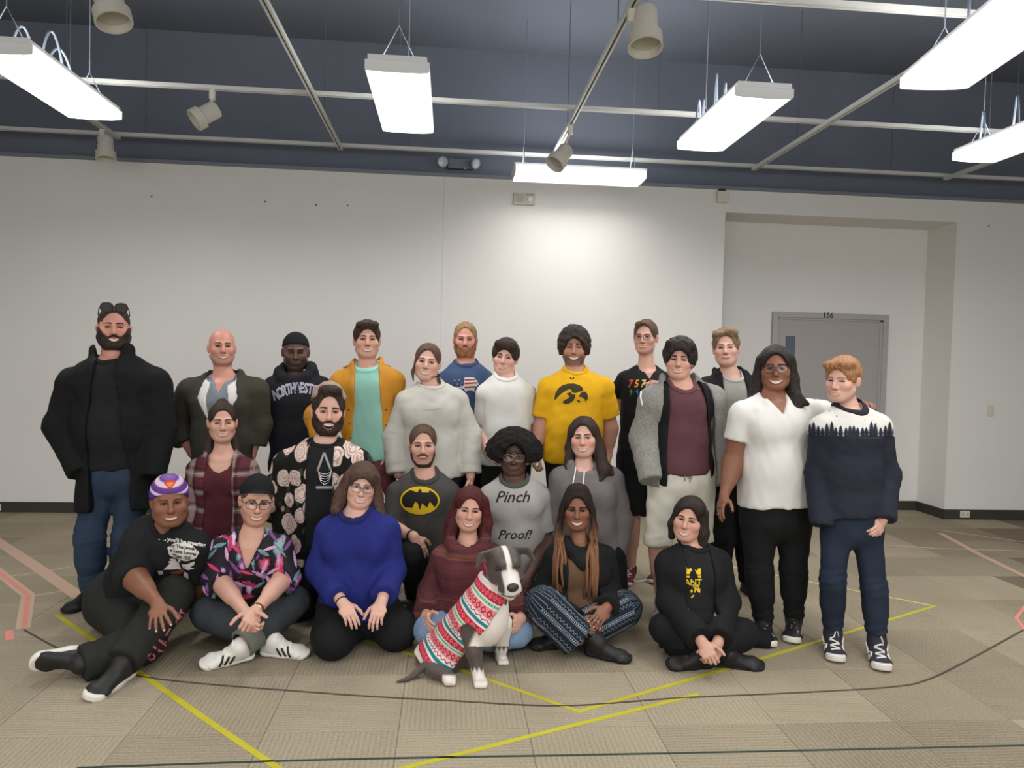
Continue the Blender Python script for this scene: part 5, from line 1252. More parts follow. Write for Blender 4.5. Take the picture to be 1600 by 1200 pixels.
person(key='whitetee', push=.12, Y=5.0, label='young man in a white T-shirt with his hands clasped in front', hd=(788, 559, .96), face=(-6, 0, 6), skin=SK['pale'], browm=H['dkbrown'], head=dict(jaw=.94),
  J=dict(nb=(790, 583), sL=(758, 610), sR=(822, 609), eL=(755, 668, .05), eR=(824, 668, .03), wL=(762, 704, -.15), wR=(795, 702, -.14), pl=(791, 716)), shape=dict(ch=(.148, .112), wa=(.132, .10), hp=(.145, .11), arm=(.05, .042, .03), neck=.05), expr=dict(open=0.0090, smile=.007, eye=.6),
  caps=[dict(short, mat=H['dkbrown'], top=.024, side=.018, face=(.070, .092, .106, -.115, -.045), extra=[('el', (-.03, -.07, .088), (.05, .035, .035)), ('el', (.03, -.068, .082), (.05, .035, .04)), ('el', (.068, -.03, .04), (.02, .04, .05))])],
  hands=dict(L=dict(to=(782, 722, -.19), curl=.7, nb=(-.3, -1, .2)), R=dict(to=(775, 718, -.21), curl=.8, nb=(.2, -1, .4))),
  wear=[dict(name='t_shirt', mat=whitem, g=.014, sleeve=.43, loose=.012, hem=.04, neck=('crew', .006), collar=cloth('white_rib', srgb(222, 218, 212)), drape=1.0), dict(name='trousers', kind='legs', mat=blackp)], shoes=std_shoes())
person(key='yellow', Y=5.05, label='man with curly dark hair in a yellow T-shirt with a dark bird head', hd=(897, 543, 1.0), face=(0, 0, 0), skin=SK['tan'], brow=dict(w=.0042), browm=H['curly'], head=dict(jaw=1.06),
  J=dict(nb=(898, 579), sL=(858, 602), sR=(942, 602), eL=(847, 664, .03), eR=(953, 667, .03), wL=(838, 708, -.04), wR=(950, 712, -.02), pl=(895, 708)),
  shape=dict(ch=(.172, .135), wa=(.172, .14), hp=(.178, .14), arm=(.064, .052, .034), neck=.064, belly=.9), expr=dict(open=.014, smile=.010, mw=.028, eye=.4), stubble=(srgb(74, 54, 46), .85), hands=dict(L=dict(curl=1.0)),
  caps=[dict(name='hair', mat=H['curly'], top=.036, side=.032, back=.04, nape=-.07, sideburn=-.05, noise=(.010, .03, (1, 1, 1)), fuzz=.006, earcut=False, extra=[('el', (-.078, -.0, .0), (.03, .04, .06)), ('el', (.078, -.0, .0), (.03, .04, .06)), ('el', (0, -.06, .105), (.06, .035, .03))], face=(.072, .098, .108, -.115, -.04))],
  wear=[dict(name='t_shirt', mat=cloth('yellow_jersey', srgb(218, 166, 26), var=.05), g=.016, sleeve=.43, loose=.014, hem=.06, collar=cloth('yellow_rib', srgb(208, 156, 22)), drape=1.0), dict(name='trousers', kind='legs', mat=blackp)], shoes=std_shoes())
person(key='blacktee', Y=5.25, label='tall man with glasses in a black V-neck T-shirt and black shorts', hd=(1006, 527, .98), face=(-12, 0, 0), skin=SK['fair'], browm=H['brown'], glasses=dict(mat='thin_dark', col=(.02, .018, .016), r=.0016, hh=.015, w=.024, sq=.6), head=dict(jaw=.95),
  J=dict(nb=(1010, 574), sL=(978, 588), sR=(1040, 590), eL=(961, 617, .14), eR=(1052, 625, .0), wL=(986, 655, .12), wR=(1032, 601, -.45), pl=(1004, 700), hL=(988, 715), hR=(1022, 715), kL=(986, 812, -.04), aL=(985, 882, .02), kR=('D', 'kL', .2, .02, 0), aR=('D', 'aL', .22, .05, 0)),
  shape=dict(ch=(.15, .115), wa=(.135, .105), hp=(.15, .115), arm=(.048, .042, .03), leg=(.085, .06, .042), neck=.054), expr=dict(open=0.0080, smile=.004, eye=.6),
  hands=dict(L=None, R=dict(to=(1016, 596, -.62), curl=.45, nb=(.2, -.3, 1))), caps=[dict(short, mat=H['brown'], top=.014, side=.007, extra=[('el', (-.02, -.06, .09), (.05, .035, .028))])],
  wear=[dict(name='t_shirt', mat=blackt, g=.014, sleeve=(.40, .34), hem=.10, neck=('v', .07, .085), drape=1.0), dict(name='shorts', kind='legs', mat=black_c, g=.03, frac=.50, flare=.015)], shoes=[dict(q=q, toe=(-.45, -1, 0), mat=mat('dark_red_canvas', srgb(112, 44, 48), .7, .25), solem=sole_white, laces=lace_w) for q in 'LR'])
person(key='maroontee', Y=4.5, label='man with tousled black hair in a grey zip hoodie and cream shorts', hd=(1061, 563, .97), face=(-3, -2, 3), skin=SK['fair'], browm=H['black'], brow=dict(w=.0045), head=dict(jaw=1.0),
  J=dict(nb=(1064, 597), sL=(1022, 622), sR=(1110, 620), eL=(1007, 684, .03), eR=(1122, 682, .03), wL=(1016, 738, -.10), wR=(1116, 742, -.05), pl=(1064, 730), hL=(1042, 745), hR=(1090, 745), kL=(1028, 845, -.05), kR=(1092, 845, -.02), aL=(1034, 958, .03), aR=(1098, 955, .03)),
  shape=dict(ch=(.155, .115), wa=(.145, .11), hp=(.165, .125), arm=(.056, .046, .032), leg=(.09, .058, .042), neck=.055), expr=dict(open=0.0100, smile=.009, eye=.55, mw=.028),
  caps=[dict(short, mat=H['black'], top=.040, side=.026, back=.03, nape=-.08, sideburn=-.02, noise=(.009, .035, (1, 1, .6)), face=(.072, .094, .112, -.115, -.045), extra=[('el', (-.05, -.05, .095), (.045, .045, .035)), ('el', (.045, -.055, .09), (.05, .04, .035)), ('el', (-.08, -.01, .055), (.028, .035, .035)), ('el', (.082, .0, .03), (.022, .035, .06))])], hands=dict(L=None, R=None),
  wear=[dict(name='t_shirt', mat=cloth('maroon_jersey', srgb(90, 58, 62), var=.05), g=.009, sleeve=0, hem=.035, neck=('crew', .010), collar=cloth('maroon_rib', srgb(98, 64, 68)), drape=1.0), dict(name='hoodie_lining', mat=black_c, g=.031, sleeve=0, hem=.10, fold=.002, neck=('crew', .03, .02), open=([-3, 0, .5, .9, 1.2], [.13, .125, .115, .10, .08], [.15, .15, .142, .12, .09])),
        dict(name='zip_hoodie', mat=m_heather('grey_heather_fleece', srgb(136, 134, 129), .25, 90), g=.042, sleeve=1.12, loose=.006, hem=.11, flare=1.05, neck=('crew', .03, .02), fold=.006, crease=.012, open=([-3, 0, .5, .9, 1.2], [.175, .17, .165, .135, .10], [.20, .20, .20, .165, .11]), hood=HOOD(.034, .10)),
        dict(name='shorts', kind='legs', mat=cloth('cream_sweat_cloth', srgb(200, 195, 182), var=.04), g=.026, frac=.50, flare=.026, rise=.0)],
  shoes=[dict(q='L', toe=(-.35, -1, 0), mat=mat('grey_suede', srgb(150, 146, 138), .8, .2), solem=sole_white, laces=lace_w), dict(q='R', toe=(.3, -1, 0), mat=mat('grey_suede', srgb(150, 146, 138), .8, .2), solem=sole_white)])
person(key='greytee', Y=4.95, label='man with swept light brown hair in a grey T-shirt under a black jacket', hd=(1134, 544, 1.0), face=(-2, -5, -4), skin=SK['pale'], browm=H['ltbrown'], brow=dict(w=.003),
  J=dict(nb=(1141, 585), sL=(1106, 603), sR=(1176, 602), eL=(1098, 664), eR=(1184, 664), wL=(1108, 725, -.05), wR=(1180, 725, -.05), pl=(1142, 728), hL=(1125, 742), hR=(1160, 742), kL=(1128, 835), kR=(1166, 835), aL=(1126, 920, .05), aR=(1170, 925, .0)), shape=dict(ch=(.155, .115), wa=(.14, .105), hp=(.15, .11), arm=(.052, .044, .032), leg=(.085, .062, .05), neck=.056), expr=dict(open=0, smile=.005, eye=.45, mw=.022, iris='hazel'),
  caps=[dict(short, mat=H['ltbrown'], top=.030, side=.012, noise=(.007, .035, (1, 1, .6)), extra=[('el', (-.045, -.05, .092), (.045, .045, .035)), ('el', (.03, -.055, .1), (.055, .04, .035))])], hands=dict(L=None, R=None),
  wear=[dict(name='t_shirt', mat=m_heather('pale_grey_heather', srgb(158, 156, 150), .12), g=.012, sleeve=0, hem=.03, neck=('crew', .006), collar=cloth('pale_grey_rib', srgb(176, 172, 164))), dict(name='jacket', mat=black_c, g=.030, sleeve=.97, loose=.014, hem=.12, flare=1.1, neck=('crew', .02, .02), open=([-3, 0, .9, 1.2], [.10, .095, .085, .06], [.085, .08, .07, .05]), hood=HOOD(.028, .09)), dict(name='trousers', kind='legs', mat=blackp, flare=.012)],
  shoes=[dict(q='L', toe=(-.2, -1, 0), mat=shoe_black, solem=sole_black, boot=.08), dict(q='R', toe=(.15, -1, 0), mat=mat('dark_grey_boot', srgb(52, 52, 54), .55, .3), solem=sole_black, boot=.08)])
person(key='vneck', Y=4.2, label='smiling woman with long black hair in glasses and a white V-neck top', hd=(1212, 576, 1.05), face=(2, -2, -2), skin=SK['brown'], browm=H['black'], head=dict(cheek=1.08, jaw=1.05), glasses=dict(mat='tortoise', col=(.05, .025, .018), r=.002, w=.0275, hh=.021, sq=.8, z=-.004),
  J=dict(nb=(1206, 616), sL=(1162, 644), sR=(1262, 640), eL=(1147, 722, .03), eR=(1310, 650, .16), wL=(1132, 772, -.05), wR=(1345, 632, -.10), pl=(1211, 778), hL=(1186, 800), hR=(1240, 800), kL=(1186, 892, -.02), kR=(1240, 888, -.02), aL=('G', 1193, 967, .10), aR=(1240, 978, .0)),
  shape=dict(ch=(.168, .135), wa=(.175, .15), hp=(.19, .155), arm=(.072, .060, .034), leg=(.112, .07, .05), neck=.056, bust=1.25, belly=.95, hand=.95), expr=dict(open=.013, smile=.010, mw=.028, eye=.55, iris='dark', lip=srgb(150, 76, 74)), nails=('dark', (.03, .01, .015)),
  hands=dict(L=dict(nb=(-1, -.25, 0), curl=.25), R=dict(to=(1366, 630, -.24), nb=(.1, -.35, 1), curl=.35, s=.9)),
  caps=[dict(name='hair', mat=H['black'], top=.012, side=.012, back=.02, earcut=False, nape=-.10, sideburn=-.02, face=(0.075, .094, 0.134, -.115, -.045), noise=(.004, .04, (1, 1, .3)), locks=[('rc', (-.075, -.01, .05), (-.09, .0, -.06), .028, .034), ('rc', (-.09, .0, -.06), (-.115, -.045, -.18), .036, .034), ('rc', (-.115, -.045, -.18), (-.14, -.07, -.205), .03, .02), ('rc', (.075, -.01, .05), (.088, .0, -.06), .028, .034), ('rc', (.088, .0, -.06), (.10, -.06, -.20), .036, .036), ('rc', (.10, -.06, -.2), (.10, -.085, -.235), .034, .016), ('rc', (.11, -.05, -.15), (.16, -.06, -.19), .026, .012), ('rc', (-.03, .09, .0), (-.04, .07, -.18), .07, .06), ('rc', (.03, .09, .0), (.05, .07, -.18), .07, .06)])],
  wear=[dict(name='v_neck_top', mat=whitem, g=.014, sleeve=(.30, .26), loose=.010, hem=.035, flare=1.05, neck=('v', .088, .115), drape=.98, fold=.005), dict(name='leggings', kind='legs', mat=black_c, g=.006, frac=1.0)],
  shoes=[dict(q='L', toe=(-.25, -1, 0), mat=shoe_black, solem=sole_white, s=1.1, sole=.032), dict(q='R', toe=(-.55, -1, 0), mat=shoe_black, solem=sole_white, s=1.1, sole=.032)])
person(key='trees', Y=3.92, label='person with short ginger hair in a sweater with a pine tree pattern', hd=(1310, 595, .96), face=(-24, 6, 2), skin=SK['pale'], browm=H['ginger'], brow=dict(w=.0026),
  J=dict(nb=(1326, 634), sL=(1287, 664), sR=(1370, 662), eL=(1282, 740, .05), eR=(1382, 742, .03), wL=(1284, 800, -.02), wR=(1378, 812, -.08), pl=(1328, 795), hL=(1308, 815), hR=(1352, 815), kL=(1301, 905, -.03), kR=(1366, 918, -.08), aL=(1301, 1000, .02), aR=(1370, 1008, -.1)),
  shape=dict(ch=(.142, .11), wa=(.145, .11), hp=(.15, .12), arm=(.052, .045, .029), leg=(.080, .056, .047), neck=.048, hand=.95), expr=dict(open=0.0090, smile=.009, eye=.14, mw=.025, lip=srgb(200, 120, 112)), hands=dict(L=None, R=dict(to=(1366, 842, -.16), nb=(.35, -1, 0), curl=.75)),
  caps=[dict(short, mat=H['ginger'], top=.020, side=.012, back=.014, noise=(.006, .03, (1, 1, .6)), extra=[('el', (-.035, -.065, .085), (.05, .035, .03)), ('el', (.03, -.05, .095), (.05, .05, .03))], face=(.073, .094, .112, -.115, -.04))],
  wear=[dict(name='sweater', mat='SPLIT', g=.026, sleeve=(1.16, 1.0), loose=.016, hem=.03, neck=('crew', .010), collar=cloth('navy_rib', srgb(38, 36, 46)), collar_w=.014, crease=.008), dict(name='jeans', kind='legs', mat=m_denim('deep_blue_denim', srgb(38, 47, 62)), g=.008, frac=.93)],
  shoes=[dict(name='high_top_shoe', q='L', toe=(-.42, -1, 0), mat=mat('navy_canvas', srgb(48, 47, 58), .7, .25), solem=sole_white, laces=lace_w, nl=6, boot=.05, s=1.10, sole=.036), dict(name='high_top_shoe', q='R', toe=(-.42, -1, 0), mat=mat('navy_canvas', srgb(48, 47, 58), .7, .25), solem=sole_white, laces=lace_w, nl=6, boot=.05, s=1.10, sole=.036)])
# ---------------- kneeling row
person(key='plaid', push=.15, Y=4.6, label='woman with tied-back dark hair in a red plaid shirt over a maroon tank top', hd=(348, 661, .96), face=(2, -2, 0), skin=SK['fair'], browm=H['dkbrown'], brow=dict(w=.003),
  J=dict(nb=(348, 706), sL=(311, 730), sR=(386, 730), eL=(299, 790, .04), eR=(398, 790, .04), wL=(312, 850, -.08), wR=(388, 850, -.08), pl=(348, 828), kL=('F', 'pl', -.1, -.1, .07), kR=('F', 'pl', .1, -.1, .07), aL=('F', 'pl', -.1, .12, .06), aR=('F', 'pl', .1, .12, .06)),
  shape=dict(ch=(.142, .108), wa=(.12, .095), hp=(.15, .115), arm=(.048, .042, .028), neck=.047, bust=.7, hand=.9), expr=dict(open=0.0090, smile=.009, eye=.6, mw=.026), hands=dict(L=None, R=None),
  caps=[dict(name='hair', mat=H['dkbrown'], top=.010, side=.004, back=.01, nape=-.07, sideburn=-.01, noise=(.002, .03, (1, 1, .3)), face=(0.075, .094, 0.133, -.115, -.04), extra=[('el', (.0, .05, .12), (.035, .035, .03)), ('el', (0, .1, -.06), (.06, .04, .08))], locks=[('rc', (-.055, .06, -.04), (-.085, .03, -.20), .03, .03), ('rc', (.055, .06, -.04), (.085, .03, -.20), .03, .03)])],
  wear=[dict(name='tank_top', mat=cloth('maroon_knit', srgb(82, 38, 44)), g=.010, sleeve=0, hem=.05, neck=('crew', .028, .055)), dict(name='plaid_shirt', mat=m_plaid(), g=.024, sleeve=1.0, loose=.014, hem=.16, flare=1.1, fold=.006, neck=('crew', .03, .02), open=([-3, 0, .6, .95, 1.2], [.09, .085, .075, .07, .055], [.09, .085, .09, .085, .055]), hood=ring_hood([(-.075, .09, -.06), (-.08, .03, .0), (0, -.06, .03), (.08, .03, .0), (.08, .09, -.06)], [.012, .016, .016, .016, .012])), dict(name='trousers', kind='legs', mat=blackp, rise=.0)], shoes=[])
person(key='kimono', push=.2, Y=4.3, label='bearded man with frosted hair in a rose-print open robe over black', hd=(514, 644, 1.06), face=(4, -4, 3), skin=SK['pale'], browm=H['dkbrown'], brow=dict(w=.0045), head=dict(jaw=1.12, cheek=1.05),
  J=dict(nb=(509, 689), sL=(453, 722), sR=(556, 720), eL=(440, 780, .03), eR=(566, 782, .03), wL=(466, 838, -.12), wR=(556, 840, -.1), pl=(503, 835), kL=('F', 'pl', -.12, -.02, .09), kR=('F', 'pl', .12, -.02, .09), aL=('F', 'pl', -.12, .24, .06), aR=('F', 'pl', .12, .24, .06)),
  shape=dict(ch=(.18, .14), wa=(.17, .14), hp=(.18, .14), arm=(.065, .054, .034), leg=(.10, .075, .05), neck=.06, belly=.8), expr=dict(open=.022, smile=.008, mw=.026, eye=.85, teeth='top', iris='hazel'), flush_amt=.9, stubble=(srgb(78, 56, 50), .75), beard=dict(t=.0032, mat=H['dkbrown'], top=-.040, mouth=.028, mh=.016, mz=-.002),
  caps=[dict(short, mat=H['dkbrown'], top=.020, side=.008, noise=(.005, .03, (1, 1, .5)), extra=[('el', (0, -.05, .112), (.062, .05, .034))]), dict(name='frosted_tips', mat=H['frost'], top=.044, side=.016, back=.02, face=(.12, .12, .17, -.125, .0), nape=.05, sideburn=.07, earcut=False, noise=(.006, .03, (1, 1, .6)), plane=(.01, 99) if False else None)], hands=dict(L=None, R=None),
  wear=[dict(name='t_shirt', mat=blackt, g=.012, sleeve=0, hem=.05, neck=('crew', .006), collar=black_c), dict(name='open_robe', mat=m_rose(), g=.032, sleeve=.62, loose=.055, hem=.16, flare=1.12, fold=.007, neck=('crew', .02, .02), open=([-3, 0, .9, 1.2], [.065, .07, .085, .06], [.085, .08, .07, .05]), extra=[GX('rc', (440, 770, .0), (446, 852, -.05), .06, .075), GX('rc', (566, 770, .02), (560, 830, .0), .05, .06)]), dict(name='trousers', kind='legs', mat=blackp, g=.02, extra=[GX('rc', (480, 850, -.02), (480, 905, -.02), .11, .115), GX('rc', (525, 850, -.02), (530, 905, -.02), .11, .115)])], shoes=[])
person(key='bat', push=.2, Y=4.5, label='squatting man in a charcoal T-shirt with a yellow and black bat oval', hd=(661, 697, 1.0), face=(0, -3, 0), skin=SK['fair'], browm=H['brown'], head=dict(jaw=.92, cheek=.96),
  J=dict(nb=(664, 735), sL=(620, 766), sR=(704, 766), eL=(606, 822, -.06), eR=(716, 830, -.02), wL=(646, 838, -.30), wR=(705, 880, -.2), pl=(668, 882, .10), kL=(641, 866, -.30), kR=('F', 'pl', .12, -.16, .10), aL=('F', 'kL', .03, .26, .09), aR=('F', 'pl', .12, .08, .06)),
  shape=dict(ch=(.155, .115), wa=(.14, .105), hp=(.15, .115), arm=(.05, .042, .029), neck=.053), expr=dict(open=.003, smile=.004, eye=.7, mw=.023, iris='hazel'), stubble=(srgb(130, 94, 78), .35), beard=dict(t=.0018, mat=H['stubble'], top=-.085, moustache=True), hands=dict(R=None, L=dict(to=(662, 868, -.30), nb=(.3, -1, .3), curl=.4)),
  caps=[dict(name='hair', mat=H['brown'], top=.008, side=.004, back=.010, nape=-.06, sideburn=-.01, noise=(.0025, .03, (1, 1, .4)), face=(0.077, .094, 0.134, -.115, -.04), extra=[('el', (0, .11, .02), (.035, .03, .035))])],
  wear=[dict(name='t_shirt', mat=m_heather('charcoal_jersey', srgb(72, 70, 68), .12), g=.016, sleeve=.52, loose=.016, hem=.08, neck=('crew', .010), collar=cloth('charcoal_rib', srgb(66, 64, 62)), drape=1.0), dict(name='trousers', kind='legs', mat=blackp, g=.016)], shoes=std_shoes())
person(key='ringer', push=.2, Y=4.45, label='woman with a natural afro and glasses in a grey ringer T-shirt', hd=(803, 713, 1.0), face=(0, 0, 0), skin=SK['dark'], browm=H['black'], head=dict(cheek=1.03), glasses=dict(mat='clear_gold', col=(.45, .36, .28), r=.0017, w=.027, hh=.020, sq=.75, metal=.4),
  J=dict(nb=(803, 742), sL=(766, 771), sR=(842, 771), eL=(750, 835, .02), eR=(858, 842, -.02), wL=(758, 900, -.12), wR=(828, 898, -.30), pl=(808, 885, .02), kL=('F', 'pl', -.15, -.14, .1), kR=('F', 'pl', .15, -.14, .1), aL=('F', 'pl', -.12, .16, .06), aR=('F', 'pl', .12, .16, .06)),
  shape=dict(ch=(.16, .125), wa=(.155, .13), hp=(.18, .14), arm=(.06, .048, .03), neck=.052, bust=1.05, belly=.8, hand=.95), expr=dict(open=0, smile=-.003, eye=.6, mw=.021, iris='dark', lip=srgb(110, 70, 66)), nails=('pink', srgb(232, 108, 132)), hands=dict(L=None, R=dict(to=(813, 935, -.40), nb=(.3, -1, .35), curl=.15)),
  caps=[dict(name='hair', mat=hairm('afro_hair', srgb(26, 23, 23), srgb(50, 45, 44), .8), top=.045, side=.07, back=.06, earcut=False, nape=-.035, sideburn=-.035, face=(.078, .108, .122, -.115, -.045), noise=(.012, .05, (1, 1, 1)), fuzz=.010, extra=[('el', (-.10, .02, .03), (.07, .07, .07)), ('el', (.10, .02, .02), (.075, .07, .075))])],
  wear=[dict(name='ringer_t_shirt', mat=m_heather('grey_melange', srgb(164, 160, 156), .10), g=.014, sleeve=.36, loose=.016, hem=.06, neck=('crew', .018, .0), collar=cloth('green_grey_rib', srgb(74, 80, 70)), drape=.98), dict(name='trousers', kind='legs', mat=blackp, g=.016)], shoes=[])
person(key='greyhood', push=.25, Y=4.4, label='kneeling woman with long dark hair in a grey hooded pullover', hd=(911, 684, .96), face=(-4, -2, -3), skin=SK['pale'], browm=H['dkbrown'], head=dict(cheek=1.05), flush_amt=.9,
  J=dict(nb=(912, 727), sL=(878, 745), sR=(954, 745), eL=(870, 810, .0), eR=(969, 815, .02), wL=(880, 860, -.05), wR=(962, 872, -.04), pl=(920, 862, .02), kL=('F', 'pl', -.12, -.10, .08), kR=('F', 'pl', .14, -.10, .08), aL=('F', 'pl', -.12, .14, .06), aR=('F', 'pl', .14, .14, .06)),
  shape=dict(ch=(.16, .125), wa=(.155, .13), hp=(.175, .14), arm=(.062, .05, .031), leg=(.105, .08, .05), neck=.05, bust=1.1, belly=.8), expr=dict(open=0.0110, smile=.008, eye=.6, mw=.024, lip=srgb(190, 100, 96)), hands=dict(L=None, R=None),
  caps=[dict(name='hair', mat=H['dkbrown'], top=.010, side=.010, back=.02, earcut=False, nape=-.10, sideburn=-.02, face=(0.073, .094, 0.136, -.115, -.045), noise=(.004, .04, (1, 1, .3)), locks=[('rc', (-.07, -.01, .05), (-.085, .0, -.06), .024, .03), ('rc', (-.085, .0, -.06), (-.10, -.07, -.20), .03, .026), ('rc', (-.10, -.07, -.2), (-.14, -.10, -.235), .024, .01), ('rc', (.07, -.01, .05), (.09, .0, -.06), .026, .036), ('rc', (.09, .0, -.06), (.12, -.07, -.20), .04, .04), ('rc', (.12, -.07, -.20), (.10, -.11, -.26), .036, .014), ('rc', (.15, -.04, -.19), (.17, -.06, -.22), .03, .014), ('rc', (0, .09, 0), (0, .07, -.18), .08, .07)])],
  wear=[dict(name='hooded_pullover', mat=m_heather('taupe_grey_jersey', srgb(112, 106, 106), .10), g=.020, sleeve=1.0, loose=.012, hem=.06, neck=('crew', .010), fold=.005, hood=HOOD(.026, .085, -.03)), dict(name='trousers', kind='legs', mat=blackp, g=.02, extra=[GX('rc', (958, 868, -.05), (958, 912, -.05), .08, .08)])], shoes=[])
# ---------------- front row
person(key='beanie', Y=4.0, label='person in a purple and white striped beanie sitting sideways with legs swept left', hd=(266, 786, 1.03), face=(3, 0, -2), skin=SK['brown'], browm=H['black'], brow=dict(w=.002), head=dict(cheek=1.12, jaw=1.15),
  J=dict(nb=(262, 821, .07), sL=(216, 852), sR=(303, 850), eL=(208, 900, -.05), eR=(316, 905, .18), wL=(246, 942, -.30), wR=(318, 955, .30), pl=('G', 222, 935, .17), hR=('G', 200, 925, .19), kR=('G', 272, 930, .30), aR=('G', 192, 1035, .10), hL=('G', 188, 950, .15), kL=('G', 225, 1005, .11), aL=('G', 128, 1038, .08)),
  shape=dict(ch=(.172, .145), wa=(.19, .16), hp=(.20, .17), arm=(.072, .058, .037), leg=(.135, .082, .058), neck=.054, belly=1.0), expr=dict(open=0.0090, smile=.004, eye=.7, mw=.025, iris='dark', lip=srgb(156, 88, 78), lipw=1.3), stubble=(srgb(96, 64, 50), .25), hands=dict(R=None, L=dict(to=(248, 985, -.46), nb=(.0, -.75, .8), curl=.22, spread=.2)),
  caps=[dict(name='beanie', mat='BEANIE', top=.016, side=.013, face=None, earcut=False, nape=-.045, sideburn=.0, plane=(.012, -.45), noise=(.001, .03, (1, 1, 1)))],
  wear=[dict(name='t_shirt', mat=blackt, g=.016, sleeve=.40, loose=.018, hem=.05, neck=('crew', .008), collar=black_c, drape=1.0), dict(name='trousers', kind='legs', mat=cloth('charcoal_sweat_cloth', srgb(40, 41, 39)), g=.016, flare=.012, fold=.007)],
  shoes=[dict(q='R', toe=(-.25, -1, -.06), up=(.2, -.12, 1), mat=shoe_black, solem=sole_white, s=1.12, sole=.032), dict(q='L', toe=(-.95, -.40, -.05), up=(.15, -.75, -.30), mat=shoe_black, solem=sole_white, s=1.12, sole=.032)])
person(key='cap', Y=4.05, label='cross-legged man in a black cap and dark tropical print shirt', hd=(402, 786, 1.0), face=(4, 0, 5), skin=SK['fair'], browm=H['brown'], glasses=dict(mat='dark_brow', col=(.035, .022, .016), r=.0017, browline=1.9, w=.0265, hh=.019, sq=.65), head=dict(jaw=.98),
  J=dict(nb=(394, 835), sL=(350, 853), sR=(436, 853), eL=(342, 906, -.03), eR=(444, 902, -.03), wL=(384, 958, -.32), wR=(401, 953, -.32), pl=('G', 395, 955, .14), kL=('G', 326, 958, .19), aL=('G', 428, 1000, .09), kR=('G', 458, 940, .23), aR=('G', 374, 1010, .095)),
  shape=dict(ch=(.15, .115), wa=(.145, .115), hp=(.16, .13), arm=(.056, .046, .031), leg=(.092, .072, .046), neck=.054), expr=dict(open=.011, smile=.010, mw=.027, eye=.55), stubble=(srgb(150, 104, 84), .45),
  hands=dict(L=dict(to=(392, 982, -.40), nb=(-.7, -.8, .2), curl=1.15), R=dict(to=(384, 984, -.44), nb=(.3, -1, .4), curl=1.2)),
  caps=[dict(name='hair', mat=H['brown'], top=.003, side=.003, back=.004, nape=-.05, sideburn=-.02, noise=(.001, .03, (1, 1, 1))), dict(name='baseball_cap', mat=black_c, top=.020, side=.010, back=.012, face=None, earcut=False, nape=.0, sideburn=.0, plane=(.036, -.24), noise=(0, .03, (1, 1, 1)), locks=[('el', (0, -.128, .064), (.066, .050, .008), .012)])],
  wear=[dict(name='print_shirt', mat=m_tropic(), g=.020, sleeve=.42, loose=.022, hem=.02, neck=('v', .07, .15), fold=.006, hood=ring_hood([(-.065, .105, -.12), (-.078, .075, -.04), (-.07, .0, .015), (0, -.06, .035), (.07, .0, .015), (.078, .075, -.04), (.065, .105, -.12)], [.010, .014, .015, .015, .015, .014, .010])), dict(name='jeans', kind='legs', mat=m_denim('charcoal_denim', srgb(56, 60, 64), 1.3), g=.014, frac=.90)],
  shoes=[dict(q='L', toe=(.97, -.16, -.02), up=(-.05, -.25, 1), mat=shoe_white, solem=sole_white, laces=lace_w, stripes=(3, shoe_black), s=.98), dict(q='R', toe=(-.88, -.42, -.05), up=(.1, -.45, 1), mat=shoe_white, solem=sole_white, laces=lace_w, stripes=(3, shoe_black), s=.98)])
person(key='blue', Y=4.1, label='kneeling woman with brown hair and glasses in a royal blue sweater', hd=(565, 761, .96), face=(2, 0, 7), skin=SK['pale'], browm=H['brown'], brow=dict(w=.0026), glasses=dict(mat='grey_green', col=(.10, .13, .13), r=.0018, w=.0265, hh=.019, sq=.65, browline=1.5),
  J=dict(nb=(557, 794), sL=(516, 826), sR=(602, 824), eL=(502, 890, .0), eR=(610, 892, .0), wL=(534, 940, -.24), wR=(597, 938, -.24), pl=('G', 558, 940, .22), kL=('G', 520, 996, .11), kR=('G', 618, 984, .11), aL=('D', 'kL', .06, .30, -.04), aR=('D', 'kR', -.04, .22, -.04)),
  shape=dict(ch=(.165, .13), wa=(.165, .145), hp=(.18, .15), arm=(.06, .05, .029), leg=(.115, .095, .055), neck=.049, bust=1.1, belly=.9, hand=.95), expr=dict(open=0.0100, smile=.008, eye=.65, lip=srgb(196, 112, 108)),
  hands=dict(L=dict(to=(556, 978, -.34), nb=(.2, -.8, .8), curl=.4), R=dict(to=(583, 980, -.34), nb=(-.1, -.8, .8), curl=.45)),
  caps=[dict(name='hair', mat=hairm('chestnut_hair', srgb(82, 60, 50)), top=.014, side=.014, back=.02, earcut=False, nape=-.10, sideburn=-.02, face=(.070, .094, .104, -.115, -.045), noise=(.005, .04, (1, 1, .4)), extra=[('el', (-.02, -.075, .062), (.045, .025, .028)), ('el', (.035, -.07, .06), (.035, .025, .03))], locks=[('rc', (-.078, -.02, .05), (-.10, .0, -.06), .028, .036), ('rc', (-.10, .0, -.06), (-.12, -.04, -.145), .04, .032), ('rc', (.075, -.02, .05), (.095, .0, -.06), .026, .034), ('rc', (.095, .0, -.06), (.125, -.04, -.15), .038, .028), ('rc', (0, .09, 0), (0, .07, -.14), .08, .07)])],
  wear=[dict(name='sweater', mat=cloth('royal_blue_knit', srgb(34, 42, 112), var=.08, bump=.5, bscale=120), g=.022, sleeve=.93, loose=.016, hem=.05, flare=1.0, neck=('crew', .018, .01), collar=cloth('royal_blue_rib', srgb(32, 36, 88)), fold=.005, crease=.007), dict(name='trousers', kind='legs', mat=blackp, g=.014)], shoes=[])
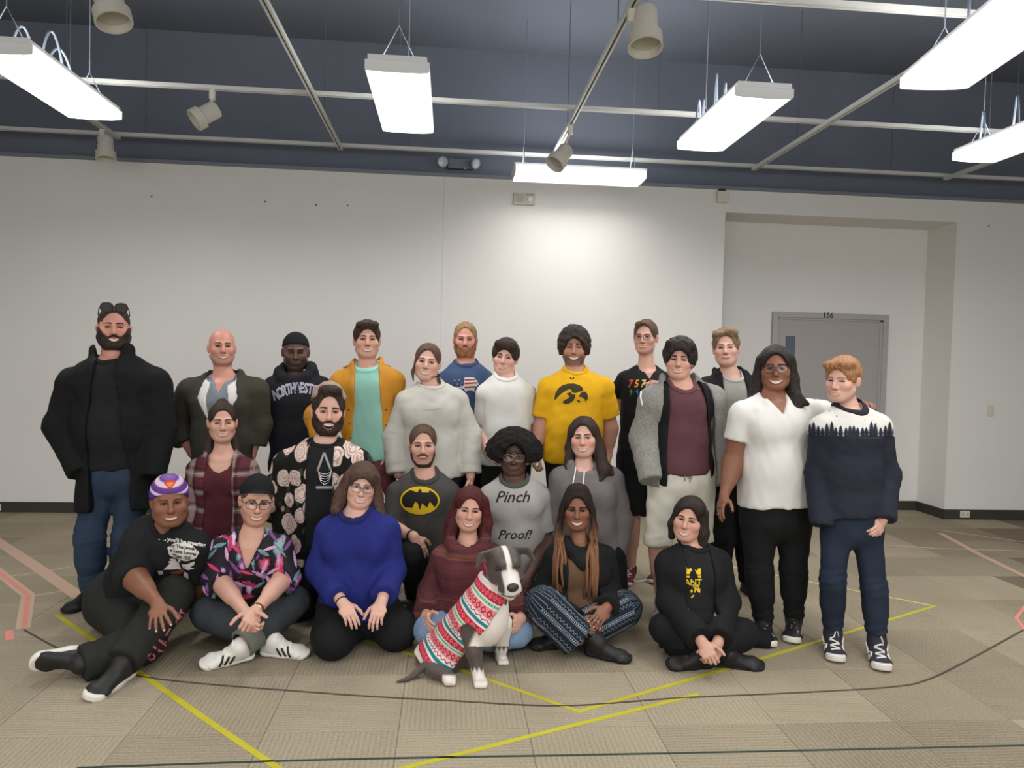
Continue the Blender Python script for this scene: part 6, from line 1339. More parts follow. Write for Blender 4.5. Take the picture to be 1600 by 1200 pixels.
person(key='cowl', Y=4.18, label='woman with dark red hair in a maroon striped cowl-neck sweater holding the dog', hd=(734, 798, .96), face=(2, 0, 5), skin=SK['fair'], browm=H['dkbrown'], brow=dict(w=.0028),
  J=dict(nb=(731, 845), sL=(694, 868), sR=(772, 868), eL=(676, 925, .02), eR=(795, 935, .0), wL=(666, 962, -.20), wR=(814, 966, -.30), pl=('G', 738, 958, .17), kL=('G', 672, 985, .12), kR=('G', 808, 985, .12), aL=('F', 'kL', .35, .05, .07), aR=('F', 'kR', -.35, -.02, .07)),
  shape=dict(ch=(.148, .118), wa=(.14, .115), hp=(.165, .13), arm=(.054, .046, .029), leg=(.09, .074, .048), neck=.048, bust=.9, hand=.92), expr=dict(open=0.0130, smile=.010, mw=.027, eye=.7, lip=srgb(190, 100, 96)),
  hands=dict(L=dict(to=(668, 985, -.36), nb=(-.9, -.4, .2), curl=.35), R=dict(to=(796, 990, -.43), nb=(.6, -.8, .1), curl=.6)),
  caps=[dict(name='hair', mat=H['red'], top=.012, side=.010, back=.02, earcut=True, nape=-.10, sideburn=-.0, face=(0.077, .095, 0.130, -.115, -.045), noise=(.004, .04, (1, 1, .3)), locks=[('rc', (-.06, .035, .03), (-.085, .03, -.10), .04, .045), ('rc', (-.085, .03, -.10), (-.10, -.01, -.20), .045, .035), ('rc', (.075, .0, .05), (.10, .02, -.08), .035, .045), ('rc', (.10, .02, -.08), (.11, -.01, -.20), .045, .035), ('rc', (0, .09, 0), (0, .07, -.2), .08, .07)])],
  wear=[dict(name='cowl_neck_sweater', mat=m_ombre(), g=.026, sleeve=.96, loose=.018, hem=.04, neck=('crew', .018, .0), fold=.006, hood=ring_hood([(0, .125, -.085), (-.075, .085, -.045), (-.092, .02, .0), (-.06, -.06, .02), (0, -.08, .025), (.06, -.06, .02), (.092, .02, .0), (.075, .085, -.045), (0, .125, -.085)], [.030, .032, .034, .034, .034, .034, .034, .032, .030])), dict(name='jeans', kind='legs', mat=m_denim('light_blue_denim', srgb(126, 148, 178), 1.25), g=.010, frac=.9)], shoes=[dict(q='L', toe=(.95, -.2, 0), up=(0, -.5, .8), mat=shoe_black, solem=sole_black, s=.92), dict(q='R', toe=(-.9, -.3, 0), up=(0, -.5, .8), mat=shoe_black, solem=sole_black, s=.92)])
person(key='locs', Y=4.25, label='smiling woman with long brown locs in a black cardigan and patterned navy pants', hd=(902, 797, .97), face=(0, 0, 0), skin=SK['brown'], browm=H['black'], brow=dict(w=.0042),
  J=dict(nb=(905, 845), sL=(868, 866), sR=(944, 866), eL=(852, 925, -.03), eR=(952, 928, -.02), wL=(900, 972, -.34), wR=(948, 950, -.30), pl=('G', 905, 958, .14), kL=('G', 848, 945, .27), aL=('G', 905, 1000, .09), kR=('G', 975, 950, .19), aR=('G', 900, 990, .09)),
  shape=dict(ch=(.142, .112), wa=(.12, .10), hp=(.16, .13), arm=(.046, .040, .027), leg=(.098, .082, .075), neck=.047, bust=.85, hand=.92), expr=dict(open=.016, smile=.008, mw=.027, eye=.75, iris='dark', lip=srgb(132, 62, 58), lipw=1.4, lash=1.3), nails=('pale', srgb(222, 200, 190)),
  hands=dict(L=dict(to=(938, 985, -.42), nb=(-.2, -.8, .5), curl=.5), R=dict(to=(922, 985, -.46), nb=(.1, -.9, .5), curl=.3)),
  caps=[dict(name='hair', mat=hairm('dark_loc_hair', srgb(36, 29, 27), srgb(66, 52, 46), .7), top=.018, side=.010, back=.02, earcut=False, nape=-.08, sideburn=-.03, face=(0.075, .095, 0.132, -.115, -.045), noise=(.005, .02, (1, 1, .3)), extra=[('el', (0, .0, .115), (.06, .06, .03))])], locs=True,
  wear=[dict(name='top', mat=cloth('brown_knit', srgb(96, 72, 54)), g=.012, sleeve=0, hem=.05, neck=('crew', .03, .03)), dict(name='black_scarf', mat=black_c, g=.006, sleeve=0, hem=-.30, fold=.002, neck=('crew', .0, .0), hood=ring_hood([(0, .11, -.13), (-.065, .085, -.05), (-.075, .02, .0), (0, -.07, .02), (.075, .02, .0), (.065, .085, -.05), (0, .11, -.13)], [.040, .028, .024, .024, .024, .028, .040])), dict(name='cardigan', mat=black_c, g=.026, sleeve=.96, loose=.014, hem=.06, neck=('crew', .02, .02), open=([-3, 0, .6, .9, 1.2], [.09, .09, .085, .085, .06], [.09, .09, .085, .085, .06])), dict(name='patterned_pants', kind='legs', mat=m_pants(), g=.016, frac=.99, flare=.02, uv=True, rise=.0)],
  shoes=[dict(name='ankle_boot', q='L', off=(.10, -.03, .0), toe=(.90, -.42, -.05), up=(-.1, -.2, 1), mat=shoe_black, solem=sole_black, boot=.04, s=.95), dict(name='ankle_boot', q='R', off=(-.08, .02, 0), toe=(-.95, -.2, 0), up=(0, -.2, 1), mat=shoe_black, solem=sole_black, boot=.04, s=.95)])
person(key='crown', Y=4.02, label='young woman sitting cross-legged in black with a yellow crown print', hd=(1074, 813, .97), face=(-10, 0, 9), skin=SK['fair'], browm=H['black'], brow=dict(w=.003), head=dict(cheek=1.06, nose=.95),
  J=dict(nb=(1082, 849), sL=(1044, 876), sR=(1122, 874), eL=(1050, 940, -.12), eR=(1132, 940, -.12), wL=(1096, 1002, -.40), wR=(1122, 1003, -.38), pl=('G', 1085, 985, .14), kL=('G', 1040, 982, .16), kR=('G', 1158, 990, .15), aR=('G', 1094, 1020, .085), aL=('G', 1138, 1020, .08)),
  shape=dict(ch=(.142, .112), wa=(.13, .105), hp=(.16, .13), arm=(.048, .042, .027), leg=(.088, .07, .05), neck=.046, bust=.8, hand=.92), expr=dict(open=0.0120, smile=.009, mw=.025, eye=.6, iris='dark', lip=srgb(196, 106, 98)),
  hands=dict(L=dict(to=(1113, 1034, -.48), nb=(-.4, -.8, .5), curl=.8), R=dict(to=(1112, 1036, -.44), nb=(.4, -.8, .4), curl=.8)),
  caps=[dict(name='hair', mat=hairm('espresso_hair', srgb(48, 38, 33)), top=.014, side=.010, back=.02, earcut=False, nape=-.10, sideburn=-.03, face=(0.076, .094, 0.128, -.12, -.045), noise=(.004, .04, (1, 1, .3)), extra=[('el', (.045, -.055, .075), (.04, .04, .04))], locks=[('rc', (-.072, -.0, .04), (-.085, .0, -.05), .022, .026), ('rc', (-.085, .0, -.05), (-.08, .01, -.12), .026, .02), ('rc', (.075, -.01, .05), (.088, .0, -.06), .028, .034), ('rc', (.088, .0, -.06), (.10, .0, -.13), .036, .026), ('rc', (0, .085, 0), (0, .07, -.12), .075, .06)])],
  wear=[dict(name='t_shirt', mat=blackt, g=.010, sleeve=0, hem=.04, neck=('crew', .012), collar=black_c), dict(name='cardigan', mat=black_c, g=.028, sleeve=.97, loose=.016, hem=.10, neck=('crew', .02, .02), open=([-3, 0, .9, 1.2], [.10, .09, .08, .06], [.085, .08, .07, .06]), extra=[GX('rc', (1140, 985, .05), (1196, 1000, -.02), .085, .05)]), dict(name='trousers', kind='legs', mat=blackp, g=.012)],
  shoes=[dict(name='black_boot', q='R', off=(.01, 0, .0), toe=(-.98, -.12, .0), up=(.0, -.35, 1), mat=shoe_black, solem=sole_black, boot=.06, s=.98, laces=shoe_black), dict(name='black_boot', q='L', toe=(.94, -.25, 0), up=(0, -.4, 1), mat=shoe_black, solem=sole_black, boot=.06, s=.98)])
# ------------------------------------------------------------------ prints, jewellery, cords and other small things worn
def G_(f, name): return [g for g in f.sp['wear'] if g['name'] == name][0]
def ppm(f): return FPX/f.sp['Y']*.985
def pxs(pts, c, f):                                    # picture pixels to metres about a centre pixel
    k = ppm(f); return [((x-c[0])/k, -(y-c[1])/k) for x, y in pts]
def crop(pts, x0, y0, s): return [(x0+x/s, y0+y/s) for x, y in pts]
def stick(f, gname, V2F2, c, m, name, lift=.002, mx=.016, up=None, right=None, parent=True):
    g = G_(f, gname); cw = P(c[0], c[1], f.sp['Y']-.12); r = nrm(right if right is not None else CR); u = nrm(up if up is not None else CU); fw = nrm(P(c[0], c[1], f.sp['Y'])-CAM)
    V, F = project(g['_v'], V2F2[0], V2F2[1], cw, r, u, fw, lift, mx, .6)
    if not len(F): return None
    V = V[:]; return mesh_np(name, V, F, m, g['_o'], True)
def cords(f, gname, lines, r, m, name, lift=.003):     # thin cords lying on a garment, given as pixel polylines
    g = G_(f, gname); b = MB(); fw = nrm(P(*lines[0][0], f.sp['Y'])-CAM)
    for ln in lines:
        Q = []
        for i in range(len(ln)-1):
            for u in np.linspace(0, 1, 6, endpoint=False): Q.append(LERP(np.array(ln[i], float), np.array(ln[i+1], float), u))
        Q.append(np.array(ln[-1], float)); O = np.array([P(q[0], q[1], f.sp['Y']-.35) for q in Q]); t = g['_v'].march(O, fw, .7, 160); pts = [o+fw*(tt-lift) for o, tt in zip(O, t) if not np.isnan(tt)]
        if len(pts) > 1: b.tube(pts, r, 6)
    return b.build(name, m, g['_o'], True) if b.v else None
def band(f, q, back, r, wdt, m, name, n=16):           # bracelet or watch strap round a wrist
    w_, e = f.J['w'+q], f.J['e'+q]; d = nrm(w_-e); c = w_-d*back
    return MB().lathe([(r, -wdt), (r+.003, -wdt*.8), (r+.004, 0), (r+.003, wdt*.8), (r, wdt)], c, frame(d), n).build(name, m, f.root, True)
def ring_on(f, q, fi, m):                              # finger ring
    i = (0 if q == 'L' or f.sp.get('hands', {}).get('L', 1) is None else 5)+fi
    if i >= len(f.tips): return
    p, v, r, n = f.tips[i]; MB().tube([p-v*.036+.010*(cos(a)*n+sin(a)*np.cross(v, n)) for a in np.linspace(0, 2*pi, 12, endpoint=False)], .0022, 5, 0, True).build('finger_ring', m, f.root, True)
silver = mat('silver', (.75, .74, .72), .25, .5, metal=1.0); gold = mat('gold', (.7, .5, .2), .3, .5, metal=1.0); leather = mat('dark_leather', srgb(40, 30, 26), .6, .3)
pink_p = mat('pink_print', srgb(196, 112, 122), .7, .2); white_p = mat('white_print', srgb(214, 210, 206), .7, .2); red_p = mat('red_print', srgb(166, 66, 70), .7, .2); yellow_p = mat('yellow_print', srgb(222, 186, 36), .6, .25); ink = mat('black_ink', srgb(40, 39, 38), .7, .2); ink2 = mat('brown_black_ink', srgb(62, 54, 34), .7, .2)
def arc_pts(cx, cy, rx, ry, a0, a1, n): return [(cx+rx*cos(radians(a)), cy+ry*sin(radians(a))) for a in np.linspace(a0, a1, n)]
def a_coat(f):
    c, R, s = f.hc, f.R, f.hs; T = lambda x, y, z: c+s*(R@A(x, y, z)); b = MB(); ln = MB(); m0 = mat('sunglass_frame', (.02, .02, .02), .25, .5)
    for m in (-1, 1):
        pts = [T(m*.036+.031*np.sign(cos(a))*abs(cos(a))**.7, -.070-.012*sin(a)-abs(m*.036+.031*cos(a))*-.05, .112+.024*np.sign(sin(a))*abs(sin(a))**.8) for a in np.linspace(0, 2*pi, 18, endpoint=False)]
        b.tube(pts, .0032*s, 6, 0, True); ln.add(pts, [tuple(range(18))]); b.tube([T(m*.066, -.062, .118), T(m*.076, -.01, .105), T(m*.080, .05, .075)], .003*s, 5)
    b.tube([T(-.008, -.074, .116), T(.008, -.074, .116)], .003*s, 5); o = b.build('sunglasses', m0, f.root, True)
    ln.build('dark_lens', mat('sunglass_lens', (.03, .03, .035), .06, .8, coat=.5), o)
def a_hoodie(f):
    txt = 'NORTHWESTERN'; ang = np.linspace(-1, 1, len(txt)); big = []; 
    for ch, t in zip(txt, ang):
        V, F = text2d(ch, .098, 0, .004); V = V*A(.60, 1, 1)*(1+.0*t); x = t*.165; y = -.05*t*t+.025; th = -t*.26; V = np.stack([V[:, 0]*cos(th)-V[:, 1]*sin(th)+x, V[:, 0]*sin(th)+V[:, 1]*cos(th)+y, V[:, 2]], 1); big.append((V, F))
    small = []
    for ch, t in zip(txt, ang):
        V, F = text2d(ch, .098, 0, -.0035); V = V*A(.60, 1, 1); x = t*.165; y = -.05*t*t+.025; th = -t*.26; V = np.stack([V[:, 0]*cos(th)-V[:, 1]*sin(th)+x, V[:, 0]*sin(th)+V[:, 1]*cos(th)+y, V[:, 2]], 1); small.append((V, F))
    stick(f, 'hooded_sweatshirt', join2d(big), (468, 612), mat('lilac_white_print', srgb(176, 172, 188), .7, .2), 'lettering_outline', .003, .05); stick(f, 'hooded_sweatshirt', join2d(small), (468, 612), mat('navy_print', srgb(34, 34, 52), .7, .2), 'lettering', .0045, .05)
    b = MB(); g = G_(f, 'hooded_sweatshirt')
    for px in (456, 475):
        o = P(px, 579, f.sp['Y']-.4); fw = nrm(o-CAM); t = g['_v'].march(o[None], fw, .6, 140)[0]
        if not np.isnan(t): b.lathe([(.004, 0), (.008, .001), (.009, .004), (.005, .006)], o+fw*(t), frame(-fw), 12)
    if b.v: b.build('eyelet', silver, g['_o'], True)
def a_mustard(f):
    b = MB(); g = G_(f, 'jacket')
    for px, py in ((545, 640), (546, 662), (548, 684), (603, 640), (604, 664), (604, 686)):
        o = P(px, py, f.sp['Y']-.4); fw = nrm(o-CAM); t = g['_v'].march(o[None], fw, .6, 140)[0]
        if not np.isnan(t): b.lathe([(0, 0.004), (.006, .004), (.007, .0)], o+fw*(t-.001), frame(-fw), 10)
    if b.v: tag(b.build('button', mat('horn_button', srgb(90, 60, 34), .4, .4), g['_o'], True), kind='stuff')
    for m in (-1, 1):
        s = f.J['sL' if m < 0 else 'sR']; p = LERP(s, f.J['nb'], .3)+f.axis*.085; fw = nrm(f.right*m*.9-f.axis*.35); MB().bbox((-.022, -.045, -.004), (.022, .045, .004), .003, 0, np.stack([nrm(np.cross(fw, nrm(np.cross(f.front, fw)))), fw, nrm(np.cross(f.front, fw))], 1)[:, [0, 1, 2]], p).build('epaulette', MATS['mustard_cotton'], g['_o'], True)
def a_sweat(f):
    V = []; ln = []; x = 661
    r = random.Random(4)
    while x < 692: w_ = r.uniform(1.2, 2.6); ln.append([(x, 641-(x-661)*.06+r.uniform(-1, 1)), (x+w_, 640-(x-661)*.06+r.uniform(-1.2, 1.2))]); x += w_+r.choice([.6, .6, 1.6])
    tag(cords(f, 'sweatshirt', ln, .0022, mat('grey_thread', srgb(150, 148, 148), .7, .2), 'embroidered_script', .001), kind='stuff')
    ln = [arc_pts(671, 596, 16, 9, 10, 170, 12)]; c, R, s = f.hc, f.R, f.hs
    nk = [f.J['nb']+f.axis*.058+f.right*cos(a)*(f.S['neck']+.008)+f.front*sin(a)*(f.S['neck']+.006)-f.axis*.012*sin(a) for a in np.linspace(0, 2*pi, 24, endpoint=False)]; MB().tube(nk, .0035, 5, 0, True).build('black_choker', black_c, f.root, True)
def a_blond(f):
    wh = [poly2d(pxs(crop([(205, 445), (265, 445), (290, 470), (300, 490), (270, 520), (272, 545), (255, 530), (225, 530), (215, 545), (200, 520), (150, 515), (200, 500)], 680, 490, 4.444), (731, 602), f))]
    rd = [poly2d(pxs(crop(q, 680, 490, 4.444), (731, 602), f)) for q in ([(208, 456), (272, 455), (280, 464), (206, 468)], [(205, 480), (292, 476), (294, 486), (205, 492)], [(204, 506), (282, 502), (276, 514), (206, 518)])]
    st = [poly2d([(x+.006*cos(a)*(1 if k % 2 else .45), y+.006*sin(a)*(1 if k % 2 else .45)) for k, a in enumerate(np.linspace(0, 2*pi, 10, endpoint=False))]) for x, y in [tuple(pxs(crop([q], 680, 490, 4.444), (731, 602), f)[0]) for q in ((140, 465), (158, 490), (170, 462), (186, 482), (150, 508), (180, 498))]]
    stick(f, 't_shirt', join2d(wh+st), (731, 602), white_p, 'white_flag_print', .002); stick(f, 't_shirt', join2d(rd), (731, 602), red_p, 'red_stripe_print', .0035)
def a_yellow(f):
    ps = [[(208, 590), (215, 555), (235, 520), (262, 500), (300, 488), (340, 487), (375, 497), (398, 515), (403, 530), (395, 540), (375, 542), (352, 552), (330, 548), (322, 530), (318, 525), (300, 528), (270, 545), (245, 565), (222, 588), (212, 600)], [(265, 612), (275, 600), (300, 588), (312, 575), (290, 555), (318, 545), (330, 560), (350, 562), (350, 580), (335, 605), (310, 622), (285, 626), (268, 620)],
          [(372, 577), (378, 565), (390, 548), (410, 540), (425, 548), (435, 568), (432, 595), (418, 612), (415, 595), (395, 580)], [(357, 597), (375, 600), (388, 612), (370, 615)]]
    c = (893, 615); stick(f, 't_shirt', join2d([poly2d(pxs(crop(p, 820, 490, 4.444), c, f)) for p in ps]), c, ink2, 'bird_head_print', .002)
    lg = [[(312, 446), (318, 440), (322, 448), (334, 448), (338, 440), (344, 446), (338, 456), (330, 452), (326, 452), (318, 456)]]; stick(f, 't_shirt', join2d([poly2d(pxs(crop(p, 820, 490, 4.444), (893, 591), f)) for p in lg]), (893, 591), ink2, 'small_logo', .002)
def a_blacktee(f):
    cols = [srgb(206, 70, 60), srgb(216, 140, 40), srgb(212, 196, 60), srgb(190, 60, 96)]
    for i, (ch, x) in enumerate(zip('7575', (984, 994, 1004, 1015))): 
        V, F = text2d(ch, .075, .25, .002); stick(f, 't_shirt', (V*A(.8, 1, 1), F), (x, 600), mat('rainbow_print_%d' % i, cols[i], .6, .2), 'rainbow_numeral', .0025)
    for i, (c, x) in enumerate(((srgb(60, 140, 90), 986), (srgb(50, 110, 170), 996), (srgb(80, 80, 170), 1006))): stick(f, 't_shirt', poly2d([(-.012, .012), (.006, .03), (.002, .008), (.014, .012), (-.006, -.026), (-.002, -.002)]), (x, 614), mat('bolt_print_%d' % i, c, .6, .2), 'bolt_print', .0025)
def a_maroon(f):
    c = [[(1000, 603), (1002, 612), (1001, 622), (1004, 636)]]; cords(f, 'zip_hoodie', c, .0055, lace_w, 'drawstring', .004)
    stick(f, 't_shirt', poly2d([(-.032, -.002), (.032, -.002), (.032, .002), (-.032, .002)]), (1090, 607), mat('pale_maroon_print', srgb(150, 120, 124), .7, .2), 'small_chest_print', .0015)
    cords(f, 'shorts', [[(1071, 736), (1076, 734), (1081, 738), (1082, 746), (1076, 748), (1074, 742), (1071, 736)], [(1071, 736), (1070, 752)], [(1080, 748), (1078, 754)]], .0045, mat('grey_cord', srgb(150, 145, 140), .7, .2), 'drawstring', .004)
def a_vneck(f):
    c, R, s = f.hc, f.R, f.hs
    b = MB()
    for m in (-1, 1): b.ball(c+s*(R@A(m*.083, -.002, -.04)), .0055, 0, 8, 6)
    b.build('pearl_earrings', mat('pearl', srgb(230, 226, 220), .2, .6), f.root, True); ring_on(f, 'L', 2, silver)
    b = MB()
    for sh in f.sp['shoes']:
        vu, W = sh['_vu'], sh['_W']; up = nrm(W(0, 0, 1)-W(0, 0, 0)); r = random.Random(3)
        for k in range(7):
            p0 = W(.03+.018*k, r.uniform(-.03, .03), .1); t = vu.march(p0[None], -up, .25, 90)[0]
            if not np.isnan(t): b.lathe([(0, .001), (.007, 0)], p0-up*(t-.001), frame(up), 4)
    if b.v: tag(b.build('white_speckle_print', white_p, f.root, True), kind='stuff')
def a_trees(f):
    r = random.Random(12); T = []; k = ppm(f); zb = 684
    def tree(x, h, w_):
        L = [(0, h)]; n = 5; Rr = []
        for i in range(n):
            y0 = h*(1-(i+.9)/n*.86); ww = w_*(.22+.78*(i+1)/n); Rr.append((ww, y0-.004)); Rr.append((ww*.42, y0+.002))
        pts = [(0, h)]+Rr+[(w_*.8, -.010)]; left = [(-a, b) for a, b in reversed(pts[1:])]; return [(x+a, b) for a, b in pts+left]
    x = -.235
    while x < .25:
        h = r.choice([.05, .062, .05, .075, .085]); T.append(poly2d(tree(x, h*.95, .013+h*.13))); x += r.uniform(.020, .030)
    tag(stick(f, 'sweater', join2d(T), (1331, 681), mat('navy_tree_print', srgb(38, 41, 52), .8, .2), 'pine_tree_pattern', .0014, .012), kind='stuff')
    for sh in f.sp['shoes']:
        vu, W = sh['_vu'], sh['_W']; rt = nrm(W(0, 1, 0)-W(0, 0, 0)); b = MB(); s = sh.get('s', 1)
        for m in (-1, 1):
            pts = [W(a, m*.12, zz) for a, zz in ((-.03, .01), (.0, -.02), (.03, -.046), (.05, -.05), (.066, -.036), (.085, -.032), (.105, -.045))]; t = vu.march(np.array(pts), -rt*m, .2, 90); ok = [p-rt*m*(tt-.0015) for p, tt in zip(pts, t) if not np.isnan(tt)]
            if len(ok) > 2: b.tube(ok, .0045*s, 6)
        if b.v: b.build('side_stripe', lace_w, sh['_o'], True)
def a_kimono(f):
    c = (511, 715); cords(f, 't_shirt', [[(496, 736), (507, 706)], [(507, 706), (518, 735)]], .0075, mat('grey_strap', srgb(150, 150, 150), .6, .3), 'harness_strap', .002)
    cords(f, 't_shirt', [arc_pts(507, 735, 11, 6+4.2*i, 0, 180, 7) for i in range(5)], .0022, silver, 'chain', .003); cords(f, 't_shirt', [[(494, 762), (524, 762)]], .010, mat('grey_strap', srgb(150, 150, 150), .6, .3), 'harness_belt', .002)
def a_bat(f):
    el = [(124*cos(a), 88*sin(a)) for a in np.linspace(0, 2*pi, 48, endpoint=False)]; inn = lambda a0, a1, n: [(112*cos(radians(a)), 76*sin(radians(a))) for a in np.linspace(a0, a1, n)]
    top = [(0, 52), (-8, 70), (-13, 50), (-18, 36), (-30, 27), (-46, 30), (-57, 50), (-58, 65)]
    batp = top+inn(122, 214, 12)[0:]+[(-84, -34), (-70, -14), (-60, -10), (-45, -46), (-30, -8), (-14, -16), (0, -60)]; batp = batp+[(-x, y) for x, y in reversed(batp[1:-1])]
    k = 1/4.139/ppm(f); S_ = lambda q: [(x*k, y*k) for x, y in q]; c = (656, 782)
    stick(f, 't_shirt', poly2d(S_([(x*1.03, y*1.04) for x, y in el])), c, ink, 'emblem_border', .0015); stick(f, 't_shirt', poly2d(S_(el)), c, yellow_p, 'emblem_oval', .003); stick(f, 't_shirt', poly2d(S_(batp)), c, ink, 'emblem_bat', .0045)
    band(f, 'L', .02, .031, .010, leather, 'watch_strap')
def a_ringer(f):
    V, F = text2d('Pinch', .11, .35, .0012); k = .215/(V[:, 0].max()-V[:, 0].min()); stick(f, 'ringer_t_shirt', (V*k, F), (800, 777), ink, 'lettering', .0025)
    V, F = text2d('Proof!', .11, .35, .0012); k = .215/(V[:, 0].max()-V[:, 0].min()); stick(f, 'ringer_t_shirt', (V*k, F), (803, 836), ink, 'lettering', .0025)
def a_greyhood(f):
    cords(f, 'hooded_pullover', [[(901, 722), (898, 742), (893, 766)], [(915, 726), (913, 745), (911, 764)]], .0045, lace_w, 'drawstring', .004)
def a_beanie(f):
    h = f.sp['caps'][0]; ho = h['_o']; c, R, s = f.hc, f.R, f.hs
    def onhat(poly, cz, lift, m, nm):
        V2, F2 = poly; fw = R[:, 1]; V, F = project(h['_v'], V2, F2, c+s*(R@A(0, -.10, cz)), R[:, 0], R[:, 2], fw, lift, .008, .3)
        if len(F): mesh_np(nm, V, F, m, ho, True)
    d = [(-.030, .012), (-.020, .022), (.020, .022), (.030, .012), (0, -.020)]; onhat(poly2d(d), .092, .003, mat('red_emblem', srgb(196, 58, 50), .6, .2), 'hat_emblem'); onhat(poly2d([(x*.62, y*.62+.001) for x, y in d]), .092, .0045, mat('orange_emblem', srgb(222, 128, 50), .6, .2), 'hat_emblem_centre')
    rt = nrm(A(*CR)+A(0, 0, -.16)); up = nrm(A(*CU)+A(.14, 0, 0))
    stick(f, 't_shirt', text2d("But you'll be wearing", .030, 0, .001), (284, 846), white_p, 'lettering', .0025, right=rt)
    el = [(.082*cos(a)*(1+.05*sin(7*a)), .046*sin(a)*(1+.05*cos(5*a))) for a in np.linspace(0, 2*pi, 40, endpoint=False)]; tails = [poly2d([(x+.03*cos(a)-.035, y+.008*sin(a)) for a in np.linspace(0, 2*pi, 16, endpoint=False)]) for x, y in ((0, -.052), (-.005, -.066))]
    stick(f, 't_shirt', join2d([poly2d(el)]+tails), (286, 862), white_p, 'speech_bubble', .002, right=rt, up=up)
    for tx, py in (('Buy The Jewelry', 855), ('It Lasts Longer', 863), ('Than 10X...', 871)): stick(f, 't_shirt', text2d(tx, .024, 0, .0008), (286, py), ink, 'lettering', .0035, right=rt)
    q = lambda p: poly2d(pxs(crop(p, 240, 800, 9.23), (282, 895), f))
    stick(f, 't_shirt', join2d([q([(150, 835), (210, 780), (250, 740), (340, 745), (400, 760), (470, 760), (580, 720), (580, 760), (520, 800), (580, 820), (490, 840), (430, 820), (300, 830)])]), (282, 895), white_p, 'cartoon_white', .0022)
    stick(f, 't_shirt', join2d([q([(250, 870), (330, 850), (420, 820), (440, 850), (380, 900), (280, 925)])]), (282, 895), mat('cartoon_rust', srgb(140, 74, 62), .7, .2), 'cartoon_rust', .003)
    stick(f, 't_shirt', join2d([q([(440, 860), (490, 890), (500, 980), (440, 1080), (390, 1130), (400, 1060), (440, 980), (430, 900)]), q([(70, 850), (140, 850), (150, 890), (90, 910)])]), (282, 895), mat('cartoon_pale', srgb(190, 182, 180), .7, .2), 'cartoon_pale', .0032)
    g = G_(f, 'trousers'); fw = nrm(P(265, 1000, 3.7)-CAM)
    for tx, sz, px, py, an in (('NNMT', .05, 281, 972, 68), ('AT', .085, 266, 1000, 60), ('U', .085, 252, 1012, 52), ('O', .05, 236, 1028, 40)):
        V, F = text2d(tx, sz, 0, .002); a = radians(an); r_ = nrm(CR*cos(a)+CU*sin(a)); u_ = nrm(-CR*sin(a)+CU*cos(a)); Vw, Fw = project(g['_v'], V, F, P(px, py, 3.6), r_, u_, fw, .003, .012, .9)
        if len(Fw): mesh_np('lettering', Vw, Fw, pink_p, g['_o'], True)
def a_cap(f):
    band(f, 'R', .012, .030, .006, mat('amber_beads', srgb(96, 52, 34), .4, .4), 'bracelet'); band(f, 'R', .0, .030, .004, gold, 'gold_bracelet')
    J = f.J; d = nrm(J['aR']-J['kR']); e = LERP(J['kR'], J['aR'], .84); re = LERP(f.S['leg'][1], f.S['leg'][2], .84)+.024; b = MB().lathe([(re-.012, .045), (re, .045), (re+.004, .04), (re+.003, -.045), (re-.004, -.05), (re-.02, -.045)], e, frame(d), 22); b.build('turned_up_cuff', mat('grey_green_cuff', srgb(110, 114, 104), .85, .2), G_(f, 'jeans')['_o'], True)
    r = random.Random(21); cols = [('lilac_leaf', srgb(176, 128, 172)), ('pink_leaf', srgb(206, 160, 196)), ('teal_leaf', srgb(110, 142, 148)), ('magenta_leaf', srgb(190, 62, 98)), ('violet_leaf', srgb(120, 72, 132))]; sets = {k: [] for k, _ in cols}; spots = []
    for _ in range(400):
        x, y = r.uniform(318, 466), r.uniform(836, 942)
        if all((x-a)**2+(y-c_)**2 > 13**2 for a, c_ in spots): spots.append((x, y))
    for i, (x, y) in enumerate(spots):
        L_, w_, an = r.uniform(.030, .046), r.uniform(.010, .015), r.uniform(0, 6.28); up_ = []; n = 7
        for k in range(n): u = k/(n-1); ww = w_*sin(pi*min(.98, .08+u*.9))**.7; up_ += [(-L_+2*L_*u, ww), (-L_+2*L_*(u+.35/(n-1)), ww*.55)]
        q = [(-L_*1.15, 0)]+up_[:-1]+[(L_*1.1, 0)]+[(a, -c_) for a, c_ in reversed(up_[:-1])]; k = ppm(f); q = [(a*cos(an)-c_*sin(an)+(x-392)/k, a*sin(an)+c_*cos(an)-(y-890)/k) for a, c_ in q]; sets[cols[i % 5][0]].append(poly2d(q))
    for nm, cc in cols:
        o = stick(f, 'print_shirt', join2d(sets[nm]), (392, 890), mat(nm, cc, .75, .2, var=.25, vscale=40), 'printed_leaf', .0016+.0003*[c_[0] for c_ in cols].index(nm), .014)
        if o: tag(o, kind='stuff')
    b = MB()
    for py in (872, 884, 897, 911):
        o = P(398, py, f.sp['Y']-.4); fw = nrm(o-CAM); t = G_(f, 'print_shirt')['_v'].march(o[None], fw, .6, 140)[0]
        if not np.isnan(t): b.lathe([(0, .003), (.006, .003), (.006, 0)], o+fw*(t-.001), frame(-fw), 8)
    if b.v: tag(b.build('shirt_buttons', mat('dark_button', (.02, .02, .025), .3, .4), G_(f, 'print_shirt')['_o'], True), kind='stuff')
def a_blue(f): band(f, 'L', .0, .029, .004, black_c, 'black_bracelet')
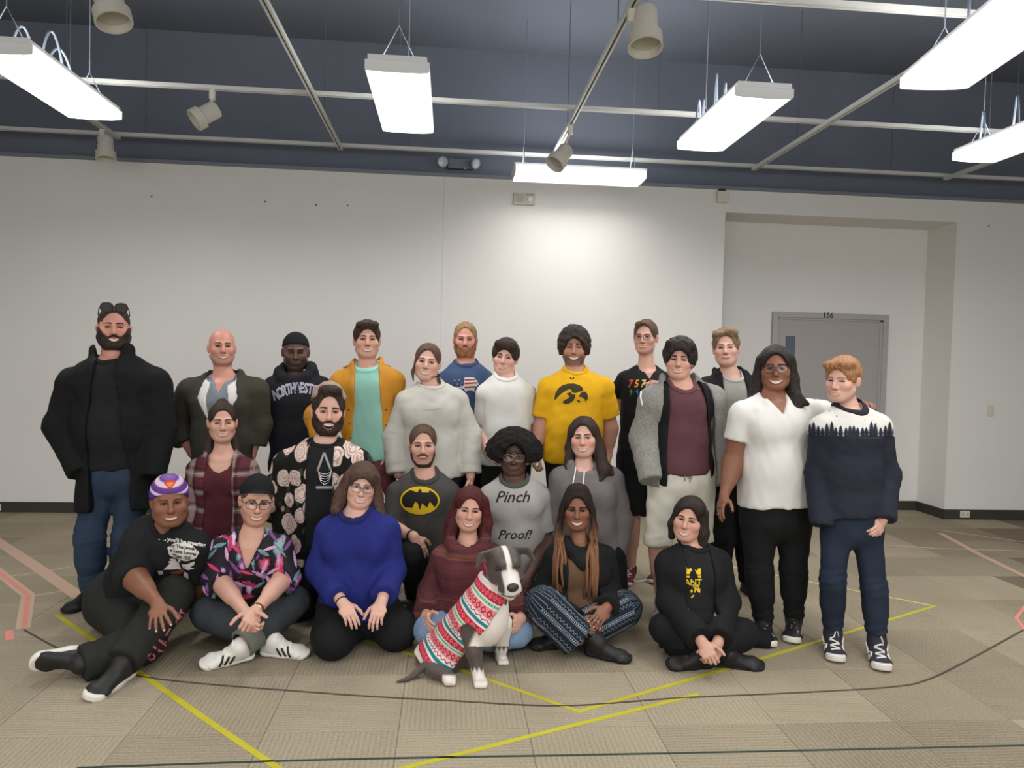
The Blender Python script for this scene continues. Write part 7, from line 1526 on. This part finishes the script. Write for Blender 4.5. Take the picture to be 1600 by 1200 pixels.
def a_locs(f):
    c, R, s = f.hc, f.R, f.hs; T = lambda x, y, z: c+s*(R@A(x, y, z)); r = random.Random(5); b = NB('ombre_locs', .7); x, y, z = b.xyz(); zt = c[2]
    nz = b.noise(b.map(b.pos, (1, 1, .1)), 60, 3); t = b.f('ADD', b.f('SUBTRACT', float(zt), z), b.f('MULTIPLY', b.f('SUBTRACT', nz, .5), .25)); col = b.ramp(t, [(.06, srgb(40, 30, 27)), (.20, srgb(120, 84, 60)), (.34, srgb(132, 92, 66)), (.5, srgb(56, 42, 36))]); m = b.done(col, .4, 300)
    bb = MB(); fr = f.front; sh = f.J['nb']
    for i in range(54):
        m_ = -1 if i % 2 else 1; u = r.random(); ang = r.uniform(.0, 1.0); x0 = m_*(.062+.02*ang); y0 = -.045+.10*ang; z0 = .07-.06*ang*r.random()
        dx = m_*r.uniform(.060, .125); dep = -.185+.12*ang+r.uniform(-.02, .02); Ln = r.uniform(.40, .56)
        p = [T(x0, y0, z0), T(m_*(.085+.02*ang), y0*.8-.01, -.02), T(m_*(.075+.045*u), -.055+.06*ang, -.14), T(dx, dep, -.24), T(dx*1.02, dep-.035, -Ln*.75), T(dx*1.0+r.uniform(-.02, .02), dep-.035, -Ln)]
        Q = []
        for k in range(len(p)-1):
            p0 = p[max(k-1, 0)]; p1, p2 = p[k], p[k+1]; p3 = p[min(k+2, len(p)-1)]
            for w_ in np.linspace(0, 1, 5, endpoint=False): Q.append(.5*((2*p1)+(-p0+p2)*w_+(2*p0-5*p1+4*p2-p3)*w_*w_+(-p0+3*p1-3*p2+p3)*w_**3))
        Q.append(p[-1]); n = len(Q); bb.tube(Q, [s*(.0078+.0012*sin(k*1.7+i))*(1 if k < n-3 else (n-k)/3.5) for k in range(n)], 6)
    tag(bb.build('locs', m, f.root, True), kind='stuff'); ring_on(f, 'L', 1, silver); ring_on(f, 'L', 3, silver); ring_on(f, 'R', 1, silver); ring_on(f, 'R', 2, silver); band(f, 'R', .0, .027, .003, mat('red_cord', srgb(150, 40, 40), .6, .2), 'red_bracelet')
def a_crown(f):
    c = (1082, 908); q = lambda p: poly2d(pxs(crop(p, 1000, 760, 4.0), c, f))
    stick(f, 't_shirt', join2d([q([(272, 548), (262, 512), (276, 522), (283, 490), (298, 520), (318, 512), (326, 524), (312, 540), (310, 550)]), q([(272, 558), (310, 560), (310, 572), (274, 568)]), q([(342, 520), (356, 530), (362, 516), (378, 514), (380, 552), (356, 552)]), q([(360, 558), (380, 558), (380, 572), (362, 572)]), q([(348, 636), (376, 640), (374, 664)]), q([(314, 650), (326, 640), (330, 656), (320, 664)]), q([(318, 690), (336, 672), (338, 682), (322, 696)])]), c, yellow_p, 'crown_print', .002)
    for tx, sz, p in (('ANT', .046, (1083, 910)), ('THE', .020, (1087, 916)), ('N', .040, (1089, 922))):
        stick(f, 't_shirt', text2d(tx, sz, 0, .001), p, yellow_p, 'lettering', .002)
    cc, R, s = f.hc, f.R, f.hs; b = MB(); b.ball(cc+s*(R@A(-.078, -.01, -.05)), .006, 0, 8, 6); b.build('earring', silver, f.root, True)
def a_cowl(f): pass
AFTER = dict(coat=a_coat, hoodie=a_hoodie, mustard=a_mustard, sweatshirt=a_sweat, blond=a_blond, yellow=a_yellow, blacktee=a_blacktee, maroontee=a_maroon, vneck=a_vneck, trees=a_trees, kimono=a_kimono, bat=a_bat, ringer=a_ringer, greyhood=a_greyhood, beanie=a_beanie, cap=a_cap, blue=a_blue, locs=a_locs, crown=a_crown)
for sp in PEOPLE:
    if sp['key'] == 'trees': [g.update(mat=m_split('pine_sweater_knit', P(1330, 683, sp['Y']-.12)[2], srgb(40, 43, 54), srgb(212, 209, 203))) for g in sp['wear'] if g.get('mat') == 'SPLIT']
with ThreadPoolExecutor(4) as ex: FIGS = list(ex.map(compute, PEOPLE))
for f in FIGS:
    for h in f.sp.get('caps', []):
        if h['mat'] == 'BEANIE': h['mat'] = m_stripe_beanie(f)
    f.sp['after'] = AFTER.get(f.sp['key'])
    realize(f)
# ================================================================== the dog
def make_dog():
    q = lambda x, y, Y: P(x, y, Y)
    chest, rump, sh = q(752, 962, 3.74), q(690, 1030, 3.84), q(764, 935, 3.72)
    hc = q(789, 886, 3.64); fw = nrm(A(.16, -1, -.10)); R = frame(-fw, (1, 0, .06)); # local x right, y up-ish, z back
    X, U, B = R[:, 0], R[:, 1]*(1 if R[2, 1] > 0 else -1), -fw
    HS = 1.2; T = lambda x, y, z: hc+(X*x+U*y+fw*z)*HS
    E = lambda p, r, k: EL(T(*p), np.array(r)*HS, np.stack([X, U, fw], 1), k)
    core = [RC(chest, rump, .125, .120, .06), EL(q(760, 965, 3.70), np.array([.105, .13, .14]), None, .06), RC(sh, T(0, -.02, -.06), .090, .070, .05)]
    head = [E((0, .015, -.02), (.074, .066, .080), .03), E((-.040, -.028, -.0), (.036, .040, .045), .03), E((.040, -.028, 0), (.036, .040, .045), .03), RC(T(0, -.022, .03), T(0, -.046, .098), .064, .049, .03), E((-.024, -.064, .080), (.026, .028, .036), .015), E((.024, -.064, .080), (.026, .028, .036), .015), RC(T(0, -.078, .03), T(0, -.088, .082), .038, .027, .015),
            RC(T(-.024, .036, .058), T(-.030, .050, .0), .019, .024, .02), RC(T(.024, .036, .058), T(.030, .050, .0), .019, .024, .02)]
    ears = []
    for m in (-1, 1):
        wv_ = nrm(U*.75+fw*.65); ears += [EC(T(m*.050, .058, -.025), T(m*.104, .062, .0), (.036, .014), (.030, .011), wv_, U, .014), EC(T(m*.100, .060, .0), T(m*.122, .022, .016), (.028, .011), (.016, .009), wv_, U, .012)]
    l1 = [RC(q(733, 978, 3.68), q(740, 1018, 3.62), .066, .040, .03), RC(q(740, 1018, 3.62), q(748, 1058, 3.585), .037, .029, .02), EL(q(751, 1068, 3.555), np.array([.036, .052, .026]), None, .02)]+[EL(q(751+dx, 1070, 3.522), np.array([.012, .022, .018]), None, .006) for dx in (-7, -2.5, 2.5, 7)]
    l2 = [RC(q(785, 975, 3.80), q(783, 1010, 3.83), .055, .036, .03), RC(q(783, 1010, 3.83), q(782, 1026, 3.85), .033, .028, .02), EL(q(785, 1034, 3.83), np.array([.033, .05, .024]), None, .02)]+[EL(q(786+dx, 1036, 3.79), np.array([.011, .02, .016]), None, .006) for dx in (-6, -2, 2, 6)]
    h1 = [EL(q(690, 1040, 3.74), np.array([.085, .10, .06]), None, .04), RC(G(676, 1046, .05), G(698, 1056, .034), .034, .03, .02), EL(G(702, 1060, .026), np.array([.034, .05, .025]), None, .02)]+[EL(G(703+dx, 1066, .018), np.array([.011, .02, .016]), None, .006) for dx in (-6, -2, 2, 6)]
    h2 = [RC(q(712, 1020, 3.92), q(728, 1032, 3.86), .05, .03, .03), EL(G(733, 1034, .024), np.array([.033, .05, .024]), None, .02)]
    tail = [RC(G(664, 1040, .05), G(648, 1054, .020), .022, .016, .02), RC(G(648, 1054, .020), G(636, 1061, .012), .016, .011, .015), RC(G(636, 1061, .012), G(621, 1065, .008), .011, .006, .01)]
    ps = core+head+ears+l1+l2+h1+h2+tail; v = vol_of(ps, .0052, .03)
    v.inter(lambda x, y, z: -(z-.001)+0*x+0*y, .003)
    for m in (-1, 1): v.sub(EL(T(m*.040, .018, .062), np.array([.013, .010, .012]), np.stack([X, U, fw], 1)), k=.010)
    V, F = v.mesh(); n = (V-hc)/HS; lx, ly, lz = n@X, n@U, n@fw
    br = srgb(76, 65, 59); col = np.tile(np.array(br), (len(V), 1)); w_ = np.array(srgb(222, 214, 206)); pxp = np.array([proj(p) for p in V])
    def white(m, c=w_): nonlocal col; m = np.clip(m, 0, 1)[:, None]; col = col*(1-m)+np.asarray(c)*m
    st = np.sin(V[:, 0]*90+V[:, 2]*140+3*np.sin(V[:, 2]*40)); white(np.clip(st*.22, 0, .2), srgb(60, 50, 45))
    inh = (np.linalg.norm(n-fw*.03, axis=1) < .17)
    white(inh*np.clip((.0125+.006*np.clip(-ly/.03, 0, 1)-np.abs(lx-.003))/.004, 0, 1)*(ly > -.03)*(lz > -.04))
    white(inh*np.clip((lz-.062)/.008, 0, 1)*np.clip((.02-ly)/.01, 0, 1)*np.clip((.040-np.abs(lx-.006))/.006, 0, 1)); white(inh*np.clip((-.060-ly)/.01, 0, 1)*(lz > .01)*.95)
    bx, by = pxp[:, 0], pxp[:, 1]
    ch = (by > 918) & (by < 1010) & (bx > 757-(by-950)*.45) & (bx < 800) & ~inh; white(ch*np.clip((bx-(757-(by-950)*.45))/6, 0, 1)*((V-chest)@nrm(A(.6, -.7, -.2)) > -.02))
    jt = 3*np.sin(bx*.9); white(np.clip((by+jt-1044)/5, 0, 1)*((bx > 735) & (bx < 770))); white(np.clip((by+jt-1012)/5, 0, 1)*(bx > 772)); white(np.clip((by-1053)/4, 0, 1)*((bx > 691) & (bx < 722))); white(((by > 1022) & (bx > 722) & (bx < 742) & (V[:, 1] > 3.76))*1.0)
    white(inh*np.exp(-(((np.abs(lx)-.036)/.020)**2+((ly-.016)/.016)**2+((lz-.055)/.03)**2))*.55, srgb(46, 38, 34))
    root = empty('dog', (rump[0], rump[1], 0), 'grey and white pit bull sitting in a red fair-isle sweater', 'dog')
    dm = bpy.data.materials.new('dog_coat'); dm.use_nodes = True; nt = dm.node_tree; b_ = nt.nodes['Principled BSDF']; a_ = nt.nodes.new('ShaderNodeVertexColor'); a_.layer_name = 'Col'; nt.links.new(a_.outputs[0], b_.inputs['Base Color']); b_.inputs['Roughness'].default_value = .6; b_.inputs['Sheen Weight'].default_value = .15
    body = mesh_np('body', V, F, dm, root, True, None, col)
    nose = mat('dog_nose', srgb(52, 44, 42), .35, .5)
    MB().ball(T(.0, -.034, .134), np.array([.030, .023, .017]), 0, 14, 9, np.stack([X, U, fw], 1)).build('nose', nose, body, True)
    b = MB()
    for m in (-1, 1): b.ball(T(m*.010, -.038, .146), np.array([.005, .004, .004]), 0, 8, 5, np.stack([X, U, fw], 1))
    b.build('nostrils', mouthm, body, True)
    for m in (-1, 1):
        e = T(m*.040, .016, .0); t = v.march((T(m*.040, .016, .14))[None], -fw, .2, 90)[0]; p = T(m*.040, .016, .14)-fw*(t+.002); b = MB().ball(p, np.array([.016, .009, .009]), 0, 10, 7, np.stack([X, U, fw], 1)); b.build('eye', mat('dog_eye', (.012, .008, .006), .15, .6), body, True)
    # mouth line under the muzzle
    ln = []
    for u in np.linspace(-1, 1, 15): ln.append(T(.042*u, -.072-.012*(1-abs(u))*0+.010*abs(u)-.006, .16-.05*abs(u)))
    t = v.march(np.array([p+fw*.06 for p in ln]), -fw, .2, 120); pts = [p+fw*(.06-tt+.001) for p, tt in zip(ln, t) if not np.isnan(tt)]
    if len(pts) > 3: MB().tube(pts, .0028, 5).build('lip_line', mouthm, body, True)
    # knitted sweater
    g = .014; sw = [RC(chest, rump, .125+g, .122+g, .06), EL(q(760, 965, 3.70), np.array([.105, .13, .14])+g, None, .06), RC(sh, LERP(sh, T(0, -.02, -.06), .55), .090+g, .082+g, .05), RC(rump, q(668, 1046, 3.82), .118+g, .095+g, .05), EL(q(690, 1038, 3.75), np.array([.09, .10, .075])+g, None, .04), RC(q(733, 978, 3.68), q(737, 990, 3.66), .066+g, .06+g, .03)]
    s = vol_of(sw, .0062, .03); sp_ax = nrm(rump-chest)
    pn = nrm(A(.80, -.16, -.58)); p0 = q(764, 973, 3.62); s.inter(lambda x, y, z: (x-p0[0])*pn[0]+(y-p0[1])*pn[1]+(z-p0[2])*pn[2], .006)
    pe = q(664, 1048, 3.70); ne = nrm(A(-.82, -.2, -.55)); s.inter(lambda x, y, z: (x-pe[0])*ne[0]+(y-pe[1])*ne[1]+(z-pe[2])*ne[2], .006)
    nk = LERP(sh, T(0, -.02, -.06), .62); nn = nrm(T(0, -.02, -.06)-sh); s.inter(lambda x, y, z: (x-nk[0])*nn[0]+(y-nk[1])*nn[1]+(z-nk[2])*nn[2], .006)
    s.sub(RC(q(731, 992, 3.60), q(744, 1040, 3.54), .052, .05), k=.006)
    wv = waves(77, .003, .06, n=5); s.disp(wv); s.inter(lambda x, y, z: -(z-.012)+0*x+0*y, .003); Vs, Fs = s.mesh()
    ch = [LERP(sh, T(0, -.02, -.06), .62), sh, chest, rump, q(650, 1060, 3.80)]; uv = np.zeros((len(Vs), 3)); best = np.full(len(Vs), 9.); a0 = 0; upv = A(0, 0, 1)
    A0 = ch[0]; ax = nrm(q(672, 1046, 3.82)-A0); L = (Vs-A0)@ax; c0 = A0+L[:, None]*ax; c = Vs-c0; u_ = nrm(upv-ax*ax[2]); w2 = np.cross(ax, u_); uv[:, 0] = np.arctan2(c@w2, c@u_)*.14; uv[:, 1] = L-.10*((c@u_)+.0)*0+.12*(np.abs(uv[:, 0])/.14/pi)**1.0*.25
    b = NB('fair_isle_knit', .9); U_ = b.xyz(b.attr('uvw')); a, h = U_[0], U_[1]; wh, rd, pk, tl, mn = srgb(224, 214, 208), srgb(184, 44, 66), srgb(214, 134, 140), srgb(42, 124, 132), srgb(160, 200, 172)
    per = .158; t = b.f('FRACT', b.f('DIVIDE', b.f('ADD', h, .118), per)); px_ = b.f('ABSOLUTE', b.f('SUBTRACT', b.f('FRACT', b.f('DIVIDE', a, .030)), .5))
    base = b.ramp(t, [(0, wh), (.03, rd), (.27, wh), (.30, mn), (.40, wh), (.43, pk), (.70, wh), (.85, tl), (.95, wh)], 'CONSTANT')
    def dia(c0, hw): return b.f('ADD', b.f('MULTIPLY', px_, 2.0), b.f('DIVIDE', b.f('ABSOLUTE', b.f('SUBTRACT', t, c0)), hw))
    def ringm(d, lo, hi): return b.f('MULTIPLY', b.step(d, lo, .04), b.f('SUBTRACT', 1.0, b.step(d, hi, .04)))
    rr = ringm(dia(.15, .11), .55, .85); inred = b.f('MULTIPLY', b.step(t, .03, .004), b.f('SUBTRACT', 1.0, b.step(t, .27, .004))); col = b.mix(b.f('MULTIPLY', rr, inred), base, srgb(232, 120, 126)); dot = b.f('MULTIPLY', b.f('SUBTRACT', 1.0, b.step(dia(.15, .11), .22, .04)), inred); col = b.mix(dot, col, srgb(232, 120, 126))
    rp = b.f('SUBTRACT', 1.0, b.step(dia(.565, .125), .95, .04)); inp = b.f('MULTIPLY', b.step(t, .43, .004), b.f('SUBTRACT', 1.0, b.step(t, .70, .004))); rp2 = b.step(dia(.565, .125), .42, .04); col = b.mix(b.f('MULTIPLY', b.f('MULTIPLY', rp, inp), rp2), col, srgb(178, 40, 62))
    zz = b.f('SUBTRACT', b.f('SUBTRACT', t, .74), b.f('MULTIPLY', px_, .14)); zl = b.f('SUBTRACT', 1.0, b.step(b.f('ABSOLUTE', zz), .018, .006)); inz = b.f('MULTIPLY', b.step(t, .70, .004), b.f('SUBTRACT', 1.0, b.step(t, .85, .004))); col = b.mix(b.f('MULTIPLY', zl, inz), col, srgb(150, 48, 66))
    gd = b.f('MULTIPLY', b.f('SUBTRACT', 1.0, b.step(b.f('ABSOLUTE', b.f('SUBTRACT', t, .35)), .022, .006)), b.band(a, .015, .0, .55, .05)); col = b.mix(gd, col, srgb(52, 128, 88))
    rib = b.f('MAXIMUM', b.f('SUBTRACT', 1.0, b.step(h, .045, .002)), b.step(h, .565, .002)); col = b.mix(rib, col, wh)
    so = mesh_np('dog_sweater', Vs, Fs, b.done(col, .5, 220), root, True, None, None, uv)
    # collar with a flower tag
    cc = LERP(sh, T(0, -.02, -.06), .80); an = nrm(nn+fw*.25); Rc = frame(an); rc_ = .088
    MB().lathe([(rc_-.004, -.016), (rc_+.002, -.014), (rc_+.005, 0), (rc_+.002, .014), (rc_-.004, .016)], cc, Rc, 32).build('dog_collar', mat('crimson_collar', srgb(150, 30, 56), .6, .3, var=.5, vscale=60), root, True)
    fl = q(800, 925, 3.56); b = MB()
    for k in range(6): b.ball(fl+X*.016*cos(k*pi/3)+U*.014*sin(k*pi/3), np.array([.014, .012, .006]), 0, 8, 5, np.stack([X, U, fw], 1))
    b.build('flower_tag', mat('crimson_flower', srgb(178, 40, 70), .6, .3), root, True)
make_dog()
